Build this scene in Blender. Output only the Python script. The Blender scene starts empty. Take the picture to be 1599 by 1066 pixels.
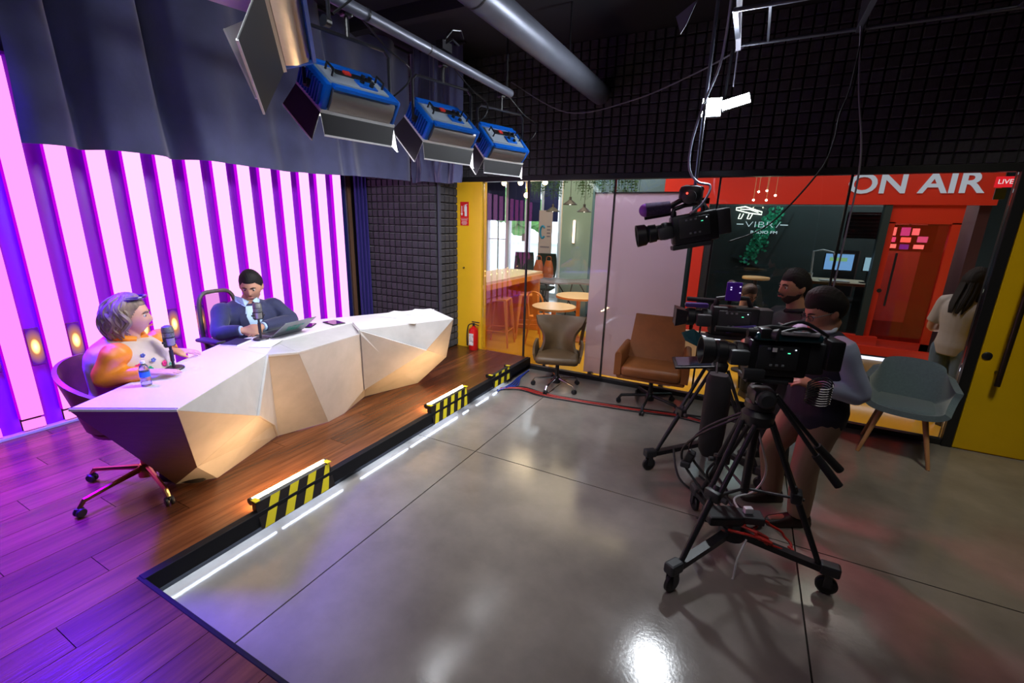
import bpy, bmesh, math, random
from mathutils import Vector, Matrix, Euler
random.seed(7)
R = math.radians
PI = math.pi
sc = bpy.context.scene
col = sc.collection

# ---------------------------------------------------------------- camera, world, lights, exposure
cam_d = bpy.data.cameras.new('camera')
cam_d.sensor_width = 36.0
cam_d.lens = 15.7032
cam_d.clip_start = 0.02
cam = bpy.data.objects.new('camera', cam_d)
col.objects.link(cam)
right = Vector((0.88511, 0.46468, 0.02572))
down = Vector((0.14136, -0.21578, -0.96616))
fwd = Vector((-0.4434, 0.85878, -0.25668))
mw = Matrix((right, -down, -fwd)).transposed().to_4x4()
mw.translation = (0, 0, 1.8)
cam.matrix_world = mw
sc.camera = cam

sc.view_settings.view_transform = 'Standard'
sc.view_settings.look = 'None'
sc.view_settings.gamma = 1.0
sc.view_settings.use_curve_mapping = False
sc.view_settings.exposure = 0.0

world = bpy.data.worlds.new('daylight')
sc.world = world
world.use_nodes = True
wn = world.node_tree.nodes
wn['Background'].inputs[0].default_value = (0.86, 0.93, 1.0, 1)
wn['Background'].inputs[1].default_value = 4.0

def area(name, loc, aim, size, size_y, power, color, spread=180):
    d = bpy.data.lights.new(name, 'AREA')
    d.shape = 'RECTANGLE'
    d.size = size
    d.size_y = size_y
    d.energy = power
    d.color = color
    d.spread = R(spread)
    o = bpy.data.objects.new(name, d)
    col.objects.link(o)
    o.location = loc
    o.rotation_euler = (Vector(aim) - Vector(loc)).to_track_quat('-Z', 'Y').to_euler()
    return o

def point(name, loc, power, color, radius=0.05, parent=None):
    d = bpy.data.lights.new(name, 'POINT')
    d.energy = power
    d.color = color
    d.shadow_soft_size = radius
    o = bpy.data.objects.new(name, d)
    col.objects.link(o)
    o.location = loc
    if parent:
        o.parent = parent
    return o

# unseen overhead lamps, several added as fill (the fixtures in view carry their own light)
area('added_violet_wash', (-4.40, 0.95, 3.30), (-3.95, 0.75, 0.15), 0.25, 1.7, 380, (0.07, 0.0, 1.0), 66)  # added lamp that tints the floor beside the wall violet
area('key_lamp', (-0.7, 0.2, 3.5), (-2.5, 1.9, 1.2), 0.6, 0.6, 18, (0.90, 0.94, 1.0), 100)
area('right_fill_lamp', (1.5, 2.9, 3.5), (1.7, 4.4, 0.3), 0.5, 0.5, 8, (1.0, 0.98, 0.78), 85)  # added fill for the yellow door and felt chairs
area('added_magenta_accent', (-1.5, 3.6, 3.45), (0.35, 3.1, 0.9), 0.3, 0.3, 1.4, (1.0, 0.06, 0.22), 30)  # added to put a pink rim on the operators
area('banner_backlight_fill', (-0.9, 5.75, 3.17), (-1.0, 5.16, 1.1), 2.6, 0.15, 48, (1.0, 0.9, 1.0))  # added behind the banner so its cloth glows through
area('floor_fill_lamp', (0.2, 1.6, 3.5), (0.2, 2.2, 0.0), 1.2, 1.2, 5.0, (1.0, 0.92, 0.9), 110)  # added general fill over the concrete floor
area('lounge_fill_light', (-2.6, 7.0, 3.1), (-2.6, 7.0, 0), 3.0, 2.4, 105, (1.0, 0.78, 0.5))  # added warm fill over the lounge, no fixture built
area('lounge_office_light', (-3.2, 10.0, 3.1), (-3.2, 10.0, 0), 3.0, 2.0, 90, (0.9, 0.97, 1.0))
area('booth_corridor_light', (1.3, 6.0, 3.0), (1.3, 6.6, 0), 2.4, 0.6, 16, (1.0, 0.85, 0.75))
area('booth_ceiling_light', (0.8, 8.2, 2.75), (0.8, 8.2, 0), 2.4, 1.4, 36, (0.8, 0.95, 1.0))
area('red_door_fill', (1.75, 7.7, 2.78), (1.75, 8.2, 0.8), 0.5, 0.5, 22, (1.0, 0.8, 0.78))  # added to brighten the room behind the red door

cy = sc.cycles
try:
    cy.use_denoising = True
    cy.max_bounces = 8
    cy.diffuse_bounces = 4
    cy.glossy_bounces = 4
    cy.transmission_bounces = 6
    cy.transparent_max_bounces = 12
    cy.sample_clamp_indirect = 6.0
    cy.caustics_reflective = False
    cy.caustics_refractive = False
    cy.use_light_tree = True
except Exception:
    pass

# ---------------------------------------------------------------- materials
MATS = {}
def mat(name, c, rough=0.5, metal=0.0, noise=0.0, scale=8.0, emit=None, es=0.0, spec=None, stretch=None,
        bump=0.0, bscale=None, alpha=None, trans=0.0, coat=0.0, rvar=0.0, c2=None, objvar=0.0, sheen=0.0, rnoise=0.0):
    if name in MATS:
        return MATS[name]
    m = bpy.data.materials.new(name)
    m.use_nodes = True
    nt = m.node_tree
    b = nt.nodes['Principled BSDF']
    b.inputs['Base Color'].default_value = (*c, 1)
    b.inputs['Roughness'].default_value = rough
    b.inputs['Metallic'].default_value = metal
    if spec is not None: b.inputs['Specular IOR Level'].default_value = spec
    if coat: b.inputs['Coat Weight'].default_value = coat; b.inputs['Coat Roughness'].default_value = 0.1
    if sheen: b.inputs['Sheen Weight'].default_value = sheen
    if trans: b.inputs['Transmission Weight'].default_value = trans
    if emit is not None:
        b.inputs['Emission Color'].default_value = (*emit, 1)
        b.inputs['Emission Strength'].default_value = es
    if noise or bump or c2 or objvar or rnoise:
        tc = nt.nodes.new('ShaderNodeTexCoord')
        mp = nt.nodes.new('ShaderNodeMapping')
        if stretch: mp.inputs['Scale'].default_value = stretch
        nt.links.new(tc.outputs['Object'], mp.inputs['Vector'])
        nz = nt.nodes.new('ShaderNodeTexNoise')
        nz.inputs['Scale'].default_value = scale
        nz.inputs['Detail'].default_value = 6
        nz.inputs['Roughness'].default_value = 0.6
        nt.links.new(mp.outputs[0], nz.inputs['Vector'])
        out = None
        if noise or c2:
            rp = nt.nodes.new('ShaderNodeValToRGB')
            k = noise or 0.3
            lo = c2 if c2 else tuple(max(0, x * (1 - k)) for x in c)
            hi = c if c2 else tuple(min(1, x * (1 + k)) for x in c)
            rp.color_ramp.elements[0].color = (*lo, 1); rp.color_ramp.elements[0].position = 0.3
            rp.color_ramp.elements[1].color = (*hi, 1); rp.color_ramp.elements[1].position = 0.7
            nt.links.new(nz.outputs['Fac'], rp.inputs['Fac'])
            out = rp.outputs['Color']
        if objvar:
            oi = nt.nodes.new('ShaderNodeObjectInfo')
            mr = nt.nodes.new('ShaderNodeMapRange')
            mr.inputs['To Min'].default_value = 1 - objvar
            mr.inputs['To Max'].default_value = 1 + objvar
            nt.links.new(oi.outputs['Random'], mr.inputs['Value'])
            mx = nt.nodes.new('ShaderNodeMix'); mx.data_type = 'RGBA'; mx.blend_type = 'MULTIPLY'
            mx.inputs['Factor'].default_value = 1
            if out: nt.links.new(out, mx.inputs['A'])
            else: mx.inputs['A'].default_value = (*c, 1)
            nt.links.new(mr.outputs[0], mx.inputs['B'])
            out = mx.outputs['Result']
        if out: nt.links.new(out, b.inputs['Base Color'])
        if rnoise:
            mr2 = nt.nodes.new('ShaderNodeMapRange')
            mr2.inputs['From Min'].default_value = 0.3; mr2.inputs['From Max'].default_value = 0.7
            mr2.inputs['To Min'].default_value = max(0.02, rough - rnoise); mr2.inputs['To Max'].default_value = rough + rnoise
            nt.links.new(nz.outputs['Fac'], mr2.inputs['Value'])
            nt.links.new(mr2.outputs[0], b.inputs['Roughness'])
        if bump:
            bn = nt.nodes.new('ShaderNodeBump')
            bn.inputs['Strength'].default_value = bump
            bn.inputs['Distance'].default_value = 0.01
            n2 = nz
            if bscale:
                n2 = nt.nodes.new('ShaderNodeTexNoise'); n2.inputs['Scale'].default_value = bscale; n2.inputs['Detail'].default_value = 4
                nt.links.new(mp.outputs[0], n2.inputs['Vector'])
            nt.links.new(n2.outputs['Fac'], bn.inputs['Height'])
            nt.links.new(bn.outputs[0], b.inputs['Normal'])
    MATS[name] = m
    return m

def emis(name, c, s):
    if name in MATS: return MATS[name]
    m = bpy.data.materials.new(name); m.use_nodes = True
    nt = m.node_tree
    nt.nodes.remove(nt.nodes['Principled BSDF'])
    e = nt.nodes.new('ShaderNodeEmission')
    e.inputs[0].default_value = (*c, 1); e.inputs[1].default_value = s
    nt.links.new(e.outputs[0], nt.nodes['Material Output'].inputs[0])
    MATS[name] = m
    return m

def glass(name, tint=(0.93, 0.95, 0.97), ior=1.5, boost=1.0, rough=0.0):
    if name in MATS: return MATS[name]
    m = bpy.data.materials.new(name); m.use_nodes = True
    nt = m.node_tree
    nt.nodes.remove(nt.nodes['Principled BSDF'])
    t = nt.nodes.new('ShaderNodeBsdfTransparent'); t.inputs[0].default_value = (*tint, 1)
    g = nt.nodes.new('ShaderNodeBsdfGlossy'); g.inputs['Roughness'].default_value = rough
    fr = nt.nodes.new('ShaderNodeFresnel'); fr.inputs[0].default_value = ior
    mu = nt.nodes.new('ShaderNodeMath'); mu.operation = 'MULTIPLY'; mu.inputs[1].default_value = boost; mu.use_clamp = True
    mx = nt.nodes.new('ShaderNodeMixShader')
    nt.links.new(fr.outputs[0], mu.inputs[0])
    nt.links.new(mu.outputs[0], mx.inputs[0])
    nt.links.new(t.outputs[0], mx.inputs[1]); nt.links.new(g.outputs[0], mx.inputs[2])
    nt.links.new(mx.outputs[0], nt.nodes['Material Output'].inputs[0])
    MATS[name] = m
    return m

# ---------------------------------------------------------------- mesh helpers
def V(*a): return Vector(a)
def frame(d, up=Vector((0, 0, 1))):
    """orthonormal (a, b, d) with d the given direction"""
    d = Vector(d).normalized()
    u = Vector(up)
    if abs(d.dot(u)) > 0.98: u = Vector((1, 0, 0)) if abs(d.x) < 0.9 else Vector((0, 1, 0))
    a = u.cross(d).normalized()
    b = d.cross(a).normalized()
    return a, b, d

def wloc(o):
    v = Vector((0, 0, 0))
    while o is not None:
        v += o.location
        o = o.parent
    return v

class MB:
    def __init__(s): s.v = []; s.f = []
    def add(s, vs, fs):
        n = len(s.v)
        s.v += [Vector(x) for x in vs]
        s.f += [tuple(i + n for i in f) for f in fs]
        return s
    def box(s, c, size, rot=None):
        x, y, z = size[0] / 2, size[1] / 2, size[2] / 2
        vs = [Vector(p) for p in ((-x, -y, -z), (x, -y, -z), (x, y, -z), (-x, y, -z), (-x, -y, z), (x, -y, z), (x, y, z), (-x, y, z))]
        if rot is not None:
            m = rot if isinstance(rot, Matrix) else Euler(rot).to_matrix()
            vs = [m @ v for v in vs]
        c = Vector(c)
        return s.add([v + c for v in vs], [(0, 3, 2, 1), (4, 5, 6, 7), (0, 1, 5, 4), (1, 2, 6, 5), (2, 3, 7, 6), (3, 0, 4, 7)])
    def cbox(s, c, size, ch=0.01, rot=None):
        """box with chamfered edges (rounded octagon outline in all three axes)"""
        x, y, z = size[0] / 2, size[1] / 2, size[2] / 2
        ch = min(ch, x * .9, y * .9, z * .9)
        bm = bmesh.new(); bmesh.ops.create_cube(bm, size=2)
        for v in bm.verts: v.co = Vector((v.co.x * x, v.co.y * y, v.co.z * z))
        bmesh.ops.bevel(bm, geom=bm.edges[:], offset=ch, segments=2, affect='EDGES', profile=0.5)
        m = None
        if rot is not None: m = rot if isinstance(rot, Matrix) else Euler(rot).to_matrix()
        c = Vector(c)
        bm.verts.index_update()
        vs = [((m @ v.co) if m else v.co.copy()) + c for v in bm.verts]
        fs = [[v.index for v in f.verts] for f in bm.faces]
        bm.free()
        return s.add(vs, fs)
    def bar(s, p0, p1, w, h, up=(0, 0, 1)):
        p0, p1 = Vector(p0), Vector(p1)
        a, b, d = frame(p1 - p0, up)
        m = Matrix((a, b, d)).transposed()
        return s.box((p0 + p1) / 2, (w, h, (p1 - p0).length), m)
    def tube(s, pts, r, n=8, cap=True, smooth=0, close=False):
        pts = [Vector(p) for p in pts]
        rr = list(r) if isinstance(r, (list, tuple)) else [r] * len(pts)
        if smooth:
            q, qr = [], []
            k = len(pts)
            for i in range(k - 1):
                p0, p1, p2, p3 = pts[max(i - 1, 0)], pts[i], pts[i + 1], pts[min(i + 2, k - 1)]
                for j in range(smooth):
                    t = j / smooth
                    q.append(0.5 * ((2 * p1) + (p2 - p0) * t + (2 * p0 - 5 * p1 + 4 * p2 - p3) * t * t + (3 * p1 - p0 - 3 * p2 + p3) * t ** 3))
                    tt = t * t * (3 - 2 * t)
                    qr.append(rr[i] * (1 - tt) + rr[i + 1] * tt)
            q.append(pts[-1]); qr.append(rr[-1])
            pts, rr = q, qr
        k = len(pts)
        vs = []
        a = None
        for i, p in enumerate(pts):
            if close: d = pts[(i + 1) % k] - pts[i - 1]
            else: d = pts[min(i + 1, k - 1)] - pts[max(i - 1, 0)]
            if d.length < 1e-9: d = Vector((0, 0, 1))
            d.normalize()
            if a is None: a, b, _ = frame(d)
            else:
                a = (a - d * a.dot(d))
                if a.length < 1e-6: a, b, _ = frame(d)
                a.normalize(); b = d.cross(a)
            for j in range(n):
                t = 2 * PI * j / n
                vs.append(p + (a * math.cos(t) + b * math.sin(t)) * rr[i])
        fs = []
        for i in range(k if close else k - 1):
            for j in range(n):
                i2 = (i + 1) % k
                fs.append((i * n + j, i * n + (j + 1) % n, i2 * n + (j + 1) % n, i2 * n + j))
        if cap and not close:
            fs.append(tuple(reversed(range(n)))); fs.append(tuple((k - 1) * n + j for j in range(n)))
        return s.add(vs, fs)
    def cyl(s, p0, p1, r0, r1=None, n=16): return s.tube([p0, p1], [r0, r0 if r1 is None else r1], n)
    def lathe(s, prof, n=24, c=(0, 0, 0), axis=(0, 0, 1), cap=True):
        a, b, d = frame(axis)
        c = Vector(c); vs = []
        for (r, z) in prof:
            for j in range(n):
                t = 2 * PI * j / n
                vs.append(c + d * z + (a * math.cos(t) + b * math.sin(t)) * r)
        fs = []
        k = len(prof)
        for i in range(k - 1):
            for j in range(n):
                fs.append((i * n + j, i * n + (j + 1) % n, (i + 1) * n + (j + 1) % n, (i + 1) * n + j))
        if cap:
            fs.append(tuple(reversed(range(n)))); fs.append(tuple((k - 1) * n + j for j in range(n)))
        return s.add(vs, fs)
    def ball(s, c, r, n=16, m=10, rot=None):
        r = (r, r, r) if not isinstance(r, (list, tuple)) else r
        c = Vector(c)
        mt = None
        if rot is not None: mt = rot if isinstance(rot, Matrix) else Euler(rot).to_matrix()
        vs = []
        def put(x, y, z):
            p = Vector((x * r[0], y * r[1], z * r[2]))
            vs.append(c + (mt @ p if mt else p))
        put(0, 0, -1)
        for i in range(1, m):
            la = -PI / 2 + PI * i / m
            for j in range(n):
                t = 2 * PI * j / n
                put(math.cos(la) * math.cos(t), math.cos(la) * math.sin(t), math.sin(la))
        put(0, 0, 1)
        fs = []
        for j in range(n): fs.append((0, 1 + (j + 1) % n, 1 + j))
        for i in range(m - 2):
            for j in range(n):
                a0 = 1 + i * n
                fs.append((a0 + j, a0 + (j + 1) % n, a0 + n + (j + 1) % n, a0 + n + j))
        t0 = 1 + (m - 2) * n; top = len(vs) - 1
        for j in range(n): fs.append((t0 + j, t0 + (j + 1) % n, top))
        return s.add(vs, fs)
    def loft(s, rings, cap=True, closed=True):
        """rings: lists of points, all of one length"""
        n = len(rings[0]); vs = [p for r in rings for p in r]
        fs = []
        for i in range(len(rings) - 1):
            for j in range(n if closed else n - 1):
                fs.append((i * n + j, i * n + (j + 1) % n, (i + 1) * n + (j + 1) % n, (i + 1) * n + j))
        if cap and closed:
            fs.append(tuple(reversed(range(n)))); fs.append(tuple((len(rings) - 1) * n + j for j in range(n)))
        return s.add(vs, fs)
    def grid(s, fn, nu, nv):
        vs = [fn(i / nu, j / nv) for i in range(nu + 1) for j in range(nv + 1)]
        fs = [(i * (nv + 1) + j, (i + 1) * (nv + 1) + j, (i + 1) * (nv + 1) + j + 1, i * (nv + 1) + j + 1) for i in range(nu) for j in range(nv)]
        return s.add(vs, fs)
    def slab(s, fn, nu, nv, th):
        """grid surface with thickness along -normal"""
        vs = [[Vector(fn(i / nu, j / nv)) for j in range(nv + 1)] for i in range(nu + 1)]
        ns = []
        for i in range(nu + 1):
            row = []
            for j in range(nv + 1):
                du = vs[min(i + 1, nu)][j] - vs[max(i - 1, 0)][j]
                dv = vs[i][min(j + 1, nv)] - vs[i][max(j - 1, 0)]
                nn = du.cross(dv)
                row.append(nn.normalized() if nn.length > 1e-9 else Vector((0, 0, 1)))
            ns.append(row)
        W = nv + 1
        A = [vs[i][j] for i in range(nu + 1) for j in range(W)]
        Bv = [vs[i][j] - ns[i][j] * th for i in range(nu + 1) for j in range(W)]
        N = len(A)
        fs = []
        for i in range(nu):
            for j in range(nv):
                a, b, c, d = i * W + j, (i + 1) * W + j, (i + 1) * W + j + 1, i * W + j + 1
                fs.append((a, b, c, d)); fs.append((N + d, N + c, N + b, N + a))
        for i in range(nu):
            a, b = i * W, (i + 1) * W; fs.append((b, a, N + a, N + b))
            a, b = i * W + nv, (i + 1) * W + nv; fs.append((a, b, N + b, N + a))
        for j in range(nv):
            a, b = j, j + 1; fs.append((a, b, N + b, N + a))
            a, b = nu * W + j, nu * W + j + 1; fs.append((b, a, N + a, N + b))
        return s.add(A + Bv, fs)
    def prism(s, poly, off):
        """polygon (3D points) extruded by vector off"""
        poly = [Vector(p) for p in poly]; off = Vector(off); n = len(poly)
        fs = [tuple(range(n)), tuple(reversed(range(n, 2 * n)))]
        for i in range(n): fs.append(((i + 1) % n, i, n + i, n + (i + 1) % n))
        return s.add(poly + [p + off for p in poly], fs)
    def mesh(s, name, m=None, smooth=False, off=None, fix=True):
        me = bpy.data.meshes.new(name)
        vs = s.v if off is None else [v - off for v in s.v]
        me.from_pydata([tuple(v) for v in vs], [], s.f)
        if fix:
            bm = bmesh.new(); bm.from_mesh(me)
            bmesh.ops.recalc_face_normals(bm, faces=bm.faces[:])
            bm.to_mesh(me); bm.free()
        if smooth:
            me.polygons.foreach_set('use_smooth', [True] * len(me.polygons))
            try: me.set_sharp_from_angle(angle=R(38 if smooth is True else smooth))
            except Exception: pass
        if m is not None: me.materials.append(m)
        me.update()
        return me
    def build(s, name, m, parent=None, smooth=False, world=True, bevel=0.0, fix=True):
        off = wloc(parent) if (world and parent is not None) else None
        me = s.mesh(name, m, smooth, off, fix)
        o = bpy.data.objects.new(name, me)
        col.objects.link(o)
        if parent is not None: o.parent = parent
        if bevel:
            md = o.modifiers.new('bevel', 'BEVEL'); md.width = bevel; md.segments = 2; md.limit_method = 'ANGLE'; md.angle_limit = R(40)
        return o

def tag(o, label=None, cat=None, group=None, kind=None):
    if label: o['label'] = label
    if cat: o['category'] = cat
    if group: o['group'] = group
    if kind: o['kind'] = kind
    return o

def thing(name, label, cat, loc=(0, 0, 0), rz=0.0, group=None, kind=None):
    o = bpy.data.objects.new(name, None)
    o.empty_display_size = 0.1
    col.objects.link(o)
    o.location = loc
    o.rotation_euler = (0, 0, rz)
    return tag(o, label, cat, group, kind)

def single(name, mb, m, label, cat, group=None, kind=None, smooth=False, bevel=0.0, origin=None):
    """a thing that is one mesh, its origin at its base"""
    vs = mb.v
    if origin is None:
        xs = [v.x for v in vs]; ys = [v.y for v in vs]; zs = [v.z for v in vs]
        origin = Vector(((min(xs) + max(xs)) / 2, (min(ys) + max(ys)) / 2, min(zs)))
    me = mb.mesh(name, m, smooth, Vector(origin))
    o = bpy.data.objects.new(name, me); col.objects.link(o); o.location = origin
    if bevel:
        md = o.modifiers.new('bevel', 'BEVEL'); md.width = bevel; md.segments = 2; md.limit_method = 'ANGLE'; md.angle_limit = R(40)
    return tag(o, label, cat, group, kind)

def structure(name, label=None, cat=None, loc=(0, 0, 0)):
    return thing(name, label, cat, loc, 0, None, 'structure')

def inst(mesh, name, parent, loc, rot=(0, 0, 0), scale=(1, 1, 1)):
    o = bpy.data.objects.new(name, mesh); col.objects.link(o)
    if parent: o.parent = parent
    o.location = loc; o.rotation_euler = rot; o.scale = scale
    return o

def copy_tree(o, parent=None):
    c = o.copy(); col.objects.link(c); c.parent = parent
    for ch in list(o.children): copy_tree(ch, c)
    return c

def text(name, body, m, parent, loc, rot, size, extrude=0.004, align='CENTER', shear=0.0, sx=1.0, offset=0.0):
    cu = bpy.data.curves.new(name, 'FONT')
    cu.body = body; cu.size = size; cu.extrude = extrude; cu.align_x = align; cu.align_y = 'CENTER'; cu.shear = shear; cu.offset = offset
    cu.resolution_u = 4
    tmp = bpy.data.objects.new(name, cu); col.objects.link(tmp)
    bpy.context.view_layer.update()
    dg = bpy.context.evaluated_depsgraph_get()
    me = bpy.data.meshes.new_from_object(tmp.evaluated_get(dg))
    bpy.data.objects.remove(tmp, do_unlink=True)
    me.materials.clear(); me.materials.append(m)
    o = bpy.data.objects.new(name, me); col.objects.link(o)
    if parent: o.parent = parent; o.location = Vector(loc) - wloc(parent)
    else: o.location = loc
    o.rotation_euler = rot; o.scale = (sx, 1, 1)
    return o

DEFER = []
def remesh(o, voxel, it=6, fac=0.5):
    md = o.modifiers.new('rm', 'REMESH'); md.mode = 'VOXEL'; md.voxel_size = voxel; md.use_smooth_shade = True
    if it:
        ms = o.modifiers.new('sm', 'SMOOTH'); ms.iterations = it; ms.factor = fac
    DEFER.append(o)
def flush_remesh():
    bpy.context.view_layer.update()
    dg = bpy.context.evaluated_depsgraph_get()
    done = []
    for o in DEFER:
        me = bpy.data.meshes.new_from_object(o.evaluated_get(dg))
        done.append((o, me))
    for o, me in done:
        mats = list(o.data.materials)
        o.modifiers.clear()
        o.data = me
        me.materials.clear()
        for m in mats: me.materials.append(m)
        me.polygons.foreach_set('use_smooth', [True] * len(me.polygons))
    DEFER.clear()

# ================================================================ SETTING
black_paint = mat('black_paint', (0.012, 0.012, 0.016), 0.7)
black_gloss = mat('black_satin_metal', (0.012, 0.012, 0.014), 0.35, 0.0)
concrete_m = mat('polished_concrete', (0.24, 0.21, 0.185), 0.15, noise=0.28, scale=1.6, rnoise=0.06, bump=0.03, bscale=60, coat=0.0, spec=0.6)
wood_m = mat('stained_oak', (0.185, 0.062, 0.022), 0.27, c2=(0.075, 0.024, 0.010), scale=3.0, stretch=(9, 0.7, 9), objvar=0.3, bump=0.12, bscale=14)

# ---- concrete floor of big slabs with recessed joints
floor = structure('floor')
MB().box((0.6, 3.0, -0.09), (6.4, 5.0, 0.10)).build('subfloor', black_paint, floor)
xs = [-2.36, -1.745, 0.478, 2.70, 3.6]
ys = [0.72, 2.785, 4.96]
g = 0.004
for i in range(4):
    for j in range(2):
        m = MB(); m.box(((xs[i] + xs[i + 1]) / 2, (ys[j] + ys[j + 1]) / 2, -0.02), (xs[i + 1] - xs[i] - 2 * g, ys[j + 1] - ys[j] - 2 * g, 0.04))
        m.build('concrete_slab', concrete_m, floor)

# ---- raised stage floor of planks (L-shaped: along the light wall and along the near side)
stage = structure('floor_stage')
MB().box((-3.55, 1.75, 0.062), (2.4, 6.42, 0.12)).box((0.6, -0.55, 0.062), (5.9, 2.46, 0.12)).build('deck', black_paint, stage)
pw = 0.186
plank_cache = {}
def plank(x, y0, y1):
    key = round(y1 - y0, 3)
    if key not in plank_cache:
        plank_cache[key] = MB().box((0, 0, 0), (pw - 0.003, key - 0.003, 0.026)).mesh('plank', wood_m)
    inst(plank_cache[key], 'plank', stage, (x, (y0 + y1) / 2, 0.137))
nx = int((3.4 + 4.69) / pw)
for i in range(nx):
    x = -2.30 - pw / 2 - i * pw if i < 13 else -2.30 + pw / 2 + (i - 13) * pw
    ymax = 4.945 if i < 13 else 0.745
    y = -1.7
    st = [0.0, 0.55, 1.0, 0.3, 0.8][i % 5]
    cuts = [y]
    c = y + 0.4 + st
    while c < ymax - 0.25:
        cuts.append(c); c += 1.45
    cuts.append(ymax)
    for k in range(len(cuts) - 1): plank(x, cuts[k], cuts[k + 1])

# ---- black nosing of the stage with a white led strip under it
led_cool = emis('cool_white_led', (0.62, 0.76, 1.0), 36.0)
nose = structure('trim_1')
MB().box((-2.305, 2.845, 0.1075), (0.05, 4.19, 0.095)).build('nosing', mat('matt_black_profile', (0.008, 0.008, 0.010), 0.6, spec=0.2), nose, bevel=0.003)
MB().box((-2.34, 2.845, 0.03), (0.02, 4.19, 0.06)).build('riser', black_paint, nose)
for (y0, y1) in ((0.80, 1.42), (1.46, 1.93), (2.10, 2.62), (2.66, 3.35), (3.45, 3.55), (3.7, 3.95), (4.05, 4.3)):
    MB().box((-2.312, (y0 + y1) / 2, 0.0565), (0.012, y1 - y0, 0.005)).build('led_strip', led_cool, nose)
nose2 = structure('trim_2')
MB().box((0.6, 0.748, 0.1075), (5.85, 0.02, 0.09)).build('nosing', MATS['matt_black_profile'], nose2, bevel=0.003)
MB().box((0.6, 0.735, 0.03), (5.85, 0.02, 0.06)).build('riser', black_paint, nose2)

# ---- ceiling and plain walls
ceil = structure('ceiling')
MB().box((-0.6, 1.6, 3.66), (8.9, 7.0, 0.08)).build('ceiling_deck', black_paint, ceil)
for y in (0.8, 2.2, 3.6):
    MB().box((-0.6, y, 3.56), (8.6, 0.10, 0.12)).build('ceiling_beam', black_paint, ceil)
w = structure('wall_right'); MB().box((3.55, 1.6, 1.8), (0.1, 6.9, 3.7)).build('wall_face', black_paint, w)
w = structure('wall_back'); MB().box((-0.6, -1.78, 1.8), (8.5, 0.1, 3.7)).build('wall_face', mat('charcoal_wall', (0.03, 0.028, 0.035), 0.7), w)

# ---- light wall on the left: backlit strips between bowed slats
wl = structure('wall_left')
MB().box((-4.80, 1.4, 1.83), (0.08, 6.4, 3.66)).build('wall_face', black_paint, wl)
slat_m = mat('violet_lit_slat', (0.28, 0.012, 0.64), 0.35, spec=0.3)  # violet light painted into the colour of pale slats
side_glow = emis('violet_panel_side', (0.62, 0.0, 0.88), 0.9)
def lerp(a, b, t): return tuple(a[i] * (1 - t) + b[i] * t for i in range(3))
led_mats = []
for i in range(6):
    t = i / 5
    led_mats.append(emis('pink_backlit_panel_%d' % i, lerp((1.0, 0.15, 0.72), (0.95, 0.40, 0.92), t), lerp((1.5,) * 3, (1.8,) * 3, t)[0]))
brass_s = mat('brass_spot', (0.6, 0.4, 0.15), 0.3, 1.0)
pitch, pk = 0.2365, 0.122
long_me = {}
# wall spot: its soft glow painted as a gradient, hot middle fading to slat violet
glow_m = emis('warm_spot_glow', (1.0, 0.5, 0.12), 1.0)
_nt = glow_m.node_tree; _tc = _nt.nodes.new('ShaderNodeTexCoord'); _mp = _nt.nodes.new('ShaderNodeMapping'); _mp.inputs['Scale'].default_value = (12, 17, 7.2)
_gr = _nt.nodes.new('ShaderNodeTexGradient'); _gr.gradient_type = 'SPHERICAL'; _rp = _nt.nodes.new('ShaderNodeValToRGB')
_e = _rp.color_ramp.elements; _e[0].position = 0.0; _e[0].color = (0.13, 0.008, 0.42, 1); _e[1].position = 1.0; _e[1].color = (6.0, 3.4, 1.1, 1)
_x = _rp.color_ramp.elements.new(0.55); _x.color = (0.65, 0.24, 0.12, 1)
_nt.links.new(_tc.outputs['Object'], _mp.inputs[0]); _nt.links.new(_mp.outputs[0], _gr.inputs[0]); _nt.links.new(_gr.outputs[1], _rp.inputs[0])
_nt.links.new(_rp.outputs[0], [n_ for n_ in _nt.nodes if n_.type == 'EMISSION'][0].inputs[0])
glow_me = MB().box((0, 0, 0), (0.004, 0.074, 0.28)).mesh('spot_glow', glow_m)
z0, zs, z1 = 0.185, 0.275, 2.80
def led_panel(y0, wid, mt, a, b, name):
    key = (round(wid, 3), mt.name, a)
    if key not in long_me:
        long_me[key] = MB().box((0, 0, (a + b) / 2), (0.02, wid, b - a)).mesh(name, mt)
    inst(long_me[key], name, wl, (-4.668, y0 + wid / 2, 0))
    if name == 'backlit_strip':
        if 'side' not in long_me: long_me['side'] = MB().box((0, 0, (a + b) / 2), (0.045, 0.004, b - a)).mesh('glowing_side', side_glow)
        inst(long_me['side'], 'glowing_side', wl, (-4.690, y0 - 0.002, 0))
sw = pitch - pk
def bow(u):
    # skewed bow: crest nearer the left edge
    return 0.010 * math.sin(PI * u)
n = 10
top = []
m = MB()
ringA = [Vector((bow(k / n), sw * k / n, 0.172)) for k in range(n + 1)] + [Vector((-0.03, sw, 0.172)), Vector((-0.03, 0, 0.172))]
ringB = [Vector((p.x, p.y, 2.82)) for p in ringA]
m.loft([ringA, ringB])
slat_me = m.mesh('slat', slat_m, smooth=30)
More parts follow.
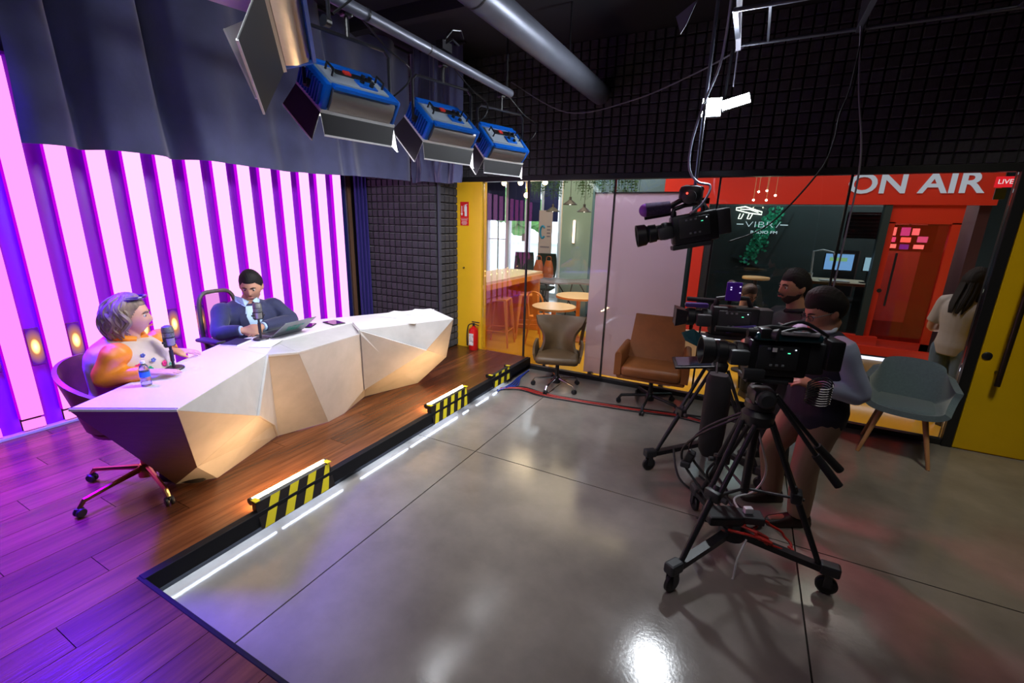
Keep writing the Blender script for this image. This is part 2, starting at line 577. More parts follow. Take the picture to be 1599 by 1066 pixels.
for k in range(-6, 12):
    y = 1.515 + pitch * k
    t = min(1, max(0, (y - 0.9) / 0.95))
    mt = led_mats[int(round(t * 5))]
    wid = pk if k < 11 else 0.115
    led_panel(y, wid, mt, zs, z1, 'backlit_strip')
    led_panel(y, wid, mt, z0, zs - 0.02, 'backlit_foot')
    inst(slat_me, 'slat', wl, (-4.712, y - sw, 0))
    if -3 <= k <= 5:
        MB().box((-4.700, y - sw * 0.5, 0.80), (0.012, 0.076, 0.284)).build('glow_backing', brass_s, wl)
        glow_o = inst(glow_me, 'spot_glow', wl, (-4.6935, y - sw * 0.5, 0.80))
        for dz in (0.045, -0.045): point('slat_spot', (-4.680, y - sw * 0.5, 0.80 + dz), 0.16, (1.0, 0.66, 0.26), 0.015, wl)
MB().box((-4.70, 1.9, 2.825), (0.05, 5.0, 0.02)).build('top_rail', slat_m, wl)
bb = structure('baseboard_left')
MB().box((-4.685, 2.0, 0.160), (0.06, 4.7, 0.022)).build('plinth', mat('pale_grey_plinth', (0.55, 0.55, 0.55), 0.4), bb, bevel=0.003)
tr = structure('trim_3')
MB().box((-4.68, 4.262, 1.5), (0.03, 0.07, 2.7)).build('dark_strip', mat('navy_board', (0.004, 0.006, 0.10), 0.5), tr)
MB().box((-4.66, 4.302, 1.5), (0.012, 0.008, 2.7)).build('silver_bead', mat('brushed_silver', (0.7, 0.7, 0.72), 0.3, 1.0), tr)
MB().box((-4.68, 4.355, 1.5), (0.05, 0.06, 2.7)).build('post', mat('brown_post', (0.14, 0.07, 0.04), 0.5), tr)

# ---- acoustic foam: a column beside the light wall and the band over the glass
foam_m = mat('charcoal_acoustic_foam', (0.028, 0.027, 0.036), 0.9, noise=0.25, scale=30, objvar=0.25, sheen=0.2)
foam_back = mat('foam_backing', (0.010, 0.010, 0.013), 0.95)
fp = 0.0925
def foam_geo(mb, c, ax, nrm, w=0.081, d=0.03):
    """one foam block: square base, slightly smaller face, along unit axes ax (horizontal) and z, standing out along nrm"""
    c, ax, nrm = Vector(c), Vector(ax), Vector(nrm)
    up = Vector((0, 0, 1))
    a = w / 2; b = a * 0.88
    base = [c + ax * sx * a + up * sz * a for sx, sz in ((-1, -1), (1, -1), (1, 1), (-1, 1))]
    tp = [c + ax * sx * b + up * sz * b + nrm * d for sx, sz in ((-1, -1), (1, -1), (1, 1), (-1, 1))]
    mb.add(base + tp, [(4, 5, 6, 7), (0, 1, 5, 4), (1, 2, 6, 5), (2, 3, 7, 6), (3, 0, 4, 7)])
foam_me = MB(); foam_geo(foam_me, (0, 0, 0), (1, 0, 0), (0, -1, 0)); foam_me = foam_me.mesh('foam_block', foam_m)
wc = structure('wall_column')
MB().box((-4.09, 4.765, 1.88), (1.36, 0.43, 3.46)).build('column_core', foam_back, wc)
rest = MB()
for i in range(14):
    for j in range(36):
        x = -3.465 - i * fp; z = 0.21 + j * fp
        if x < -4.74 or z > 3.5: continue
        if 0.40 < z < 2.28: inst(foam_me, 'foam_block', wc, (x, 4.549, z))
        else: foam_geo(rest, (x, 4.549, z), (1, 0, 0), (0, -1, 0))
for i in range(4):
    for j in range(36): foam_geo(rest, (-3.41, 4.615 + i * fp, 0.21 + j * fp), (0, 1, 0), (1, 0, 0))
o = rest.build('foam_block_rows', foam_m, wc, fix=False); o['kind'] = 'stuff'
MB().box((-3.385, 4.555, 1.35), (0.012, 0.05, 2.4)).build('corner_strip', mat('corner_strip', (0.05, 0.055, 0.085), 0.7), wc)

wf = structure('wall_front')
MB().box((0.05, 5.02, 2.96), (7.0, 0.10, 1.32)).build('header_wall', foam_back, wf)
rest = MB()
for i in range(73):
    for j in range(14):
        x = -3.36 + i * fp; z = 2.375 + j * fp
        if x > 3.45: continue
        if -0.55 < x < 2.02 and j < 10: inst(foam_me, 'foam_block', wf, (x, 4.97, z))
        else: foam_geo(rest, (x, 4.97, z), (1, 0, 0), (0, -1, 0))
o = rest.build('foam_block_rows', foam_m, wf, fix=False); o['kind'] = 'stuff'
MB().box((0.05, 4.985, 2.305), (6.9, 0.09, 0.06)).build('glazing_header', black_gloss, wf, bevel=0.004)
MB().box((-0.6, 4.985, 0.025), (4.9, 0.07, 0.05)).build('glazing_channel', black_gloss, wf, bevel=0.004)

# yellow pillar with fire-extinguisher sign
yel = mat('yellow_paint', (0.86, 0.50, 0.02), 0.35, noise=0.04, scale=3)
wp = structure('wall_pillar')
MB().box((-3.225, 5.01, 1.21), (0.40, 0.12, 2.14)).build('pillar_face', yel, wp, bevel=0.004)
MB().lathe([(0.012, 0), (0.012, 0.02), (0.006, 0.022)], 12, (-3.29, 4.95, 1.215), (0, -1, 0)).build('key_knob', mat('brass_knob', (0.35, 0.25, 0.1), 0.3, 1.0), wp)
white_print = mat('white_print', (0.85, 0.85, 0.85), 0.5)
sg = thing('fire_extinguisher_sign', 'red sign with white arrow and extinguisher symbol on the yellow pillar', 'sign', (-3.28, 4.945, 1.75))
red_sign = mat('red_sign', (0.70, 0.015, 0.02), 0.4)
MB().box((-3.28, 4.945, 1.895), (0.125, 0.006, 0.29)).build('plate', red_sign, sg, bevel=0.001)
m = MB()
m.prism([(-3.322, 4.94, 1.99), (-3.312, 4.94, 1.99), (-3.312, 4.94, 1.90), (-3.30, 4.94, 1.90), (-3.317, 4.94, 1.87), (-3.334, 4.94, 1.90), (-3.322, 4.94, 1.90)], (0, -0.001, 0))
m.build('arrow', white_print, sg)
m = MB()
m.box((-3.258, 4.9395, 1.925), (0.034, 0.001, 0.12)).box((-3.258, 4.9395, 1.995), (0.018, 0.001, 0.02)).prism([(-3.275, 4.94, 2.005), (-3.235, 4.94, 2.012), (-3.235, 4.94, 2.006), (-3.275, 4.94, 1.998)], (0, -0.001, 0)).box((-3.283, 4.9395, 1.96), (0.006, 0.001, 0.08))
m.build('extinguisher_symbol', white_print, sg)
m = MB()
for k, (w_, z) in enumerate(((0.09, 1.82), (0.07, 1.80), (0.085, 1.782), (0.06, 1.765))): m.box((-3.28, 4.9395, z), (w_, 0.001, 0.006))
m.box((-3.28, 4.9395, 1.837), (0.115, 0.001, 0.003))
m.build('caption_lines', white_print, sg)

# glass partition: panes between thin black mullions
pane_m = glass('partition_glass', (0.92, 0.94, 0.95), 1.5, 1.1)
mx_ = [-3.02, -2.405, -1.375, -0.35, 0.69, 1.725]
for i in range(5):
    wd = structure('window_%d' % (i + 1))
    zb = 0.14 if i == 0 else 0.05
    MB().box(((mx_[i] + mx_[i + 1]) / 2, 4.985, (zb + 2.28) / 2), (mx_[i + 1] - mx_[i] - 0.004, 0.010, 2.28 - zb)).build('pane', pane_m, wd)
    if i > 0: MB().box((mx_[i], 4.985, 1.16), (0.018, 0.03, 2.26)).build('mullion', black_gloss, wd)
fr = structure('trim_4')
MB().box((1.76, 4.985, 1.15), (0.07, 0.10, 2.30)).build('jamb', black_gloss, fr, bevel=0.004)
d1 = structure('door_1')
MB().box((2.55, 4.965, 1.145), (1.5, 0.06, 2.27)).build('door_leaf', mat('yellow_door_paint', (0.70, 0.42, 0.0), 0.4, noise=0.06, scale=2), d1, bevel=0.003)
m = MB(); m.cyl((1.925, 4.86, 0.62), (1.925, 4.86, 1.62), 0.02, n=14)
for z in (0.72, 1.52): m.cyl((1.925, 4.86, z), (1.925, 4.94, z), 0.012, n=10)
m.build('pull_handle', mat('bronze_handle', (0.04, 0.028, 0.02), 0.35, 0.6), d1, smooth=True)
MB().lathe([(0.033, 0), (0.033, 0.008), (0.024, 0.014), (0.0, 0.014)], 20, (1.842, 4.936, 0.845), (0, -1, 0)).build('lock', black_gloss, d1, smooth=True)

# ================================================================ LOUNGE BEYOND THE GLASS
och = mat('ochre_floor', (0.80, 0.44, 0.03), 0.12, noise=0.06, scale=2)
grey_floor = mat('grey_floor', (0.42, 0.45, 0.46), 0.2, noise=0.1, scale=2)
fl = structure('floor_lounge')
MB().box((-2.2, 6.2, -0.03), (9.0, 2.3, 0.06)).build('ochre_finish', och, fl)
MB().box((-1.5, 9.2, -0.032), (10.4, 3.7, 0.06)).build('grey_finish', grey_floor, fl)
cl = structure('ceiling_lounge')
MB().box((-1.5, 8.1, 3.25), (10.4, 6.1, 0.08)).build('ceiling_deck', mat('lounge_ceiling', (0.10, 0.11, 0.12), 0.8), cl)
grey_wall = mat('pale_grey_wall', (0.42, 0.48, 0.48), 0.6)
wl2 = structure('wall_lounge_left'); MB().box((-6.7, 8.0, 1.6), (0.1, 6.0, 3.2)).build('wall_face', grey_wall, wl2)
MB().box((-5.1, 5.06, 1.6), (3.3, 0.10, 3.2)).build('return_face', yel, wl2)
wr2 = structure('wall_lounge_right'); MB().box((3.65, 8.1, 1.6), (0.1, 6.2, 3.2)).build('wall_face', mat('dark_corridor', (0.02, 0.02, 0.024), 0.7), wr2)
white_frame = mat('white_window_frame', (0.75, 0.78, 0.8), 0.4)
blind_m = mat('navy_roller_blind', (0.012, 0.014, 0.07), 0.8)
clear = glass('clear_window_glass', (0.96, 0.98, 1.0), 1.45, 0.8)
wx = [-6.65, -6.22, -5.60, -5.04, -4.62, -4.15]
for i in range(5):
    wd = structure('window_%d' % (6 + i))
    a, b = wx[i], wx[i + 1]
    MB().box(((a + b) / 2, 10.5, 1.5), (b - a - 0.06, 0.012, 2.9)).build('pane', clear, wd)
    MB().box((b, 10.48, 1.55), (0.10, 0.14, 3.1)).box(((a + b) / 2, 10.48, 0.05), (b - a, 0.1, 0.1)).build('window_frame', white_frame, wd)
    if i == 1: MB().box(((a + b) / 2, 10.5, 1.5), (0.03, 0.04, 2.9)).box(((a + b) / 2, 10.5, 1.38), (b - a - .1, 0.03, 0.025)).build('glazing_bar', white_frame, wd)
    bt = 1.86 if i else 2.05
    MB().box(((a + b) / 2, 10.36, (bt + 3.15) / 2), (b - a - 0.10, 0.012, 3.15 - bt)).cyl((a + 0.05, 10.36, bt), (b - 0.05, 10.36, bt), 0.012, n=8).build('roller_blind', blind_m, wd)
wb2 = structure('wall_lounge_far'); MB().box((-0.25, 10.5, 1.6), (7.7, 0.1, 3.2)).build('wall_face', mat('slate_wall', (0.08, 0.11, 0.11), 0.6), wb2)
gr = structure('ground_street')
MB().box((-5, 18, -0.08), (24, 14.8, 0.06)).build('pavement', mat('sunlit_pavement', (0.75, 0.76, 0.74), 0.8, noise=0.1, scale=1), gr)
st = single('street_wall', MB().box((-6, 16, 0.5), (12, 0.2, 1.1)).box((-6, 16, 1.08), (12, 0.3, 0.06)), mat('street_wall', (0.6, 0.68, 0.66), 0.7), 'low pale street wall outside the lounge windows', 'wall')
leaf_m = mat('garden_green', (0.10, 0.26, 0.06), 0.7, noise=0.4, scale=6)
for k, (x, y, h, s_) in enumerate(((-8.6, 17.4, 2.6, 1.0), (-5.6, 18.4, 3.2, 1.2), (-12.0, 19.4, 3.6, 1.4))):
    t = thing('street_tree', ['small round tree left of the three outside the windows', 'tall tree in the middle outside the windows', 'broad tree farthest outside the windows'][k], 'tree', (x, y, -0.05), 0, 'trees outside the lounge')
    MB().tube([(x, y, -0.05), (x + .05, y, h * .5), (x, y, h * .8)], [.12, .09, .05], 8).build('trunk', mat('tree_bark', (0.12, 0.08, 0.05), 0.9), t)
    m = MB()
    for q in range(70):
        a = random.uniform(0, 2 * PI); e = random.uniform(-1, 1); rr = s_ * (0.55 + 0.45 * random.random())
        p = Vector((x + rr * math.cos(a) * math.sqrt(1 - e * e), y + rr * math.sin(a) * math.sqrt(1 - e * e), h * .85 + rr * .7 * e))
        m.ball(p, (0.32 + .2 * random.random(), .3, .26), 6, 4, (random.random(), random.random(), 0))
    m.build('foliage', leaf_m, t)

# ================================================================ STAGE: FACETED DESK
desk_m = mat('pale_concrete_panel', (0.44, 0.425, 0.42), 0.55, noise=0.10, scale=5, bump=0.05, bscale=40)
desk_side = mat('shaded_brown_panel', (0.15, 0.085, 0.055), 0.5, noise=0.12, scale=6, stretch=(1, 1, 8))  # same panels as the facets; brown stands for shade on the end
top_m = mat('white_laminate', (0.76, 0.73, 0.78), 0.28)
desk = thing('news_desk', 'long faceted white and concrete presenter desk standing on the wooden stage', 'desk', (-2.95, 2.3, 0.151))
ZT = 0.90
D = dict(T1=(-2.72, .76, ZT), T2=(-2.30, 1.01, ZT), T3=(-2.78, 1.79, ZT), A=(-3.02, 2.03, ZT), B=(-3.05, 2.80, ZT), C=(-2.80, 2.64, ZT),
         D=(-2.41, 3.44, ZT), E=(-2.90, 3.73, ZT), K1=(-3.39, 2.73, ZT), K2=(-3.27, 1.76, ZT),
         S=(-3.0, 1.24, .152), P=(-2.85, 1.41, .152), H=(-3.05, 1.97, .152), W=(-2.92, 2.35, .152), U=(-2.94, 2.53, .152), X=(-3.08, 2.91, .152), L=(-2.89, 3.47, .152),
         Q=(-2.697, 1.235, .366), F=(-2.54, 1.53, .615), G=(-2.96, 1.892, .298), V=(-2.721, 1.99, .878), c=(-2.796, 2.642, .868), x=(-2.934, 2.777, .303),
         N=(-2.51, 3.15, .65), M=(-2.647, 3.645, .433), R=(-3.15, 3.45, .152), t=(-2.79, 1.80, .88), w=(-2.935, 2.32, .21))
D = {k: Vector(v) for k, v in D.items()}
ctr = Vector((-3.1, 2.2, 0.6))
def facet(keys, m, name='facet_panel', th=0.014):
    ps = [D[k].copy() for k in keys]
    n = Vector((0, 0, 0))
    for i in range(len(ps)): n += (ps[i] - ps[0]).cross(ps[(i + 1) % len(ps)] - ps[0])
    n.normalize()
    cc = sum(ps, Vector()) / len(ps)
    if n.dot(cc - ctr) < 0: n = -n; ps.reverse()
    ps = [p + (cc - p).normalized() * 0.0012 for p in ps]
    mb = MB()
    k = len(ps)
    # fan with centre so that slightly warped outlines stay clean
    outer = ps + [cc]; inner = [p - n * th for p in outer]
    fs = [(i, (i + 1) % k, k) for i in range(k)] + [(k + 1 + (i + 1) % k, k + 1 + i, k + 1 + k) for i in range(k)]
    fs += [((i + 1) % k, i, k + 1 + i, k + 1 + (i + 1) % k) for i in range(k)]
    if k == 3: fs = [(0, 1, 2), (6, 5, 4)] + fs[-3:]
    mb.add(outer + inner, fs)
    return mb.build(name, m, desk, fix=False)
facet(['T1', 'T2', 'Q', 'S'], desk_side, 'end_panel')['label'] = 'end panel of the desk, painted dark brown for its shade'
for ks in (['T2', 'T3', 'F'], ['T2', 'F', 'Q'], ['Q', 'F', 'G', 'H', 'P'], ['Q', 'P', 'S'], ['T3', 'G', 'F'], ['T3', 'H', 'G'],
           ['T3', 'A', 'V'], ['A', 'B', 'c', 'V'], ['B', 'C', 'c'], ['T3', 'V', 'W', 'H'], ['V', 'c', 'x', 'U', 'W'], ['x', 'X', 'U'],
           ['C', 'D', 'N'], ['C', 'N', 'x', 'c'], ['D', 'M', 'N'], ['x', 'N', 'M', 'L', 'X'], ['D', 'E', 'M'], ['M', 'E', 'R', 'L']):
    facet(ks, desk_m)
for ks in (['T1', 'T2', 'T3', 'K2'], ['T3', 'A', 'B', 'K1', 'K2'], ['B', 'C', 'D', 'E', 'K1']):
    ps = [D[k] for k in ks]
    cc = sum(ps, Vector()) / len(ps)
    ps = [p + (cc - p).normalized() * 0.001 for p in ps]
    MB().prism([p + Vector((0, 0, 0.004)) for p in ps], (0, 0, -0.012)).build('desktop', top_m, desk)
DT = ZT + 0.0045   # height of the desktop

# ---------------------------------------------------------------- things on the desk
mic_dark = mat('microphone_black', (0.015, 0.015, 0.018), 0.4)
mic_grey = mat('microphone_champagne', (0.33, 0.32, 0.29), 0.35, 0.7)
def microphone(x, y, label, ang, h=0.245):
    t = thing('desk_microphone', label, 'microphone', (x, y, DT), ang, 'desk microphones')
    MB().lathe([(0.052, 0), (0.054, 0.006), (0.050, 0.012), (0.012, 0.016)], 28).build('base', mic_dark, t, smooth=True, world=False)
    MB().cyl((0, 0, 0.014), (0, 0, h - 0.10), 0.008, n=12).cyl((0, 0, .05), (0, 0, h - .13), 0.011, n=12).build('stem', mic_dark, t, smooth=True, world=False)
    MB().box((0, 0, h - 0.10), (0.018, 0.06, 0.014)).box((0, -0.033, h - 0.075), (0.014, 0.006, 0.05)).box((0, 0.033, h - 0.075), (0.014, 0.006, 0.05)).cyl((0, -.045, h - .075), (0, .045, h - .075), .007, n=10).build('yoke', mic_dark, t, world=False, bevel=0.002)
    b = MB().lathe([(0.018, h - 0.10), (0.026, h - 0.095), (0.028, h - 0.06), (0.029, h - 0.055)], 24).build('body', mic_grey, t, smooth=True, world=False)
    MB().lathe([(0.029, h - 0.055), (0.030, h - 0.05), (0.030, h), (0.026, h + 0.014), (0.012, h + 0.021), (0.0, h + 0.022)], 24).build('grille', mat('microphone_grille', (0.24, 0.25, 0.24), 0.5, 0.8, noise=0.5, scale=220), b, smooth=True, world=False)
    MB().lathe([(0.031, h - 0.052), (0.031, h - 0.046)], 24).lathe([(0.031, h - 0.02), (0.031, h - 0.017)], 24).build('ring', mic_dark, b, world=False)
    return t
microphone(-2.95, 1.32, 'grey desk microphone in front of the woman in orange', R(20))
microphone(-3.16, 2.01, 'champagne desk microphone in front of the man in the suit', R(-20), 0.26)

bt = thing('water_bottle', 'clear plastic water bottle with blue label on the desk corner', 'bottle', (-2.77, 1.10, DT))
bt.scale = (0.76, 0.76, 0.76)
pet = mat('clear_plastic', (0.95, 0.97, 1.0), 0.05, trans=0.9)
MB().lathe([(0.026, 0), (0.031, 0.004), (0.031, 0.03), (0.029, 0.034), (0.031, 0.038), (0.031, 0.115), (0.024, 0.145), (0.012, 0.16), (0.012, 0.17)], 24).build('body', pet, bt, smooth=True, world=False)
MB().lathe([(0.0316, 0.068), (0.0316, 0.106)], 24, cap=False).build('label', mat('blue_bottle_label', (0.02, 0.16, 0.75), 0.4), bt, smooth=True, world=False)
MB().lathe([(0.014, 0.165), (0.014, 0.18), (0.012, 0.182)], 20).build('cap', mat('white_cap', (0.8, 0.8, 0.85), 0.4), bt, world=False)

lt = thing('laptop', 'open grey laptop with green sticker on its lid before the man', 'laptop', (-3.14, 2.215, DT), R(6))
alu = mat('grey_aluminium', (0.22, 0.24, 0.26), 0.35, 0.7)
MB().cbox((-0.10, 0, 0.008), (0.20, 0.30, 0.014), 0.004).build('base', alu, lt, world=False)
MB().box((-0.085, 0, 0.0155), (0.11, 0.26, 0.001)).build('keyboard', mic_dark, lt, world=False)
th = R(53); up = Vector((math.sin(th), 0, math.cos(th))); no = Vector((math.cos(th), 0, -math.sin(th)))
m3 = Matrix((no, Vector((0, 1, 0)), up)).transposed()
lid = MB().cbox(up * 0.10 + Vector((0.004, 0, 0.012)), (0.007, 0.30, 0.20), 0.003, m3).build('lid', alu, lt, world=False)
MB().box(up * 0.102 + Vector((0.004, 0, 0.012)) - no * 0.004, (0.001, 0.28, 0.175), m3).build('screen', emis('laptop_screen', (0.5, 0.6, 0.8), 0.5), lid, world=False)
m = MB()
random.seed(3)
for r_ in range(3):
    y = -0.075 + 0.012 * r_
    while y < 0.075 - 0.012 * r_:
        wv = random.uniform(0.008, 0.02)
        m.box(up * (0.125 - 0.028 * r_ + random.uniform(-.004, .004)) + Vector((0.004, y, 0.012)) + no * 0.0042, (0.0008, wv, random.uniform(0.012, 0.02)), m3)
        y += wv + 0.006
m.build('green_sticker', mat('green_sticker', (0.01, 0.30, 0.20), 0.5), lid, world=False)

ph = thing('phone', 'dark smartphone with violet sheen beside the laptop', 'phone', (-3.24, 2.50, DT), R(35))
MB().cbox((0, 0, 0.005), (0.075, 0.15, 0.009), 0.004).build('body', black_gloss, ph, world=False)
MB().box((0, 0, 0.0098), (0.068, 0.142, 0.0006)).build('screen', mat('phone_glass', (0.02, 0.01, 0.03), 0.05), ph, world=False)
tb = thing('tablet', 'black tablet lying on the desk right of the phone', 'tablet', (-3.16, 2.69, DT), R(-10))
MB().cbox((0, 0, 0.005), (0.17, 0.12, 0.009), 0.004).build('body', black_gloss, tb, world=False)
MB().box((0, 0, 0.0098), (0.155, 0.105, 0.0006)).build('screen', MATS['phone_glass'], tb, world=False)
nb = thing('notebook', 'black notebook lying by the right forearm of the man in the suit', 'notebook', (-3.215, 1.86, DT), R(25))
MB().box((0, 0, 0.004), (0.115, 0.17, 0.008)).build('pages', mat('paper', (0.82, 0.82, 0.84), 0.7), nb, world=False)
MB().box((0, 0, 0.009), (0.12, 0.175, 0.002)).build('cover', mat('black_cover', (0.02, 0.02, 0.03), 0.6), nb, world=False)
def paper(x, y, rz, label, sx=0.21, sy=0.297, dz=0.0):
    m = MB()
    def fn(u, v):
        return Vector(((u - .5) * sx, (v - .5) * sy, 0.003 + dz + 0.006 * (u ** 3) * (v ** 2)))
    m.slab(fn, 6, 6, 0.0015)
    t = single('paper_sheet', m, MATS['paper'], label, 'paper', 'script sheets on the desk', origin=(0, 0, 0))
    t.location = (x, y, DT); t.rotation_euler = (0, 0, R(rz))
paper(-2.98, 3.28, 12, 'white paper sheet nearest the wall on the right desk wing')
paper(-2.86, 3.50, 20, 'white paper sheet at the far end of the right desk wing')
paper(-2.72, 3.14, 28, 'white paper sheet nearest the front edge of the right desk wing')
paper(-3.02, 1.96, 30, 'white paper sheet under the microphone of the man in the suit', 0.15, 0.21)

# ================================================================ STAGE EDGE LIGHT BATTENS
hz_black = mat('black_tape', (0.016, 0.012, 0.010), 0.5)
hz_yellow = mat('yellow_tape', (0.80, 0.66, 0.02), 0.45)
warm_tube = emis('warm_light_tube', (1.0, 0.60, 0.27), 130.0)
def batten(y0, y1, label, lit=True, ztop=0.222):
    c = Vector((-2.29, (y0 + y1) / 2, 0.151))
    t = thing('light_batten', label, 'light', c, 0, 'hazard taped floor lights')
    l = y1 - y0
    zb = 0.055
    m = MB()
    prof = [(-2.272, zb), (-2.262, zb), (-2.300, ztop - 0.012), (-2.318, ztop), (-2.335, ztop - 0.015), (-2.335, 0.155), (-2.31, 0.1545), (-2.279, 0.12)]
    m.loft([[Vector((x, y0, z)) for x, z in prof], [Vector((x, y1, z)) for x, z in prof]])
    m.build('shield', hz_black, t)
    nst = max(3, int(l / 0.11))
    a = Vector((-2.262, 0, zb)); b = Vector((-2.300, 0, ztop - 0.012)); nn = Vector((0.16, 0, 0.04)).normalized() * 0.0015
    for k in range(nst):
        s0 = y0 + l * (k + 0.12) / nst; wv = l / nst * 0.46; sh = l / nst * 0.62
        s1, e0, e1 = s0 + wv, min(s0 + sh, y1), min(s0 + sh + wv, y1)
        pts = [Vector((a.x, s0, a.z)), Vector((a.x, min(s1, y1), a.z)), Vector((b.x, e1, b.z)), Vector((b.x, e0, b.z))]
        MB().prism([p + nn for p in pts], -nn * 0.6).build('tape_stripe', hz_yellow, t)
    for ye in (y0 + 0.01, y1 - 0.01): MB().box((-2.312, ye, ztop + 0.002), (0.05, 0.03, 0.004)).build('tape_end', hz_yellow, t)
    for ye in (y0 - 0.004, y1 - 0.008): MB().lathe([(0.022, 0), (0.022, 0.012)], 14, (-2.345, ye, ztop - 0.012), (0, 1, 0)).build('end_cap', black_gloss, t)
    if lit: MB().cyl((-2.345, y0 + 0.012, ztop - 0.008), (-2.345, y1 - 0.012, ztop - 0.008), 0.013, n=10).build('light_tube', warm_tube, t, smooth=True)
batten(1.31, 1.83, 'lit light bar with black and yellow hazard tape nearest the camera')
batten(2.92, 3.50, 'lit light bar with black and yellow hazard tape halfway along the stage edge')
batten(3.98, 4.40, 'unlit hazard taped bar at the far end of the stage edge', False, 0.19)

# ================================================================ CURTAINS
curt_m = mat('charcoal_blue_drape', (0.052, 0.056, 0.135), 0.75, noise=0.25, scale=3, sheen=0.5, bump=0.1, bscale=30)
def long_curtain(u, v):
    y = 1.10 + 3.27 * u
    zb = 2.158 + 0.075 * u + 0.012 * math.sin(9 * u)
    z = zb + (3.60 - zb) * v
    f = 0.045 * math.sin(21 * u + 0.8 * math.sin(7 * u) + 1.2 * v) + 0.030 * math.sin(47 * u - 2.0 * v + math.sin(13 * u))
    f -= 0.30 * math.exp(-((u - 0.095 - 0.015 * v) / 0.022) ** 2) + 0.30 * math.exp(-((u - 0.255 + 0.03 * v) / 0.022) ** 2) + 0.10 * math.exp(-((u - 0.70 + 0.03 * v) / 0.02) ** 2)
    f += 0.016 * math.sin(70 * u + 9 * v) * (1 - v)
    return Vector((-3.66 + f * (0.55 + 0.45 * v), y + 0.02 * math.sin(30 * u + 3 * v), z))
single('studio_curtain', MB().slab(long_curtain, 260, 30, 0.004), curt_m, 'long dark blue-grey curtain hanging over the presenter stage', 'curtain', smooth=80)
def short_curtain(u, v):
    x = -3.66 + 0.70 * u
    zb = 2.225 + 0.012 * math.sin(6 * u)
    z = zb + (3.60 - zb) * v
    f = 0.034 * math.sin(19 * u + 1.5 * v) + 0.016 * math.sin(47 * u - 3 * v) + 0.012 * math.sin(40 * u + 14 * (1 - v) ** 2) * (1 - v)
    return Vector((x, 4.40 + f, z))
single('studio_curtain', MB().slab(short_curtain, 90, 30, 0.004), curt_m, 'short dark blue-grey curtain panel beside the foam wall, right of the long one', 'curtain', smooth=80)
def drape(u, v):
    return Vector((-4.60 + 0.02 * math.sin(22 * u) + 0.09 * u, 4.385 + 0.125 * u, 0.155 + 3.3 * v))
single('studio_curtain', MB().slab(drape, 40, 8, 0.004), mat('blue_lit_drape', (0.008, 0.006, 0.14), 0.7, sheen=0.3), 'narrow dark drape with blue light painted in between the light wall and the foam column', 'curtain', smooth=80)  # blue light on dark fabric put into its colour
MB_rail = MB().tube([(-3.66, 1.0, 3.585), (-3.66, 4.40, 3.585), (-2.9, 4.40, 3.585)], 0.014, 8)
single('curtain_rail', MB_rail, black_gloss, 'black curtain rail under the ceiling above the stage', 'rail')

# ================================================================ PIPES AND LIGHTING RAIL
pipe_m = mat('dull_steel_pipe', (0.16, 0.17, 0.22), 0.42, 0.5, noise=0.15, scale=4)
t = thing('lighting_rail', 'thin grey lighting pipe carrying the blue studio lamps', 'pipe', (-1.89, 2.5, 2.80))
MB().cyl((-1.90, 1.30, 2.80), (-1.88, 3.50, 2.80), 0.030, n=20).build('pipe', pipe_m, t, smooth=True)
for y in (1.95, 2.45, 2.95, 3.3): MB().lathe([(0.0315, 0), (0.0315, 0.012)], 20, (-1.89, y, 2.80), (0, 1, 0), cap=False).build('pipe_band', black_gloss, t)
for y in (1.5, 3.45): MB().cyl((-1.89, y, 2.82), (-1.89, y, 3.62), 0.010, n=10).build('drop_rod', black_gloss, t)
m = MB(); m.box((-1.89, 2.62, 2.86), (0.05, 0.10, 0.05)).tube([(-1.89, 2.60, 2.88), (-1.87, 2.68, 2.97), (-1.86, 2.76, 2.99), (-1.86, 2.79, 2.95)], 0.008, 8).tube([(-1.89, 2.58, 2.85), (-1.84, 2.64, 2.90), (-1.86, 2.74, 2.90)], 0.006, 8)
m.build('clamp', mat('black_clamp', (0.03, 0.03, 0.035), 0.3, 0.6), t)
t = thing('ceiling_pipe', 'thick grey pipe running under the ceiling toward the foam wall', 'pipe', (-1.61, 2.6, 3.08))
MB().cyl((-1.66, 0.4, 3.10), (-1.59, 4.93, 3.10), 0.098, n=28).build('pipe', pipe_m, t, smooth=True)
for y in (2.35, 2.55): MB().lathe([(0.1, 0), (0.1, 0.014)], 28, (-1.66 + 0.0155 * (y - .4), y, 3.10), (0, 1, 0), cap=False).build('pipe_strap', black_gloss, t)
for y in (2.45, 4.1): MB().cyl((-1.63, y, 3.18), (-1.63, y, 3.62), 0.008, n=8).build('drop_rod', black_gloss, t)

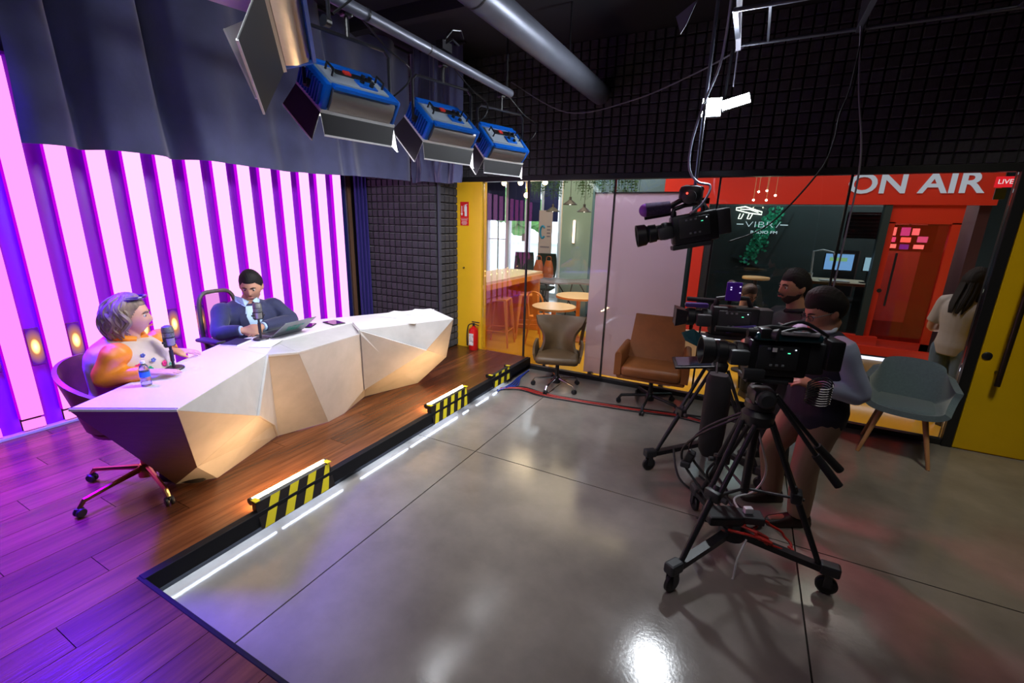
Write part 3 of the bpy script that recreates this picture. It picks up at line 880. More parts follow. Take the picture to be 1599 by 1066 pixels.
# ================================================================ LED PANEL LAMPS
blue_m = mat('royal_blue_housing', (0.0, 0.12, 0.62), 0.4)
silver_m = mat('silver_extrusion', (0.62, 0.60, 0.60), 0.28, 0.9, noise=0.08, scale=3, stretch=(6, 1, 6))
grey_m = mat('grey_back_plate', (0.22, 0.27, 0.34), 0.45)
door_m = mat('black_barn_door', (0.02, 0.018, 0.022), 0.5)
lit_face_m = mat('lit_door_paint', (0.62, 0.62, 0.62), 0.4)  # pale inner faces added so the doors look lit by the lamp
face_m = emis('lamp_diffuser', (0.95, 0.98, 1.0), 9.0)
def lamp_panel(label, loc, yaw, tilt, power, splay=(34, 14, 25, 12), stem=0.12, roll=0.0, doorset=(0.10, 0.13)):
    t = thing('led_panel_lamp', label, 'lamp', loc, R(yaw), 'blue studio lamps')
    a = R(tilt)
    Rm = Euler((R(roll), a, 0)).to_matrix()
    def W(x, y, z): return Rm @ Vector((x, y, z))
    L, Wd, H = 0.42, 0.26, 0.115
    def bx(mb, c, s, extra=None):
        rm = Rm if extra is None else Rm @ Euler(extra).to_matrix()
        return mb.box(Rm @ Vector(c), s, rm)
    body = MB(); body.cbox(W(0, 0, 0), (Wd - 0.03, L - 0.06, H), 0.012, Rm)
    body = body.build('housing', grey_m, t, world=False, smooth=30)
    for s in (-1, 1):
        c = MB().cbox(W(0, s * (L / 2 - 0.018), 0), (Wd, 0.036, H + 0.018), 0.014, Rm).build('end_cheek', blue_m, t, world=False, smooth=30)
        m = MB()
        for k in range(9): bx(m, (-Wd / 2 + 0.03 + k * (Wd - 0.06) / 8, s * (L / 2 + 0.006), 0.0), (0.009, 0.016, H * 0.82))
        m.build('cooling_fins', mat('deep_blue_fins', (0.0, 0.06, 0.36), 0.5), c, world=False)
        # silver side rails, rounded
        prof = [(s * (Wd / 2 - 0.022), -H / 2), (s * (Wd / 2 + 0.004), -H / 2 + 0.004), (s * (Wd / 2 + 0.012), -0.01), (s * (Wd / 2 + 0.006), H / 2 - 0.02), (s * (Wd / 2 - 0.022), H / 2)]
        m = MB().loft([[W(x, -L / 2 + 0.036, z) for x, z in prof], [W(x, L / 2 - 0.036, z) for x, z in prof]])
        m.build('side_rail', silver_m, t, world=False, smooth=50)
        m = MB(); bx(m, (s * (Wd / 2 - 0.004), 0, H / 2 + 0.003), (0.04, L - 0.07, 0.014)); m.build('blue_edge', blue_m, t, world=False)
    m = MB(); bx(m, (0, 0, H / 2 + 0.004), (Wd - 0.10, L - 0.10, 0.008)); bp = m.build('back_plate', mat('pale_back_plate', (0.34, 0.40, 0.48), 0.4), t, world=False)
    m = MB(); bx(m, (-0.045, 0.02, H / 2 + 0.010), (0.05, 0.22, 0.006)); m.build('control_strip', black_gloss, bp, world=False)
    m = MB(); bx(m, (-0.045, -0.02, H / 2 + 0.017), (0.03, 0.035, 0.010)); m.build('red_button', mat('red_button', (0.75, 0.04, 0.03), 0.4), bp, world=False)
    m = MB(); bx(m, (0.03, 0.05, H / 2 + 0.011), (0.07, 0.10, 0.008)); m.build('blue_pad', blue_m, bp, world=False)
    for q, (kx, ky) in enumerate(((0.02, 0.03), (0.045, 0.07), (-0.045, 0.07), (-0.045, 0.11))):
        MB().lathe([(0.012, 0), (0.011, 0.016), (0.0, 0.016)], 12, W(kx, ky, H / 2 + 0.013), W(0, 0, 1)).build('knob', black_gloss, bp, world=False)
    MB().tube([W(0.02, -0.13, H / 2 + .008), W(0.02, -0.13, H / 2 + 0.04), W(-0.05, -0.13, H / 2 + 0.04), W(-0.05, -0.13, H / 2 + .008)], 0.006, 8).build('grab_handle', black_gloss, t, world=False)
    MB().tube([W(0.02, 0.15, H / 2 + .008), W(0.02, 0.15, H / 2 + 0.04), W(-0.05, 0.15, H / 2 + 0.04), W(-0.05, 0.15, H / 2 + .008)], 0.006, 8).build('grab_handle', black_gloss, t, world=False)
    m = MB(); bx(m, (0, 0, -H / 2 - 0.004), (Wd - 0.03, L - 0.05, 0.008)); m.build('diffuser', face_m if power else mat('unlit_diffuser', (0.5, 0.5, 0.5), 0.5), t, world=False)
    m = MB()
    for s in (-1, 1):
        bx(m, (s * (Wd / 2 - 0.004), 0, -H / 2 - 0.006), (0.016, L, 0.016)); bx(m, (0, s * (L / 2 - 0.006), -H / 2 - 0.006), (Wd, 0.014, 0.016))
    fr_ = m.build('barn_door_frame', mat('spill_edge', (0.75, 0.75, 0.75), 0.4), t, world=False)  # white stands for lamp light spilling along frame and door edges
    # four barn doors hinged on the front edges
    dl, ds = doorset
    for k, (sx, sy, ang) in enumerate(((1, 0, splay[0]), (-1, 0, splay[1]), (0, 1, splay[2]), (0, -1, splay[3]))):
        an = R(ang)
        m = MB()
        if sx:
            h = Vector((sx * Wd / 2, 0, -H / 2 - 0.012)); dr = Vector((sx * math.sin(an), 0, -math.cos(an))); wdt = L
            dl = doorset[0] * (1.0 if sx > 0 else 1.5)
            q = [h + Vector((0, -wdt / 2, 0)), h + Vector((0, wdt / 2, 0)), h + dr * dl + Vector((0, wdt / 2 * 0.92, 0)), h + dr * dl + Vector((0, -wdt / 2 * 0.92, 0))]
            th_ = Vector((math.cos(an) * sx, 0, math.sin(an))) * 0.003
        else:
            h = Vector((0, sy * L / 2, -H / 2 - 0.012)); dr = Vector((0, sy * math.sin(an), -math.cos(an))); wdt = Wd
            q = [h + Vector((-wdt / 2, 0, 0)), h + Vector((wdt / 2, 0, 0)), h + dr * ds + Vector((wdt / 2 * 1.25, 0, 0)), h + dr * ds + Vector((-wdt / 2 * 1.25, 0, 0))]
            th_ = Vector((0, math.cos(an) * sy, math.sin(an))) * 0.003
        m.prism([Rm @ p for p in q], Rm @ th_)
        dd = m.build('barn_door', door_m, t, world=False)
        MB().prism([Rm @ (p - th_ * 0.4) for p in q], Rm @ (th_ * -0.4)).build('door_lit_face', lit_face_m, dd, world=False)
        e = MB().bar(Rm @ q[2], Rm @ q[3], 0.008, 0.008).build('door_edge', MATS['spill_edge'], dd, world=False)
    # yoke and stem
    yy = L / 2 + 0.03
    zt = 0.25
    MB().tube([(0, -yy, -0.01), (0, -yy, zt - 0.03), (0, -yy + 0.03, zt), (0, yy - 0.03, zt), (0, yy, zt - 0.03), (0, yy, -0.01)], 0.009, 8).build('yoke', mat('dark_yoke', (0.05, 0.05, 0.06), 0.3, 0.7), t, world=False)
    for s in (-1, 1): MB().lathe([(0.022, 0), (0.020, 0.03), (0.0, 0.03)], 14, (0, s * (L / 2), 0), (0, s, 0)).build('pivot_knob', black_gloss, t, world=False)
    MB().cyl((0, 0, zt), (0, 0, zt + stem), 0.011, n=10).cbox((0, 0, zt + stem), (0.05, 0.05, 0.06), 0.008).build('hanger', black_gloss, t, world=False)
    MB().tube([(0.05, yy - .02, 0.02), (0.10, yy + 0.05, 0.10), (0.06, yy + 0.09, 0.19), (0.02, yy - 0.02, zt + .01), (0.01, .06, zt + stem)], 0.005, 6, smooth=5).build('power_cable', black_gloss, t, world=False)
    # the lamp's own light
    if not power: return t
    d = bpy.data.lights.new('lamp_light', 'AREA'); d.shape = 'RECTANGLE'; d.size = Wd - 0.05; d.size_y = L - 0.07; d.energy = power; d.color = (0.93, 0.95, 1.0)
    lo = bpy.data.objects.new('lamp_light', d); col.objects.link(lo); lo.parent = t
    lo.location = W(0, 0, -H / 2 - 0.012); lo.rotation_euler = Rm.to_euler()
    return t
lamp_panel('blue and silver studio lamp with red button, second from the left', (-1.93, 1.86, 2.42), -12, 36, 22)
lamp_panel('blue and silver studio lamp third from the left on the pipe', (-1.93, 2.66, 2.42), -16, 40, 22)
lamp_panel('blue and silver studio lamp farthest from the camera, rightmost on the pipe', (-1.93, 3.44, 2.42), -20, 44, 22)
lamp_panel('studio lamp cut by the top edge of the picture with big pale barn door', (-1.72, 1.32, 2.60), 0, 60, 0, splay=(50, 30, 30, 30), stem=0.02, doorset=(0.22, 0.16), roll=-50)

# ================================================================ CHAIRS
def star_base(t, z0, zhub, r, n, m_leg, m_wheel, rot=0.0, caster=True, rleg=0.014, column_m=None):
    """n-star office base in the thing's local space, floor at z0"""
    MB().cyl((0, 0, z0 + 0.07), (0, 0, zhub), 0.024, 0.02, 16).lathe([(0.045, z0 + 0.06), (0.045, z0 + 0.12), (0.03, z0 + 0.14)], 16).build('column', column_m or m_leg, t, smooth=True, world=False)
    for k in range(n):
        a = rot + 2 * PI * k / n
        d = Vector((math.cos(a), math.sin(a), 0))
        MB().tube([d * 0.03 + Vector((0, 0, z0 + 0.115)), d * r * 0.55 + Vector((0, 0, z0 + 0.10)), d * r * 0.92 + Vector((0, 0, z0 + 0.085)), d * r + Vector((0, 0, z0 + 0.05))], [rleg * 1.3, rleg, rleg, rleg * 0.8], 8).build('star_leg', m_leg, t, smooth=True, world=False)
        if caster:
            s = Vector((-d.y, d.x, 0))
            c = d * r + Vector((0, 0, z0 + 0.026))
            m = MB()
            for q in (-1, 1): m.lathe([(0.0, -0.009), (0.022, -0.009), (0.026, -0.004), (0.026, 0.004), (0.022, 0.009), (0.0, 0.009)], 14, c + s * 0.013 * q, s)
            m.box(c + Vector((0, 0, 0.016)), (0.03, 0.03, 0.022))
            o = m.build('caster', m_wheel, t, smooth=True, world=False)
            o['kind'] = 'stuff' if False else ''
            del o['kind']

brown_leather = mat('brown_leather', (0.20, 0.085, 0.035), 0.42, noise=0.2, scale=10, bump=0.08, bscale=90)
brass = mat('brass_tube', (0.60, 0.33, 0.10), 0.28, 1.0)
chrome = mat('chrome_tube', (0.55, 0.55, 0.58), 0.18, 1.0)
wheel_m = mat('black_caster', (0.012, 0.012, 0.014), 0.45)

def rowpt(y, z, half, curl, u):
    """cross section of a shell: u in -1..1, sides curl up"""
    return Vector((half * math.sin(u * PI / 2 * 0.92) / math.sin(PI / 2 * 0.92), y, z + curl * abs(u) ** 2.6))

# -- shell chair of the woman (front = local -y)
t = thing('shell_armchair', 'brown leather tub chair on a brass castor base under the woman in orange', 'chair', (-3.16, 1.17, 0.151), R(90 + 28.7))
def tub(u, v):
    a = (u - 0.5) * R(250)
    r = 0.205 + 0.075 * v
    top = 0.50 + 0.27 * (0.5 + 0.5 * math.cos(a)) ** 0.8
    z = 0.44 + (top + 0.06 - 0.44) * v
    return Vector((r * math.sin(a) * 1.08, r * math.cos(a) + 0.02, z))
MB().slab(tub, 40, 10, -0.022).build('back_shell', brown_leather, t, smooth=60, world=False)
MB().lathe([(0.0, 0.38), (0.15, 0.385), (0.205, 0.40), (0.215, 0.43), (0.195, 0.455), (0.12, 0.468), (0.0, 0.47)], 32).build('seat', brown_leather, t, smooth=60, world=False)
star_base(t, 0.0, 0.39, 0.36, 5, brass, wheel_m, R(207 - 118.7))

# -- mesh task chair of the man (front = local -y)
t = thing('task_chair', 'dark mesh office chair with armrests behind the man in the suit', 'chair', (-3.76, 2.22, 0.151), R(90 + 6))
olive = mat('olive_grey_plastic', (0.10, 0.085, 0.07), 0.5)
MB().cbox((0, 0, 0.44), (0.48, 0.46, 0.07), 0.03).build('seat', mat('dark_mesh_fabric', (0.03, 0.03, 0.035), 0.8), t, smooth=True, world=False)
def frame_pts(w0, w1, za, zb, y):
    pts = []
    for k in range(28):
        a = 2 * PI * k / 28
        cx, sz = math.cos(a), math.sin(a)
        x = math.copysign(abs(cx) ** 0.45, cx); z = math.copysign(abs(sz) ** 0.45, sz)
        zz = (za + zb) / 2 + z * (zb - za) / 2
        wv = w0 + (w1 - w0) * (zz - za) / (zb - za)
        pts.append(Vector((x * wv, y + 0.10 * (zz - za), zz)))
    return pts
fp_ = frame_pts(0.19, 0.155, 0.55, 1.02, 0.20)
MB().tube(fp_, 0.017, 8, close=True).build('back_frame', olive, t, smooth=True, world=False)
def meshback(u, v):
    z = 0.57 + 0.43 * v; w_ = 0.185 - 0.03 * v
    return Vector(((u - .5) * 2 * w_ * (0.9 if v < 0.05 or v > 0.95 else 1), 0.205 + 0.10 * (z - .55) + 0.02 * math.sin(PI * u) * math.sin(PI * v), z))
mesh_fab = glass('see_through_mesh', (0.5, 0.45, 0.5), 1.05, 0.3)
MB().grid(meshback, 10, 10).build('back_mesh', mesh_fab, t, smooth=True, world=False)
MB().tube([(0, 0.10, 0.40), (0, 0.24, 0.45), (0, 0.27, 0.60)], 0.022, 10).build('back_post', olive, t, smooth=True, world=False)
for s in (-1, 1):
    a = MB().tube([(s * 0.22, 0.05, 0.42), (s * 0.275, 0.04, 0.46), (s * 0.28, 0.03, 0.66)], 0.015, 8).build('arm_post', olive, t, smooth=True, world=False)
    MB().cbox((s * 0.28, -0.02, 0.675), (0.085, 0.25, 0.03), 0.013).build('arm_pad', mat('arm_pad', (0.06, 0.055, 0.06), 0.6), a, smooth=True, world=False)
star_base(t, 0.0, 0.41, 0.31, 5, olive, wheel_m, 0.3)

# -- brown wing-back swivel chair by the glass
olive_leather = mat('umber_leather', (0.085, 0.048, 0.020), 0.5, noise=0.15, scale=9, bump=0.06, bscale=80)
t = thing('wing_swivel_chair', 'brown wing-back swivel chair on chrome castors by the glass corner', 'chair', (-1.74, 4.50, 0.0), R(18))
def wing(u, v):
    # u across (-1..1), v up the back; outline flares at the top and pinches at the waist
    uu = (u - .5) * 2
    z = 0.38 + 0.39 * v
    half = 0.235 - 0.055 * math.sin(PI * min(1, v * 1.25)) + 0.05 * max(0, v - 0.55) / 0.45
    wrap = 0.13 * (1 - v) ** 0.7 + 0.05
    y = 0.16 + 0.09 * v - wrap * abs(uu) ** 2.2
    top = 0.02 * (1 - uu * uu) if v > 0.9 else 0
    return Vector((uu * half, y, z + top))
MB().slab(wing, 24, 14, -0.03).build('backrest', olive_leather, t, smooth=60, world=False)
for s in (-1, 1):
    def arm(u, v):
        # short arm wing beside the seat
        y = 0.14 - 0.34 * u
        top = 0.53 - 0.10 * u ** 1.4
        z = 0.36 + (top - 0.36) * v
        return Vector((s * (0.245 + 0.015 * math.sin(PI * u) + 0.02 * v), y, z))
    m = MB(); m.slab(arm, 12, 6, -0.025 * s); m.build('armrest', olive_leather, t, smooth=60, world=False)
MB().cbox((0, -0.02, 0.375), (0.47, 0.46, 0.09), 0.04).build('seat', olive_leather, t, smooth=60, world=False)
MB().box((0, 0.0, 0.315), (0.16, 0.2, 0.03)).tube([(0.05, 0, 0.31), (0.2, -0.06, 0.31)], 0.006, 6).cyl((-0.14, -0.14, 0.33), (-0.14, -0.14, 0.29), 0.016, n=8).build('tilt_plate', black_gloss, t, world=False)
star_base(t, 0.0, 0.32, 0.27, 5, chrome, wheel_m, R(-112), rleg=0.011, column_m=black_gloss)

# -- tan square swivel armchair by the glass
tan_leather = mat('tan_leather', (0.24, 0.075, 0.018), 0.45, noise=0.14, scale=8, bump=0.06, bscale=80)
t = thing('tan_swivel_armchair', 'tan leather square armchair on black star base in front of the white banner', 'chair', (-0.71, 4.52, 0.0), R(4))
def sqback(u, v):
    uu = (u - .5) * 2
    z = 0.40 + 0.50 * v
    half = 0.285 - 0.045 * v
    return Vector((uu * half, 0.19 + 0.10 * v + 0.012 * uu * uu + 0.012 * math.sin(PI * v), z))
MB().slab(sqback, 14, 12, -0.075).build('backrest', tan_leather, t, smooth=60, world=False)
def lum(u, v):
    uu = (u - .5) * 2
    return Vector((uu * 0.265, 0.172 + 0.05 * v - 0.025 * math.sin(PI * v), 0.46 + 0.17 * v))
MB().slab(lum, 10, 8, 0.03).build('back_cushion', tan_leather, t, smooth=60, world=False)
for s in (-1, 1):
    prof = []
    for k in range(9):
        a = PI * k / 8
        prof.append((math.cos(a) * 0.036, 0.565 + math.sin(a) * 0.036))
    sect = [(0.036, 0.36)] + prof + [(-0.036, 0.36)]
    rings = []
    for (y, dz, dx) in ((-0.25, -0.005, 0.0), (-0.235, 0.0, 0.0), (0.0, 0.005, 0.0), (0.24, 0.02, -0.01)):
        sc_ = 0.9 if y == -0.25 else 1
        rings.append([Vector((s * (0.315 + dx) + px * sc_, y, z + dz * (z > 0.5))) for px, z in sect])
    MB().loft(rings).build('armrest', tan_leather, t, smooth=50, world=False)
MB().cbox((0, -0.03, 0.41), (0.56, 0.48, 0.11), 0.035).build('seat', tan_leather, t, smooth=60, world=False)
MB().cbox((0, 0.0, 0.345), (0.65, 0.48, 0.05), 0.02).build('seat_pan', tan_leather, t, smooth=60, world=False)
MB().box((0, 0, 0.31), (0.18, 0.2, 0.03)).tube([(-0.05, 0, .31), (-0.22, -0.1, .30)], 0.006, 6).build('tilt_plate', black_gloss, t, world=False)
star_base(t, 0.0, 0.31, 0.31, 5, black_gloss, wheel_m, R(-96), rleg=0.016)

# -- two grey-blue upholstered shell chairs on wooden legs
felt = mat('grey_blue_felt', (0.085, 0.125, 0.155), 0.85, noise=0.12, scale=60, sheen=0.4)
leg_wood = mat('oiled_oak_leg', (0.42, 0.20, 0.085), 0.5, noise=0.2, scale=4, stretch=(8, 8, 1))
def felt_chair(label, loc, rz):
    t = thing('felt_lounge_chair', label, 'chair', loc, rz, 'grey-blue felt lounge chairs')
    def sh(u, v):
        uu = (u - .5) * 2
        # v: 0 seat front .. 0.5 seat back .. 1 back top
        if v < 0.5:
            k = v / 0.5
            y = -0.25 + 0.42 * k; z = 0.435 - 0.035 * k; half = 0.225 + 0.04 * k; curl = 0.05 + 0.17 * k ** 1.3
        else:
            k = (v - 0.5) / 0.5
            y = 0.17 + 0.15 * k; z = 0.40 + 0.36 * k; half = 0.265 - 0.06 * k; curl = 0.22 * (1 - k) ** 1.2 - 0.05 * k
        yy = y - (0.20 * (v > 0.5) * (1 - (v - .5) / .5) ** 0.8 + 0.05) * abs(uu) ** 2.4 if v > 0.5 else y - 0.25 * (v / 0.5) ** 2 * abs(uu) ** 2.4
        return Vector((half * math.sin(uu * 1.45) / math.sin(1.45), yy, z + curl * abs(uu) ** 2.2))
    MB().slab(sh, 26, 30, 0.045).build('shell', felt, t, smooth=70, world=False)
    MB().cbox((0, -0.03, 0.425), (0.39, 0.40, 0.06), 0.028).build('seat_pad', felt, t, smooth=60, world=False)
    for sx in (-1, 1):
        for sy in (-1, 1):
            MB().cyl((sx * 0.13, sy * 0.12, 0.40), (sx * 0.225, sy * 0.215 - 0.01, 0.0), 0.021, 0.013, 14).build('leg', leg_wood, t, smooth=True, world=False)
    return t
felt_chair('grey-blue felt armchair on wooden legs beside the yellow door', (1.32, 4.60, 0), R(-14))
felt_chair('grey-blue felt armchair mostly hidden behind the young man in the vest', (0.62, 4.62, 0), R(4))

# fire extinguisher
t = thing('fire_extinguisher', 'red fire extinguisher standing at the foot of the yellow pillar', 'fire extinguisher', (-3.09, 4.87, 0.151))
red_ext = mat('red_enamel', (0.62, 0.012, 0.012), 0.25)
MB().lathe([(0.055, 0), (0.062, 0.01), (0.062, 0.25), (0.052, 0.285), (0.024, 0.305), (0.022, 0.325)], 24).build('cylinder', red_ext, t, smooth=True, world=False)
MB().box((0.0, -0.0635, 0.15), (0.07, 0.002, 0.16)).build('label', mat('extinguisher_label', (0.65, 0.68, 0.66), 0.5, noise=0.5, scale=40), t, world=False)
MB().cyl((0, 0, 0.32), (0, 0, 0.36), 0.016, n=12).box((0.03, 0, 0.375), (0.11, 0.018, 0.012)).box((0.03, 0, 0.345), (0.10, 0.018, 0.008), (0, 0.2, 0)).build('valve', black_gloss, t, world=False)
MB().tube([(-0.02, 0, 0.35), (-0.075, -0.01, 0.32), (-0.09, -0.02, 0.2), (-0.085, -0.02, 0.05)], [0.008, 0.008, 0.009, 0.012], 8, smooth=5).build('hose', black_gloss, t, smooth=True, world=False)

# ================================================================ PEOPLE
skin_f = mat('skin_fair', (0.62, 0.33, 0.23), 0.5, noise=0.06, scale=12)
skin_m = mat('skin_tan', (0.50, 0.25, 0.16), 0.5, noise=0.06, scale=12)
skin_d = mat('skin_brown', (0.40, 0.19, 0.12), 0.5, noise=0.06, scale=12)
black_hair = mat('black_hair', (0.010, 0.008, 0.008), 0.7, spec=0.25)
eye_w = mat('eye_white', (0.45, 0.42, 0.40), 0.3)
eye_d = mat('eye_dark', (0.03, 0.015, 0.01), 0.2)
lip_m = mat('lips', (0.42, 0.13, 0.11), 0.5)

def head_dir(la, lo):
    return math.cos(la) * math.sin(lo), math.cos(la) * math.cos(lo), math.sin(la)   # x right, y forward, z up
def head_surf(x, y, z, grow=0.0, female=False):
    px, py, pz = x * 0.076, y * 0.096, z * 0.118
    if z < 0:
        t_ = -z
        px *= 1 - (0.30 if not female else 0.36) * t_ ** 1.6
        if y < 0: py *= 1 - 0.35 * t_
        else: py *= 1 - 0.02 * t_
    else:
        px *= 1 - 0.06 * z
    if y > 0:
        f = y ** 1.5
        ax = abs(x)
        py += f * (0.024 * math.exp(-(x / 0.13) ** 2) * (math.exp(-((z + 0.24) / 0.12) ** 2) + 0.5 * math.exp(-((z + 0.06) / 0.14) ** 2)))
        py -= f * 0.010 * math.exp(-((ax - 0.36) / 0.17) ** 2 - ((z - 0.03) / 0.11) ** 2)
        py += f * 0.005 * math.exp(-((ax - 0.32) / 0.25) ** 2 - ((z - 0.19) / 0.08) ** 2)
        py += f * 0.007 * math.exp(-(x / 0.26) ** 2 - ((z + 0.52) / 0.09) ** 2)
        py += f * 0.010 * math.exp(-(x / 0.32) ** 2 - ((z + 0.84) / 0.16) ** 2)
        px += math.copysign(0.004, x) * f * math.exp(-((ax - 0.6) / 0.2) ** 2 - ((z + 0.15) / 0.2) ** 2)
    l = math.sqrt(px * px + py * py + pz * pz) + 1e-9
    k = 1 + grow / l
    return Vector((px * k, py * k, pz * k))

class Head:
    def __init__(s, c, fwd_, up=(0, 0, 1), scale=1.0, female=False):
        f = Vector(fwd_).normalized(); u = Vector(up)
        r = f.cross(u).normalized(); u = r.cross(f).normalized()
        s.m = Matrix((r, f, u)).transposed(); s.c = Vector(c); s.k = scale; s.female = female
    def w(s, p): return s.c + s.m @ (Vector(p) * s.k)
    def add(s, mb, nu=36, nv=28):
        rings = []
        for i in range(nv + 1):
            la = -PI / 2 + PI * min(max(i / nv, 0.004), 0.996)
            rings.append([s.w(head_surf(*head_dir(la, 2 * PI * j / nu), female=s.female)) for j in range(nu)])
        mb.loft(rings)
        for q in (-1, 1):
            mb.ball(s.w((q * 0.078, -0.008, -0.008)), (0.011 * s.k, 0.020 * s.k, 0.032 * s.k), 10, 8, s.m @ Euler((0.15, 0, q * 0.35)).to_matrix())
    def features(s, parent, lips=None, brow=None, closed=False):
        brow = brow or black_hair
        for q in (-1, 1):
            e = MB().ball(s.w((q * 0.030, 0.0755, 0.003)), 0.0125 * s.k, 12, 8).build('eye', eye_w, parent, smooth=True)
            MB().ball(s.w((q * 0.030, 0.0825, 0.002)), (0.0072 * s.k,) * 3, 10, 6).build('iris', eye_d, e, smooth=True)
            m = MB(); m.tube([s.w((q * 0.012, 0.096, 0.020)), s.w((q * 0.030, 0.093, 0.026)), s.w((q * 0.050, 0.080, 0.020))], [0.003 * s.k, 0.0042 * s.k, 0.002 * s.k], 6, smooth=4)
            m.build('eyebrow', brow, parent, smooth=True)
        m = MB(); m.tube([s.w((-0.024, 0.087, -0.062)), s.w((-0.010, 0.0995, -0.059)), s.w((0, 0.100, -0.0605)), s.w((0.010, 0.0995, -0.059)), s.w((0.024, 0.087, -0.062))], [0.0015 * s.k, 0.005 * s.k, 0.005 * s.k, 0.005 * s.k, 0.0015 * s.k], 8, smooth=4)
        m.build('lips', lips or lip_m, parent, smooth=True)
    def shell(s, mask, grow, name, m, parent, rough=0.0, nu=72, nv=56, freq=30):
        """hair or beard as a thick shell over the part of the head where mask(x, y, z) > 0"""
        mb = MB(); idx = {}
        pts = {}
        for i in range(nv + 1):
            la = -PI / 2 + PI * min(max(i / nv, 0.004), 0.996)
            for j in range(nu):
                pts[(i, j)] = head_dir(la, 2 * PI * j / nu)
        def put(i, j, layer):
            j %= nu
            key = (i, j, layer)
            if key not in idx:
                d = pts[(i, j)]
                mk = min(1.0, max(0.0, mask(*d)) * 1.6) ** 0.7
                gq = -0.004 if layer else 0.002 + grow * mk * (1 + rough * (math.sin(freq * d[0] + 9 * d[2]) * math.cos(freq * 0.8 * d[1]) ))
                idx[key] = len(mb.v)
                mb.v.append(s.w(head_surf(*d, grow=gq, female=s.female)))
            return idx[key]
        sel = set()
        for i in range(nv):
            for j in range(nu):
                if max(mask(*pts[(i, j)]), mask(*pts[(i + 1, (j + 1) % nu)]), mask(*pts[(i + 1, j)]), mask(*pts[(i, (j + 1) % nu)])) > 0: sel.add((i, j))
        for (i, j) in sel:
            for ly in (0, 1):
                q = (put(i, j, ly), put(i, j + 1, ly), put(i + 1, j + 1, ly), put(i + 1, j, ly))
                mb.f.append(q if ly == 0 else tuple(reversed(q)))
            for (di, dj, a, b) in ((-1, 0, (0, 0), (0, 1)), (1, 0, (1, 1), (1, 0)), (0, -1, (1, 0), (0, 0)), (0, 1, (0, 1), (1, 1))):
                nb_ = (i + di, (j + dj) % nu)
                if nb_ not in sel and 0 <= i + di < nv:
                    p0, p1 = (i + a[0], j + a[1]), (i + b[0], j + b[1])
                    mb.f.append((put(*p1, 0), put(*p0, 0), put(*p0, 1), put(*p1, 1)))
        return mb.build(name, m, parent, smooth=70)
    def short_hair(s, m, parent, grow=0.018, front=0.50, side=0.02, back=-0.45, name='hair', rough=0.10):
        def mask(x, y, z):
            if y > 0: line = side + (front - side) * min(1, (y / 0.62)) ** 1.1 + (0.10 * (abs(x) < 0.5) * 0)
            else: line = side + (back - side) * min(1, -y / 0.7)
            return z - line
        return s.shell(mask, grow, name, m, parent, rough)

def hand(mb, wrist, d, nrm, side, curl=0.25, spread=0.10, k=1.0, thumb_out=0.6):
    """palm and five fingers: d finger direction, nrm back-of-hand normal, side = +1 if the thumb lies toward d x nrm"""
    w_ = Vector(wrist); d = Vector(d).normalized(); nrm = (Vector(nrm) - d * Vector(nrm).dot(d)).normalized()
    s_ = d.cross(nrm).normalized() * side      # toward the thumb
    def rg(c, a, b, n=14): return [c + s_ * a * math.cos(2 * PI * q / n) + nrm * b * math.sin(2 * PI * q / n) for q in range(n)]
    mb.loft([rg(w_ - d * 0.03 * k, 0.027 * k, 0.021 * k), rg(w_ + d * 0.005 * k, 0.028 * k, 0.020 * k), rg(w_ + d * 0.04 * k, 0.040 * k, 0.017 * k), rg(w_ + d * 0.075 * k, 0.043 * k, 0.014 * k), rg(w_ + d * 0.094 * k, 0.038 * k, 0.010 * k)])
    for q, (off, ln, rr) in enumerate(((0.031, 0.068, 0.0088), (0.0105, 0.078, 0.0092), (-0.0105, 0.072, 0.0088), (-0.031, 0.056, 0.0078))):
        p = w_ + d * 0.082 * k + s_ * off * k
        dirv = (d + s_ * off / 0.03 * spread).normalized()
        pts = [p - dirv * 0.02 * k, p]
        ang = 0.0
        for j, fr_ in enumerate((0.46, 0.30, 0.24)):
            ang += curl * (1.0, 1.15, 0.8)[j]
            p = p + (dirv * math.cos(ang) - nrm * math.sin(ang)) * ln * fr_ * k
            pts.append(p)
        mb.tube(pts, [rr * k, rr * k, rr * 0.95 * k, rr * 0.88 * k, rr * 0.66 * k], 8, smooth=3)
    b = w_ + d * 0.022 * k + s_ * 0.024 * k
    t1 = (d * 0.75 + s_ * thumb_out - nrm * 0.25).normalized()
    t2 = (d * 0.95 + s_ * thumb_out * 0.35 - nrm * 0.3).normalized()
    mb.tube([b - t1 * 0.015 * k, b + t1 * 0.035 * k, b + t1 * 0.035 * k + t2 * 0.030 * k, b + t1 * 0.035 * k + t2 * 0.054 * k], [0.014 * k, 0.0125 * k, 0.0105 * k, 0.007 * k], 8, smooth=3)

def ering(c, a, b, ra, rb, n=22): return [Vector(c) + Vector(a) * ra * math.cos(2 * PI * q / n) + Vector(b) * rb * math.sin(2 * PI * q / n) for q in range(n)]

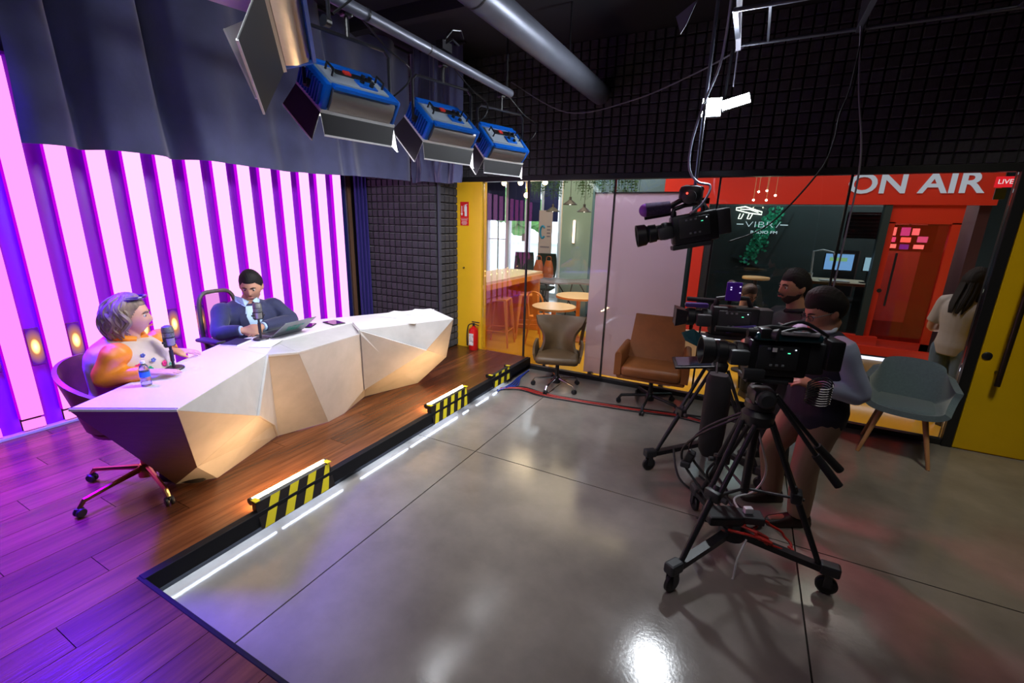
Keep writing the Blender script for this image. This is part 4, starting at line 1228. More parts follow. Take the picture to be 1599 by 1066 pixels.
def torso(mb, pel, chest, neckb, side, g=0.0, wide=1.0, deep=1.0, open_top=False):
    """trunk as one lofted volume from pelvis to base of neck"""
    pel, chest, neckb, side = Vector(pel), Vector(chest), Vector(neckb), Vector(side).normalized()
    ax = (neckb - pel).normalized()
    fr_ = side.cross(ax).normalized()
    lv = [(-0.10, 0.155, 0.115), (0.0, 0.172, 0.125), (0.12, 0.160, 0.118), (0.24, 0.155, 0.115), (0.40, 0.168, 0.122), (0.58, 0.182, 0.128), (0.74, 0.190, 0.118), (0.86, 0.178, 0.096), (0.94, 0.125, 0.075), (1.0, 0.075, 0.062)]
    rings = []
    for tt, a, b in lv:
        if tt < 0: c = pel + (chest - pel).normalized() * tt * 0.9
        else:
            c = pel * (1 - tt) ** 2 + 2 * chest * tt * (1 - tt) + neckb * tt * tt if False else (pel.lerp(chest, tt / 0.6) if tt < 0.6 else chest.lerp(neckb, (tt - 0.6) / 0.4))
        rings.append(ering(c, side, fr_, a * wide + g, b * deep + g))
    mb.loft(rings)

def person(label, loc, J, skin, head, cloth):
    """J: dict of joints in world space. Returns the root and the names of built parts."""
    root = thing('person', label, 'person', loc)
    side = (J['shR'] - J['shL'])
    body = MB()
    torso(body, J['pel'], J['chest'], J['neckb'], side, -0.012, J.get('wide', 1), J.get('deep', 1))
    head.add(body)
    nk = head.w((0, -0.018, -0.075))
    body.tube([J['neckb'] - Vector((0, 0, 0.03)), J['neckb'].lerp(nk, 0.5), nk, head.w((0, -0.01, -0.03))], [0.066, 0.058, 0.056, 0.05], 16)
    for s in 'RL':
        body.tube([J['chest'].lerp(J['sh' + s], 0.7), J['sh' + s], J['sh' + s].lerp(J['el' + s], 0.5), J['el' + s], J['el' + s].lerp(J['wr' + s], 0.4), J['wr' + s]], [0.05, 0.052, 0.045, 0.038, 0.037, 0.026], 12, smooth=4)
        hd = J.get('hand' + s)
        if hd: hand(body, J['wr' + s], *hd)
        body.tube([J['pel'].lerp(J['hip' + s], 0.6), J['hip' + s], J['hip' + s].lerp(J['kn' + s], 0.5), J['kn' + s], J['kn' + s].lerp(J['an' + s], 0.4), J['an' + s]], [0.07, 0.078, 0.066, 0.050, 0.048, 0.034], 12, smooth=4)
        fd = J['toe' + s] - J['an' + s]
        body.tube([J['an' + s], J['an' + s] + Vector((0, 0, -0.05)), J['an' + s] + fd * 0.6 + Vector((0, 0, -0.02)), J['toe' + s]], [0.032, 0.034, 0.032, 0.02], 10)
    b = body.build('body', skin, root, fix=False)
    remesh(b, 0.0065, 3)
    return root

def garment(root, name, m, J, sleeves=None, g=0.010, torso_on=True, hem=0.0, voxel=0.009, it=8, legs=False, slv_r=1.0, collar=False):
    mb = MB()
    side = (J['shR'] - J['shL'])
    if torso_on: torso(mb, J['pel'], J['chest'], J['neckb'], side, g, J.get('wide', 1), J.get('deep', 1))
    if sleeves is not None:
        for s in 'RL':
            a, b, c = J['sh' + s], J['el' + s], J['wr' + s]
            pts = [J['chest'].lerp(a, 0.72), a, a.lerp(b, 0.5), b, b.lerp(c, 0.45), b.lerp(c, 0.93)]
            rr = [0.062, 0.072, 0.062, 0.054, 0.052, 0.042]
            if sleeves < 1:      # short sleeve
                pts = pts[:3] + [a.lerp(b, 0.8)]; rr = [0.062, 0.072, 0.068, 0.066]
            mb.tube(pts, [r_ * slv_r + (g - 0.010) for r_ in rr], 14, smooth=4)
    if legs:
        mb.loft([ering(J['pel'] + Vector((0, 0, 0.10)), side.normalized(), Vector((0, 0, 1)).cross(side.normalized()), 0.165 * J.get('wide', 1), 0.125 * J.get('deep', 1)), ering(J['pel'], side.normalized(), Vector((0, 0, 1)).cross(side.normalized()), 0.178 * J.get('wide', 1), 0.135 * J.get('deep', 1)), ering(J['pel'] - Vector((0, 0, 0.09)), side.normalized(), Vector((0, 0, 1)).cross(side.normalized()), 0.165, 0.12)])
        for s in 'RL':
            mb.tube([J['pel'].lerp(J['hip' + s], 0.6), J['hip' + s], J['hip' + s].lerp(J['kn' + s], 0.5), J['kn' + s], J['kn' + s].lerp(J['an' + s], 0.45), J['an' + s] + Vector((0, 0, -0.01))], [0.095, 0.102, 0.090, 0.076, 0.072, 0.064], 14, smooth=4)
    o = mb.build(name, m, root, fix=False)
    remesh(o, voxel, it)
    return o

def shoe(root, an, toe, m):
    an, toe = Vector(an), Vector(toe)
    d = (toe - an); d.z = 0; d.normalize(); s_ = Vector((-d.y, d.x, 0))
    z0 = toe.z - 0.028
    def rg(t_, w_, h):
        c = Vector((an.x, an.y, z0)) + d * t_
        return [c + s_ * w_ * x + Vector((0, 0, h * z)) for x, z in ((-1, 0), (-1, .35), (-.75, .8), (0, 1), (.75, .8), (1, .35), (1, 0))]
    mb = MB().loft([rg(-0.075, 0.030, 0.06), rg(-0.06, 0.038, 0.095), rg(0.0, 0.038, 0.10), rg(0.06, 0.042, 0.075), rg(0.12, 0.047, 0.055), rg(0.17, 0.040, 0.045), rg(0.195, 0.022, 0.03)])
    return mb.build('shoe', m, root, smooth=50)

# ---- the woman in orange: sits behind the near desk wing, faces along (0.876, 0.48)
f = Vector((0.876, 0.48, 0)); rt = Vector((0.48, -0.876, 0)); U = Vector((0, 0, 1))
pel = Vector((-3.175, 1.165, 0.69))
ch = pel + f * 0.04 + U * 0.25; nkb = pel + f * 0.06 + U * 0.415
J = dict(pel=pel, chest=ch, neckb=nkb, wide=0.95, deep=1.25,
         shR=nkb + rt * 0.165 - U * 0.06 + f * 0.055, shL=nkb - rt * 0.165 - U * 0.06 + f * 0.055,
         elR=Vector((-3.01, 1.005, 0.925)), elL=Vector((-3.30, 1.45, 0.965)), wrR=Vector((-2.87, 1.15, 0.945)), wrL=Vector((-3.19, 1.435, 0.95)),
         hipR=pel + rt * 0.09 - U * 0.02, hipL=pel - rt * 0.09 - U * 0.02,
         knR=pel + rt * 0.07 + f * 0.36 - U * 0.04, knL=pel - rt * 0.12 + f * 0.36 - U * 0.04,
         anR=pel - rt * 0.02 + f * 0.16 - U * 0.42, anL=pel - rt * 0.14 + f * 0.16 - U * 0.42,
         toeR=pel - rt * 0.02 + f * 0.30 - U * 0.495, toeL=pel - rt * 0.14 + f * 0.30 - U * 0.495,
         handR=(Vector((0.55, 0.83, -0.08)), U, -1, 0.08, 0.10), handL=(Vector((0.62, 0.75, -0.1)), U, 1, 0.12, 0.16))
J = {k: (v if not isinstance(v, Vector) else v) for k, v in J.items()}
hd = Head(nkb + f * 0.03 + U * 0.125, (0.60, 0.80, -0.02), (0.0, 0.0, 1), 0.98, True)
wo = person('woman with wavy grey-blond hair, orange blouse and flowered vest seated at the desk', (-3.175, 1.165, 0.151), J, skin_f, hd, None)
orange_cloth = mat('orange_satin', (0.86, 0.27, 0.015), 0.42, noise=0.12, scale=12, bump=0.15, bscale=12)
garment(wo, 'blouse', orange_cloth, J, 1.0, 0.004, slv_r=1.08)
cream = mat('cream_vest', (0.62, 0.50, 0.44), 0.7, noise=0.06, scale=20)
garment(wo, 'vest', cream, dict(J, wide=0.99, deep=1.48), None, 0.018, voxel=0.010)
garment(wo, 'trousers', mat('rust_trousers', (0.42, 0.09, 0.01), 0.7), J, None, legs=True, torso_on=False)
for s in 'RL': shoe(wo, J['an' + s], J['toe' + s], mat('dark_shoe', (0.02, 0.018, 0.018), 0.4))
hd.features(wo, mat('rose_lips', (0.55, 0.12, 0.12), 0.4), mat('brown_brow', (0.10, 0.06, 0.04), 0.6))
# collar
MB().tube([nkb + f * 0.072 + rt * 0.03 - U * 0.01, nkb + rt * 0.075 + U * 0.012, nkb - f * 0.07 + U * 0.022, nkb - rt * 0.075 + U * 0.012, nkb + f * 0.072 - rt * 0.03 - U * 0.01], 0.020, 10, smooth=6).build('collar', orange_cloth, wo, smooth=True)
# flowers printed on the vest front (right side seen from the camera)
vm = {'pink': mat('pink_flower', (0.75, 0.03, 0.22), 0.6), 'green': mat('leaf_green', (0.02, 0.35, 0.18), 0.6), 'blue': mat('blue_flower', (0.08, 0.12, 0.45), 0.6)}
hair_w = mat('ash_blond_hair', (0.34, 0.24, 0.17), 0.5, c2=(0.10, 0.065, 0.045), scale=9, stretch=(3, 3, 1))
hd.short_hair(hair_w, wo, 0.018, 0.55, -0.25, -0.75, 'hair_cap', 0.12)
random.seed(11)
def lock(a, zt, ln, out):
    base = Vector((math.sin(a) * 0.082, math.cos(a) * 0.098, zt))
    ph0 = random.uniform(0, 6.28)
    pts = []
    for k in range(7):
        q = k / 6
        r_ = 1.0 + out * math.sin(q * PI * 0.8) + 0.05 * math.sin(ph0 + q * 7)
        aa = a + 0.16 * math.sin(ph0 + q * 8)
        zz = zt - ln * q ** 1.15
        rad = math.sqrt(max(0.04, 1 - (max(zz, 0) / 0.128) ** 2))
        pts.append(hd.w((math.sin(aa) * (0.086 * rad * r_ + 0.006), math.cos(aa) * (0.103 * rad * r_ + 0.004), zz)))
    return pts
lk = None
for k in range(90):
    a = R(random.uniform(84, 276))
    zt = random.uniform(0.03, 0.125); ln = zt + random.uniform(0.07, 0.125)
    rr = random.uniform(0.009, 0.015)
    MB().tube(lock(a, zt, ln, random.uniform(0.08, 0.24)), [rr * .7, rr * 1.1, rr * 1.2, rr * 1.1, rr, rr * .7, rr * .25], 7, smooth=3).build('hair_lock', hair_w, wo, smooth=True)
# sunglasses pushed up into the hair
MB().tube([hd.w((-0.075, 0.02, 0.105)), hd.w((-0.05, 0.075, 0.110)), hd.w((0, 0.088, 0.112)), hd.w((0.05, 0.075, 0.110)), hd.w((0.075, 0.02, 0.105))], 0.008, 8, smooth=5).build('sunglasses', mat('violet_sunglasses', (0.05, 0.02, 0.12), 0.15), wo, smooth=True)
# watch and bracelet
w0 = J['wrL']; dv = (J['wrL'] - J['elL']).normalized(); a_, b_, _ = frame(dv)
MB().tube([w0 - dv * 0.005 + (a_ * math.cos(2 * PI * k / 16) * 0.031 + b_ * math.sin(2 * PI * k / 16) * 0.026) for k in range(16)], 0.006, 6, close=True).build('gold_watch', brass, wo, smooth=True)
w0 = J['wrR']; dv = (J['wrR'] - J['elR']).normalized(); a_, b_, _ = frame(dv)
MB().tube([w0 - dv * 0.005 + (a_ * math.cos(2 * PI * k / 16) * 0.030 + b_ * math.sin(2 * PI * k / 16) * 0.026) for k in range(16)], 0.003, 6, close=True).build('bracelet', brass, wo, smooth=True)
WOMAN = dict(J=J, f=f, rt=rt, root=wo, nkb=nkb, vm=vm, pel=pel, ch=ch)

# ---- the man in the suit: faces the desk (+x), head turned to the woman
f = Vector((0.97, -0.24, 0)).normalized(); rt = Vector((f.y, -f.x, 0))
pel = Vector((-3.70, 2.24, 0.70))
ch = pel + f * 0.07 + U * 0.26; nkb = pel + f * 0.10 + U * 0.425
J = dict(pel=pel, chest=ch, neckb=nkb, wide=1.18, deep=1.15,
         shR=nkb + rt * 0.195 - U * 0.065, shL=nkb - rt * 0.195 - U * 0.065,
         elR=Vector((-3.47, 1.885, 0.935)), elL=Vector((-3.46, 2.50, 0.935)), wrR=Vector((-3.335, 1.985, 0.955)), wrL=Vector((-3.33, 2.13, 0.955)),
         hipR=pel + rt * 0.09 - U * 0.02, hipL=pel - rt * 0.09 - U * 0.02,
         knR=pel + rt * 0.12 + f * 0.42 - U * 0.03, knL=pel - rt * 0.12 + f * 0.42 - U * 0.03,
         anR=pel + rt * 0.10 + f * 0.36 - U * 0.44, anL=pel - rt * 0.10 + f * 0.36 - U * 0.44,
         toeR=pel + rt * 0.10 + f * 0.50 - U * 0.515, toeL=pel - rt * 0.10 + f * 0.50 - U * 0.515,
         handR=(Vector((0.45, 0.85, -0.1)), Vector((0.55, -0.3, 0.8)), -1, 0.42, 0.05), handL=(Vector((0.35, -0.9, -0.05)), Vector((0.6, 0.3, 0.75)), 1, 0.42, 0.05))
hd = Head(nkb + f * 0.045 + U * 0.125 + Vector((0, 0.03, 0)), Vector((0.72, -0.70, -0.34)), (0.12, -0.10, 1), 1.0)
man = person('man in navy suit and pale blue shirt seated at the desk with clasped hands', (-3.70, 2.24, 0.151), J, skin_m, hd, None)
navy = mat('navy_wool', (0.014, 0.018, 0.070), 0.75, noise=0.15, scale=40, sheen=0.2, bump=0.12, bscale=10)
blue_shirt = mat('pale_blue_shirt', (0.42, 0.58, 0.82), 0.6)
garment(man, 'jacket', navy, J, 1.0, 0.014, slv_r=0.96, voxel=0.008, it=5)
garment(man, 'trousers', mat('navy_trousers', (0.015, 0.02, 0.06), 0.8), J, None, legs=True, torso_on=False)
for s in 'RL': shoe(man, J['an' + s], J['toe' + s], MATS['dark_shoe'])
# shirt front, collar points and lapels lie on the jacket front
def chest_pt(u, v, g=0.0):
    """u across -1..1, v 0 waist .. 1 neck on the front of the trunk"""
    c = pel.lerp(ch, min(1, v / 0.6)) if v < 0.6 else ch.lerp(nkb, (v - 0.6) / 0.4)
    ax = (nkb - pel).normalized(); fr_ = (rt * -1).cross(ax).normalized()
    if fr_.dot(f) < 0: fr_ = -fr_
    import bisect
    lv = [(0.0, 0.172, 0.125), (0.24, 0.155, 0.115), (0.40, 0.168, 0.122), (0.58, 0.182, 0.128), (0.74, 0.190, 0.118), (0.86, 0.178, 0.096), (0.94, 0.125, 0.075), (1.0, 0.075, 0.062)]
    for k in range(len(lv) - 1):
        if lv[k][0] <= v <= lv[k + 1][0]:
            q = (v - lv[k][0]) / (lv[k + 1][0] - lv[k][0]); a = lv[k][1] * (1 - q) + lv[k + 1][1] * q; b = lv[k][2] * (1 - q) + lv[k + 1][2] * q
            break
    a = a * 1.18 + 0.016 + g; b = b * 1.15 + 0.016 + g
    x = max(-0.95, min(0.95, u * 0.19 / a))
    return c + rt * (x * a) + fr_ * b * math.sqrt(1 - x * x)
def shirt(u, v):
    vv = 0.34 + 0.64 * v
    wd_ = 0.06 + 0.34 * v ** 1.1 - 0.16 * max(0, v - 0.8) / 0.2
    return chest_pt((u - .5) * 2 * wd_, vv, 0.004)
MB().slab(shirt, 10, 16, 0.006).build('shirt', blue_shirt, man, smooth=60)
for s in (-1, 1):
    def lapel(u, v):
        vv = 0.32 + 0.62 * v
        inner = 0.05 + 0.34 * v ** 1.1 - 0.15 * max(0, v - 0.8) / 0.2
        wv = 0.08 + 0.34 * math.sin(PI * min(1, v * 1.02)) * v ** 0.6
        return chest_pt(s * (inner + wv * u), vv, 0.012 - 0.004 * u)
    MB().slab(lapel, 5, 16, 0.008 * -s).build('lapel', navy, man, smooth=60)
    m = MB(); p0 = hd.w((0, 0.02, -0.125)).lerp(nkb, 0.4)
    m.prism([nkb + f * 0.075 + rt * s * 0.012 + U * 0.005, nkb + f * 0.055 + rt * s * 0.055 + U * 0.038, nkb + f * 0.0 + rt * s * 0.085 + U * 0.05, nkb + f * 0.0 + rt * s * 0.088 + U * 0.005, nkb + f * 0.09 + rt * s * 0.05 - U * 0.03], (f * 0.3 + rt * s * 0.5).normalized() * 0.006)
    m.build('collar_point', blue_shirt, man)
hd.features(man)
hd.short_hair(black_hair, man, 0.019, 0.52, -0.02, -0.5)
MB().tube([J['elR'].lerp(J['wrR'], 0.88), J['elR'].lerp(J['wrR'], 0.98)], 0.036, 14).build('shirt_cuff', blue_shirt, man, smooth=True)
MB().tube([J['elL'].lerp(J['wrL'], 0.88), J['elL'].lerp(J['wrL'], 0.98)], 0.036, 14).build('shirt_cuff', blue_shirt, man, smooth=True)

# ---- flowers on the woman's vest: small raised print on the side of the trunk the camera sees
pel, ch, nkb, f, rt = WOMAN['pel'], WOMAN['ch'], WOMAN['nkb'], WOMAN['f'], WOMAN['rt']
def vest_pt(ang, v, g):
    c = pel.lerp(ch, v / 0.6) if v < 0.6 else ch.lerp(nkb, (v - 0.6) / 0.4)
    a, b = 0.178 * 0.99 + 0.018 + g, 0.124 * 1.48 + 0.018 + g
    if v > 0.74: a *= 0.94; b *= 0.86
    n_ = (rt * math.sin(ang) * b + f * math.cos(ang) * a).normalized()
    return c + rt * math.sin(ang) * a + f * math.cos(ang) * b, n_
for k, (deg, v, r_, cname) in enumerate(((40, 0.66, 0.020, 'pink'), (26, 0.60, 0.017, 'green'), (34, 0.45, 0.024, 'pink'), (50, 0.50, 0.016, 'pink'), (20, 0.72, 0.013, 'blue'), (30, 0.80, 0.012, 'blue'), (12, 0.50, 0.015, 'green'), (46, 0.57, 0.012, 'green'), (0, 0.62, 0.018, 'pink'), (-18, 0.55, 0.018, 'green'))):
    p, n_ = vest_pt(R(deg), v, 0.001)
    a, b, _ = frame(n_)
    m = MB()
    for q in range(5):
        an = 2 * PI * q / 5
        m.ball(p + (a * math.cos(an) + b * math.sin(an)) * r_ * 0.6, (r_ * 0.5, r_ * 0.5, 0.003), 8, 5, Matrix((a, b, n_)).transposed())
    m.build('flower_print', vm[cname], WOMAN['root'], smooth=True)

# ---- young man with glasses bending over the front camera
f = Vector((-0.885, -0.46, 0)).normalized(); rt = Vector((f.y, -f.x, 0))
pel = Vector((0.47, 3.02, 0.80))
ch = pel + f * 0.02 + U * 0.30; nkb = pel + f * 0.05 + U * 0.455
J = dict(pel=pel, chest=ch, neckb=nkb, wide=0.95, deep=0.98,
         shR=nkb + rt * 0.165 - U * 0.06, shL=nkb - rt * 0.17 - U * 0.06,
         elL=Vector((0.63, 2.86, 0.955)), elR=Vector((0.40, 3.32, 0.98)), wrL=Vector((0.42, 2.80, 0.985)), wrR=Vector((0.24, 3.16, 1.03)),
         hipR=pel + rt * 0.09 - U * 0.04, hipL=pel - rt * 0.09 - U * 0.04,
         knR=Vector((0.31, 3.13, 0.45)), knL=Vector((0.475, 2.96, 0.45)),
         anR=Vector((0.36, 3.24, 0.09)), anL=Vector((0.50, 3.02, 0.09)), toeR=Vector((0.22, 3.17, 0.03)), toeL=Vector((0.34, 2.94, 0.03)),
         handL=(Vector((-0.85, -0.2, 0.25)), Vector((0.1, -0.4, 0.9)), 1, 0.45, 0.05), handR=(Vector((-0.9, -0.2, 0.2)), Vector((0, 0.4, 0.9)), -1, 0.45, 0.05))
hd = Head(Vector((0.415, 3.0, 1.365)), f + Vector((0, 0, -0.42)), (-0.25, -0.1, 1), 0.98)
ym = person('young man with glasses, navy vest and pale shirt bending over the front camera', (0.43, 3.05, 0.0), J, skin_d, hd, None)
pale_shirt = mat('pale_lilac_shirt', (0.36, 0.42, 0.60), 0.6, bump=0.12, bscale=10)
garment(ym, 'shirt', pale_shirt, J, 1.0, 0.004, slv_r=1.1)
garment(ym, 'vest', mat('navy_vest', (0.012, 0.014, 0.032), 0.8), dict(J, wide=1.06, deep=1.04), None, 0.018)
garment(ym, 'trousers', mat('khaki_trousers', (0.30, 0.21, 0.14), 0.75, bump=0.12, bscale=8), J, None, legs=True, torso_on=False)
for s in 'RL': shoe(ym, J['an' + s], J['toe' + s], mat('dark_brown_shoe', (0.03, 0.018, 0.014), 0.4))
MB().tube([nkb + f * 0.06 + U * 0.01, nkb + rt * 0.07 + U * 0.02, nkb - f * 0.062 + U * 0.035, nkb - rt * 0.07 + U * 0.01, nkb + f * 0.06 + U * 0.0], 0.011, 8, smooth=6).build('collar', mat('shirt_collar', (0.50, 0.56, 0.68), 0.6), ym, smooth=True)
hd.features(ym)
hd.short_hair(black_hair, ym, 0.030, 0.46, 0.0, -0.5, rough=0.06)
def glasses(hd, root):
    m = MB()
    for q in (-1, 1):
        m.tube([hd.w((q * 0.031 + 0.023 * math.cos(2 * PI * k / 14), 0.101 - 0.004 * abs(math.cos(2 * PI * k / 14)), 0.002 + 0.017 * math.sin(2 * PI * k / 14))) for k in range(14)], 0.0022, 6, close=True)
        m.tube([hd.w((q * 0.054, 0.098, 0.006)), hd.w((q * 0.080, 0.045, 0.008)), hd.w((q * 0.083, -0.01, 0.004))], 0.0022, 6)
    m.tube([hd.w((-0.009, 0.103, 0.004)), hd.w((0, 0.106, 0.006)), hd.w((0.009, 0.103, 0.004))], 0.0022, 6)
    m.build('glasses', black_gloss, root, smooth=True)
glasses(hd, ym)

# ---- bearded camera operator behind the cameras
f = Vector((-0.90, -0.44, 0)).normalized(); rt = Vector((f.y, -f.x, 0))
pel = Vector((0.39, 3.76, 0.82))
ch = pel + f * 0.01 + U * 0.27; nkb = pel + f * 0.04 + U * 0.42
J = dict(pel=pel, chest=ch, neckb=nkb, wide=1.2, deep=1.25,
         shR=nkb + rt * 0.20 - U * 0.06, shL=nkb - rt * 0.20 - U * 0.06,
         elL=Vector((0.36, 3.42, 0.98)), elR=Vector((0.10, 3.90, 0.98)), wrL=Vector((0.16, 3.42, 1.03)), wrR=Vector((-0.02, 3.72, 1.05)),
         hipR=pel + rt * 0.10 - U * 0.03, hipL=pel - rt * 0.10 - U * 0.03,
         knR=Vector((0.27, 3.88, 0.46)), knL=Vector((0.36, 3.62, 0.46)), anR=Vector((0.33, 3.92, 0.09)), anL=Vector((0.42, 3.66, 0.09)),
         toeR=Vector((0.18, 3.86, 0.03)), toeL=Vector((0.27, 3.58, 0.03)),
         handL=(Vector((-0.9, -0.1, 0.2)), Vector((0.1, -0.4, 0.9)), 1, 0.5, 0.05), handR=(Vector((-0.9, -0.3, 0.1)), Vector((0, 0.3, 0.9)), -1, 0.5, 0.05))
hd = Head(nkb + f * 0.05 + U * 0.170, f + Vector((0.05, -0.12, -0.03)), (0, 0, 1), 1.0)
bm_ = person('bearded man in black polo shirt standing behind the cameras', (0.36, 3.76, 0.0), J, skin_d, hd, None)
garment(bm_, 'polo_shirt', mat('black_polo', (0.014, 0.014, 0.02), 0.75), J, 0.5, 0.012)
garment(bm_, 'trousers', mat('black_jeans', (0.012, 0.012, 0.016), 0.8), J, None, legs=True, torso_on=False)
for s in 'RL': shoe(bm_, J['an' + s], J['toe' + s], MATS['dark_shoe'])
hd.features(bm_)
hd.short_hair(black_hair, bm_, 0.020, 0.48, -0.05, -0.5)
def beard(x, y, z):
    if y < -0.12: return -1
    lip = math.exp(-(x / 0.27) ** 2 - ((z + 0.53) / 0.085) ** 2)
    ax = abs(x)
    top = -0.46 - 0.16 * max(0.0, 1 - ax / 0.62) + (0.5 * (0.25 - y) if y < 0.25 else 0)
    return min(0.3, (top - z)) - 0.6 * lip
hd.shell(beard, 0.004, 'beard', mat('beard_stubble', (0.045, 0.026, 0.02), 0.8), bm_, 0.2)
MB().tube([hd.w((-0.030, 0.090, -0.055)), hd.w((-0.012, 0.101, -0.046)), hd.w((0.012, 0.101, -0.046)), hd.w((0.030, 0.090, -0.055))], [0.003, 0.005, 0.005, 0.003], 6, smooth=4).build('moustache', black_hair, bm_, smooth=True)
MB().tube([nkb + f * 0.075 + U * 0.0, nkb + rt * 0.08 + U * 0.02, nkb - f * 0.075 + U * 0.03, nkb - rt * 0.08 + U * 0.02, nkb + f * 0.075 + U * 0.0], 0.016, 8, smooth=6).build('collar', MATS['black_polo'], bm_, smooth=True)
MB().box(ch + f * 0.168 - rt * 0.075 + U * 0.07, (0.004, 0.06, 0.010), Euler((0, 0, math.atan2(f.y, f.x))).to_matrix()).build('chest_print', mat('grey_print', (0.4, 0.4, 0.45), 0.6), bm_)

# ---- woman walking away behind the glass
f = Vector((0.75, 0.6, 0)).normalized(); rt = Vector((f.y, -f.x, 0))
pel = Vector((1.86, 5.60, 0.78))
ch = pel + U * 0.30; nkb = pel + U * 0.46
J = dict(pel=pel, chest=ch, neckb=nkb, wide=0.95, deep=0.95,
         shR=nkb + rt * 0.17 - U * 0.06, shL=nkb - rt * 0.17 - U * 0.06,
         elR=nkb + rt * 0.25 - U * 0.33, elL=nkb - rt * 0.25 - U * 0.33, wrR=nkb + rt * 0.16 - U * 0.36 + f * 0.22, wrL=nkb - rt * 0.16 - U * 0.36 + f * 0.22,
         hipR=pel + rt * 0.09 - U * 0.04, hipL=pel - rt * 0.09 - U * 0.04, knR=pel + rt * 0.09 - U * 0.40 + f * 0.04, knL=pel - rt * 0.09 - U * 0.40,
         anR=pel + rt * 0.09 - U * 0.69, anL=pel - rt * 0.09 - U * 0.69, toeR=pel + rt * 0.09 - U * 0.75 + f * 0.15, toeL=pel - rt * 0.09 - U * 0.75 + f * 0.15,
         handR=(f + U * 0.3, U, -1, 0.4, 0.05), handL=(f + U * 0.3, U, 1, 0.4, 0.05))
hd = Head(nkb + f * 0.02 + U * 0.145, f + Vector((0, 0, -0.15)), (0, 0, 1), 0.97, True)
w2 = person('dark-haired person in grey top and jeans standing behind the glass', (1.86, 5.60, 0.0), J, skin_m, hd, None)
garment(w2, 'top', mat('grey_top', (0.34, 0.31, 0.29), 0.75), J, 0.5, 0.012)
garment(w2, 'jeans', mat('blue_jeans', (0.08, 0.13, 0.19), 0.8), J, None, legs=True, torso_on=False)
for s in 'RL': shoe(w2, J['an' + s], J['toe' + s], MATS['dark_shoe'])
hd.features(w2)
hd.short_hair(black_hair, w2, 0.024, 0.52, -0.3, -0.8)
for k in range(26):
    a = R(random.uniform(70, 290)); p = Vector((math.sin(a) * 0.085, math.cos(a) * 0.10, 0.02))
    MB().tube([hd.w(p), hd.w((p.x * 1.12, p.y * 1.1, -0.10)), hd.w((p.x * 1.1, p.y * 1.15 - 0.02, -0.22)), hd.w((p.x * 0.9, p.y - 0.04, -0.32))], [0.014, 0.016, 0.014, 0.004], 6, smooth=3).build('hair_lock', black_hair, w2, smooth=True)

# ---- seated person with glasses beyond the glass, only the head in view
f = Vector((0.55, -0.75, 0)).normalized(); rt = Vector((f.y, -f.x, 0))
pel = Vector((0.0, 5.72, 0.52))
ch = pel + f * 0.03 + U * 0.27; nkb = pel + f * 0.06 + U * 0.42
J = dict(pel=pel, chest=ch, neckb=nkb, wide=0.98, deep=1.0,
         shR=nkb + rt * 0.17 - U * 0.06, shL=nkb - rt * 0.17 - U * 0.06, elR=nkb + rt * 0.22 - U * 0.30 + f * 0.06, elL=nkb - rt * 0.22 - U * 0.30 + f * 0.06,
         wrR=nkb + rt * 0.12 - U * 0.36 + f * 0.28, wrL=nkb - rt * 0.12 - U * 0.36 + f * 0.28,
         hipR=pel + rt * 0.09 - U * 0.02, hipL=pel - rt * 0.09 - U * 0.02, knR=pel + rt * 0.10 + f * 0.42 - U * 0.02, knL=pel - rt * 0.10 + f * 0.42 - U * 0.02,
         anR=pel + rt * 0.10 + f * 0.42 - U * 0.43, anL=pel - rt * 0.10 + f * 0.42 - U * 0.43, toeR=pel + rt * 0.10 + f * 0.56 - U * 0.49, toeL=pel - rt * 0.10 + f * 0.56 - U * 0.49,
         handR=(f, U, -1, 0.3, 0.05), handL=(f, U, 1, 0.3, 0.05))
hd = Head(nkb + f * 0.03 + U * 0.145, f + Vector((0, 0, -0.35)), (0, 0, 1), 0.95)
p6 = person('person with glasses seated beyond the glass between the two camera operators', (0.0, 5.72, 0.0), J, skin_m, hd, None)
garment(p6, 'shirt', mat('white_shirt', (0.55, 0.6, 0.68), 0.7), J, 1.0, 0.008)
garment(p6, 'trousers', MATS['black_jeans'], J, None, legs=True, torso_on=False)
for s in 'RL': shoe(p6, J['an' + s], J['toe' + s], MATS['dark_shoe'])
hd.features(p6); glasses(hd, p6)
hd.short_hair(mat('brown_hair', (0.05, 0.025, 0.015), 0.5), p6, 0.02, 0.5, 0.0, -0.5)
st = thing('stool', 'dark stool under the seated person with glasses', 'stool', (-0.02, 5.74, 0))
MB().lathe([(0.0, 0.36), (0.17, 0.365), (0.18, 0.385), (0.16, 0.40), (0.0, 0.402)], 24).build('seat', black_gloss, st, smooth=True, world=False)
for k in range(4):
    a = PI / 4 + k * PI / 2
    MB().cyl((math.cos(a) * 0.12, math.sin(a) * 0.12, 0.365), (math.cos(a) * 0.18, math.sin(a) * 0.18, 0), 0.014, 0.011, 10).build('leg', black_gloss, st, smooth=True, world=False)
flush_remesh()

# ================================================================ CAMERAS AND SUPPORTS
cam_m = mat('camera_black', (0.012, 0.013, 0.016), 0.42, noise=0.3, scale=20)
cam_g = mat('camera_dark_grey', (0.03, 0.033, 0.038), 0.5)
lens_glass = mat('lens_glass', (0.01, 0.01, 0.02), 0.04, coat=1.0)
led_g = emis('green_indicator', (0.1, 1.0, 0.5), 1.6)
led_w = emis('small_white_indicator', (0.8, 0.9, 1.0), 1.4)
led_r = emis('red_tally', (1.0, 0.06, 0.04), 3.0)
teal_edge = mat('teal_sheen_plastic', (0.01, 0.06, 0.075), 0.2, coat=0.6)

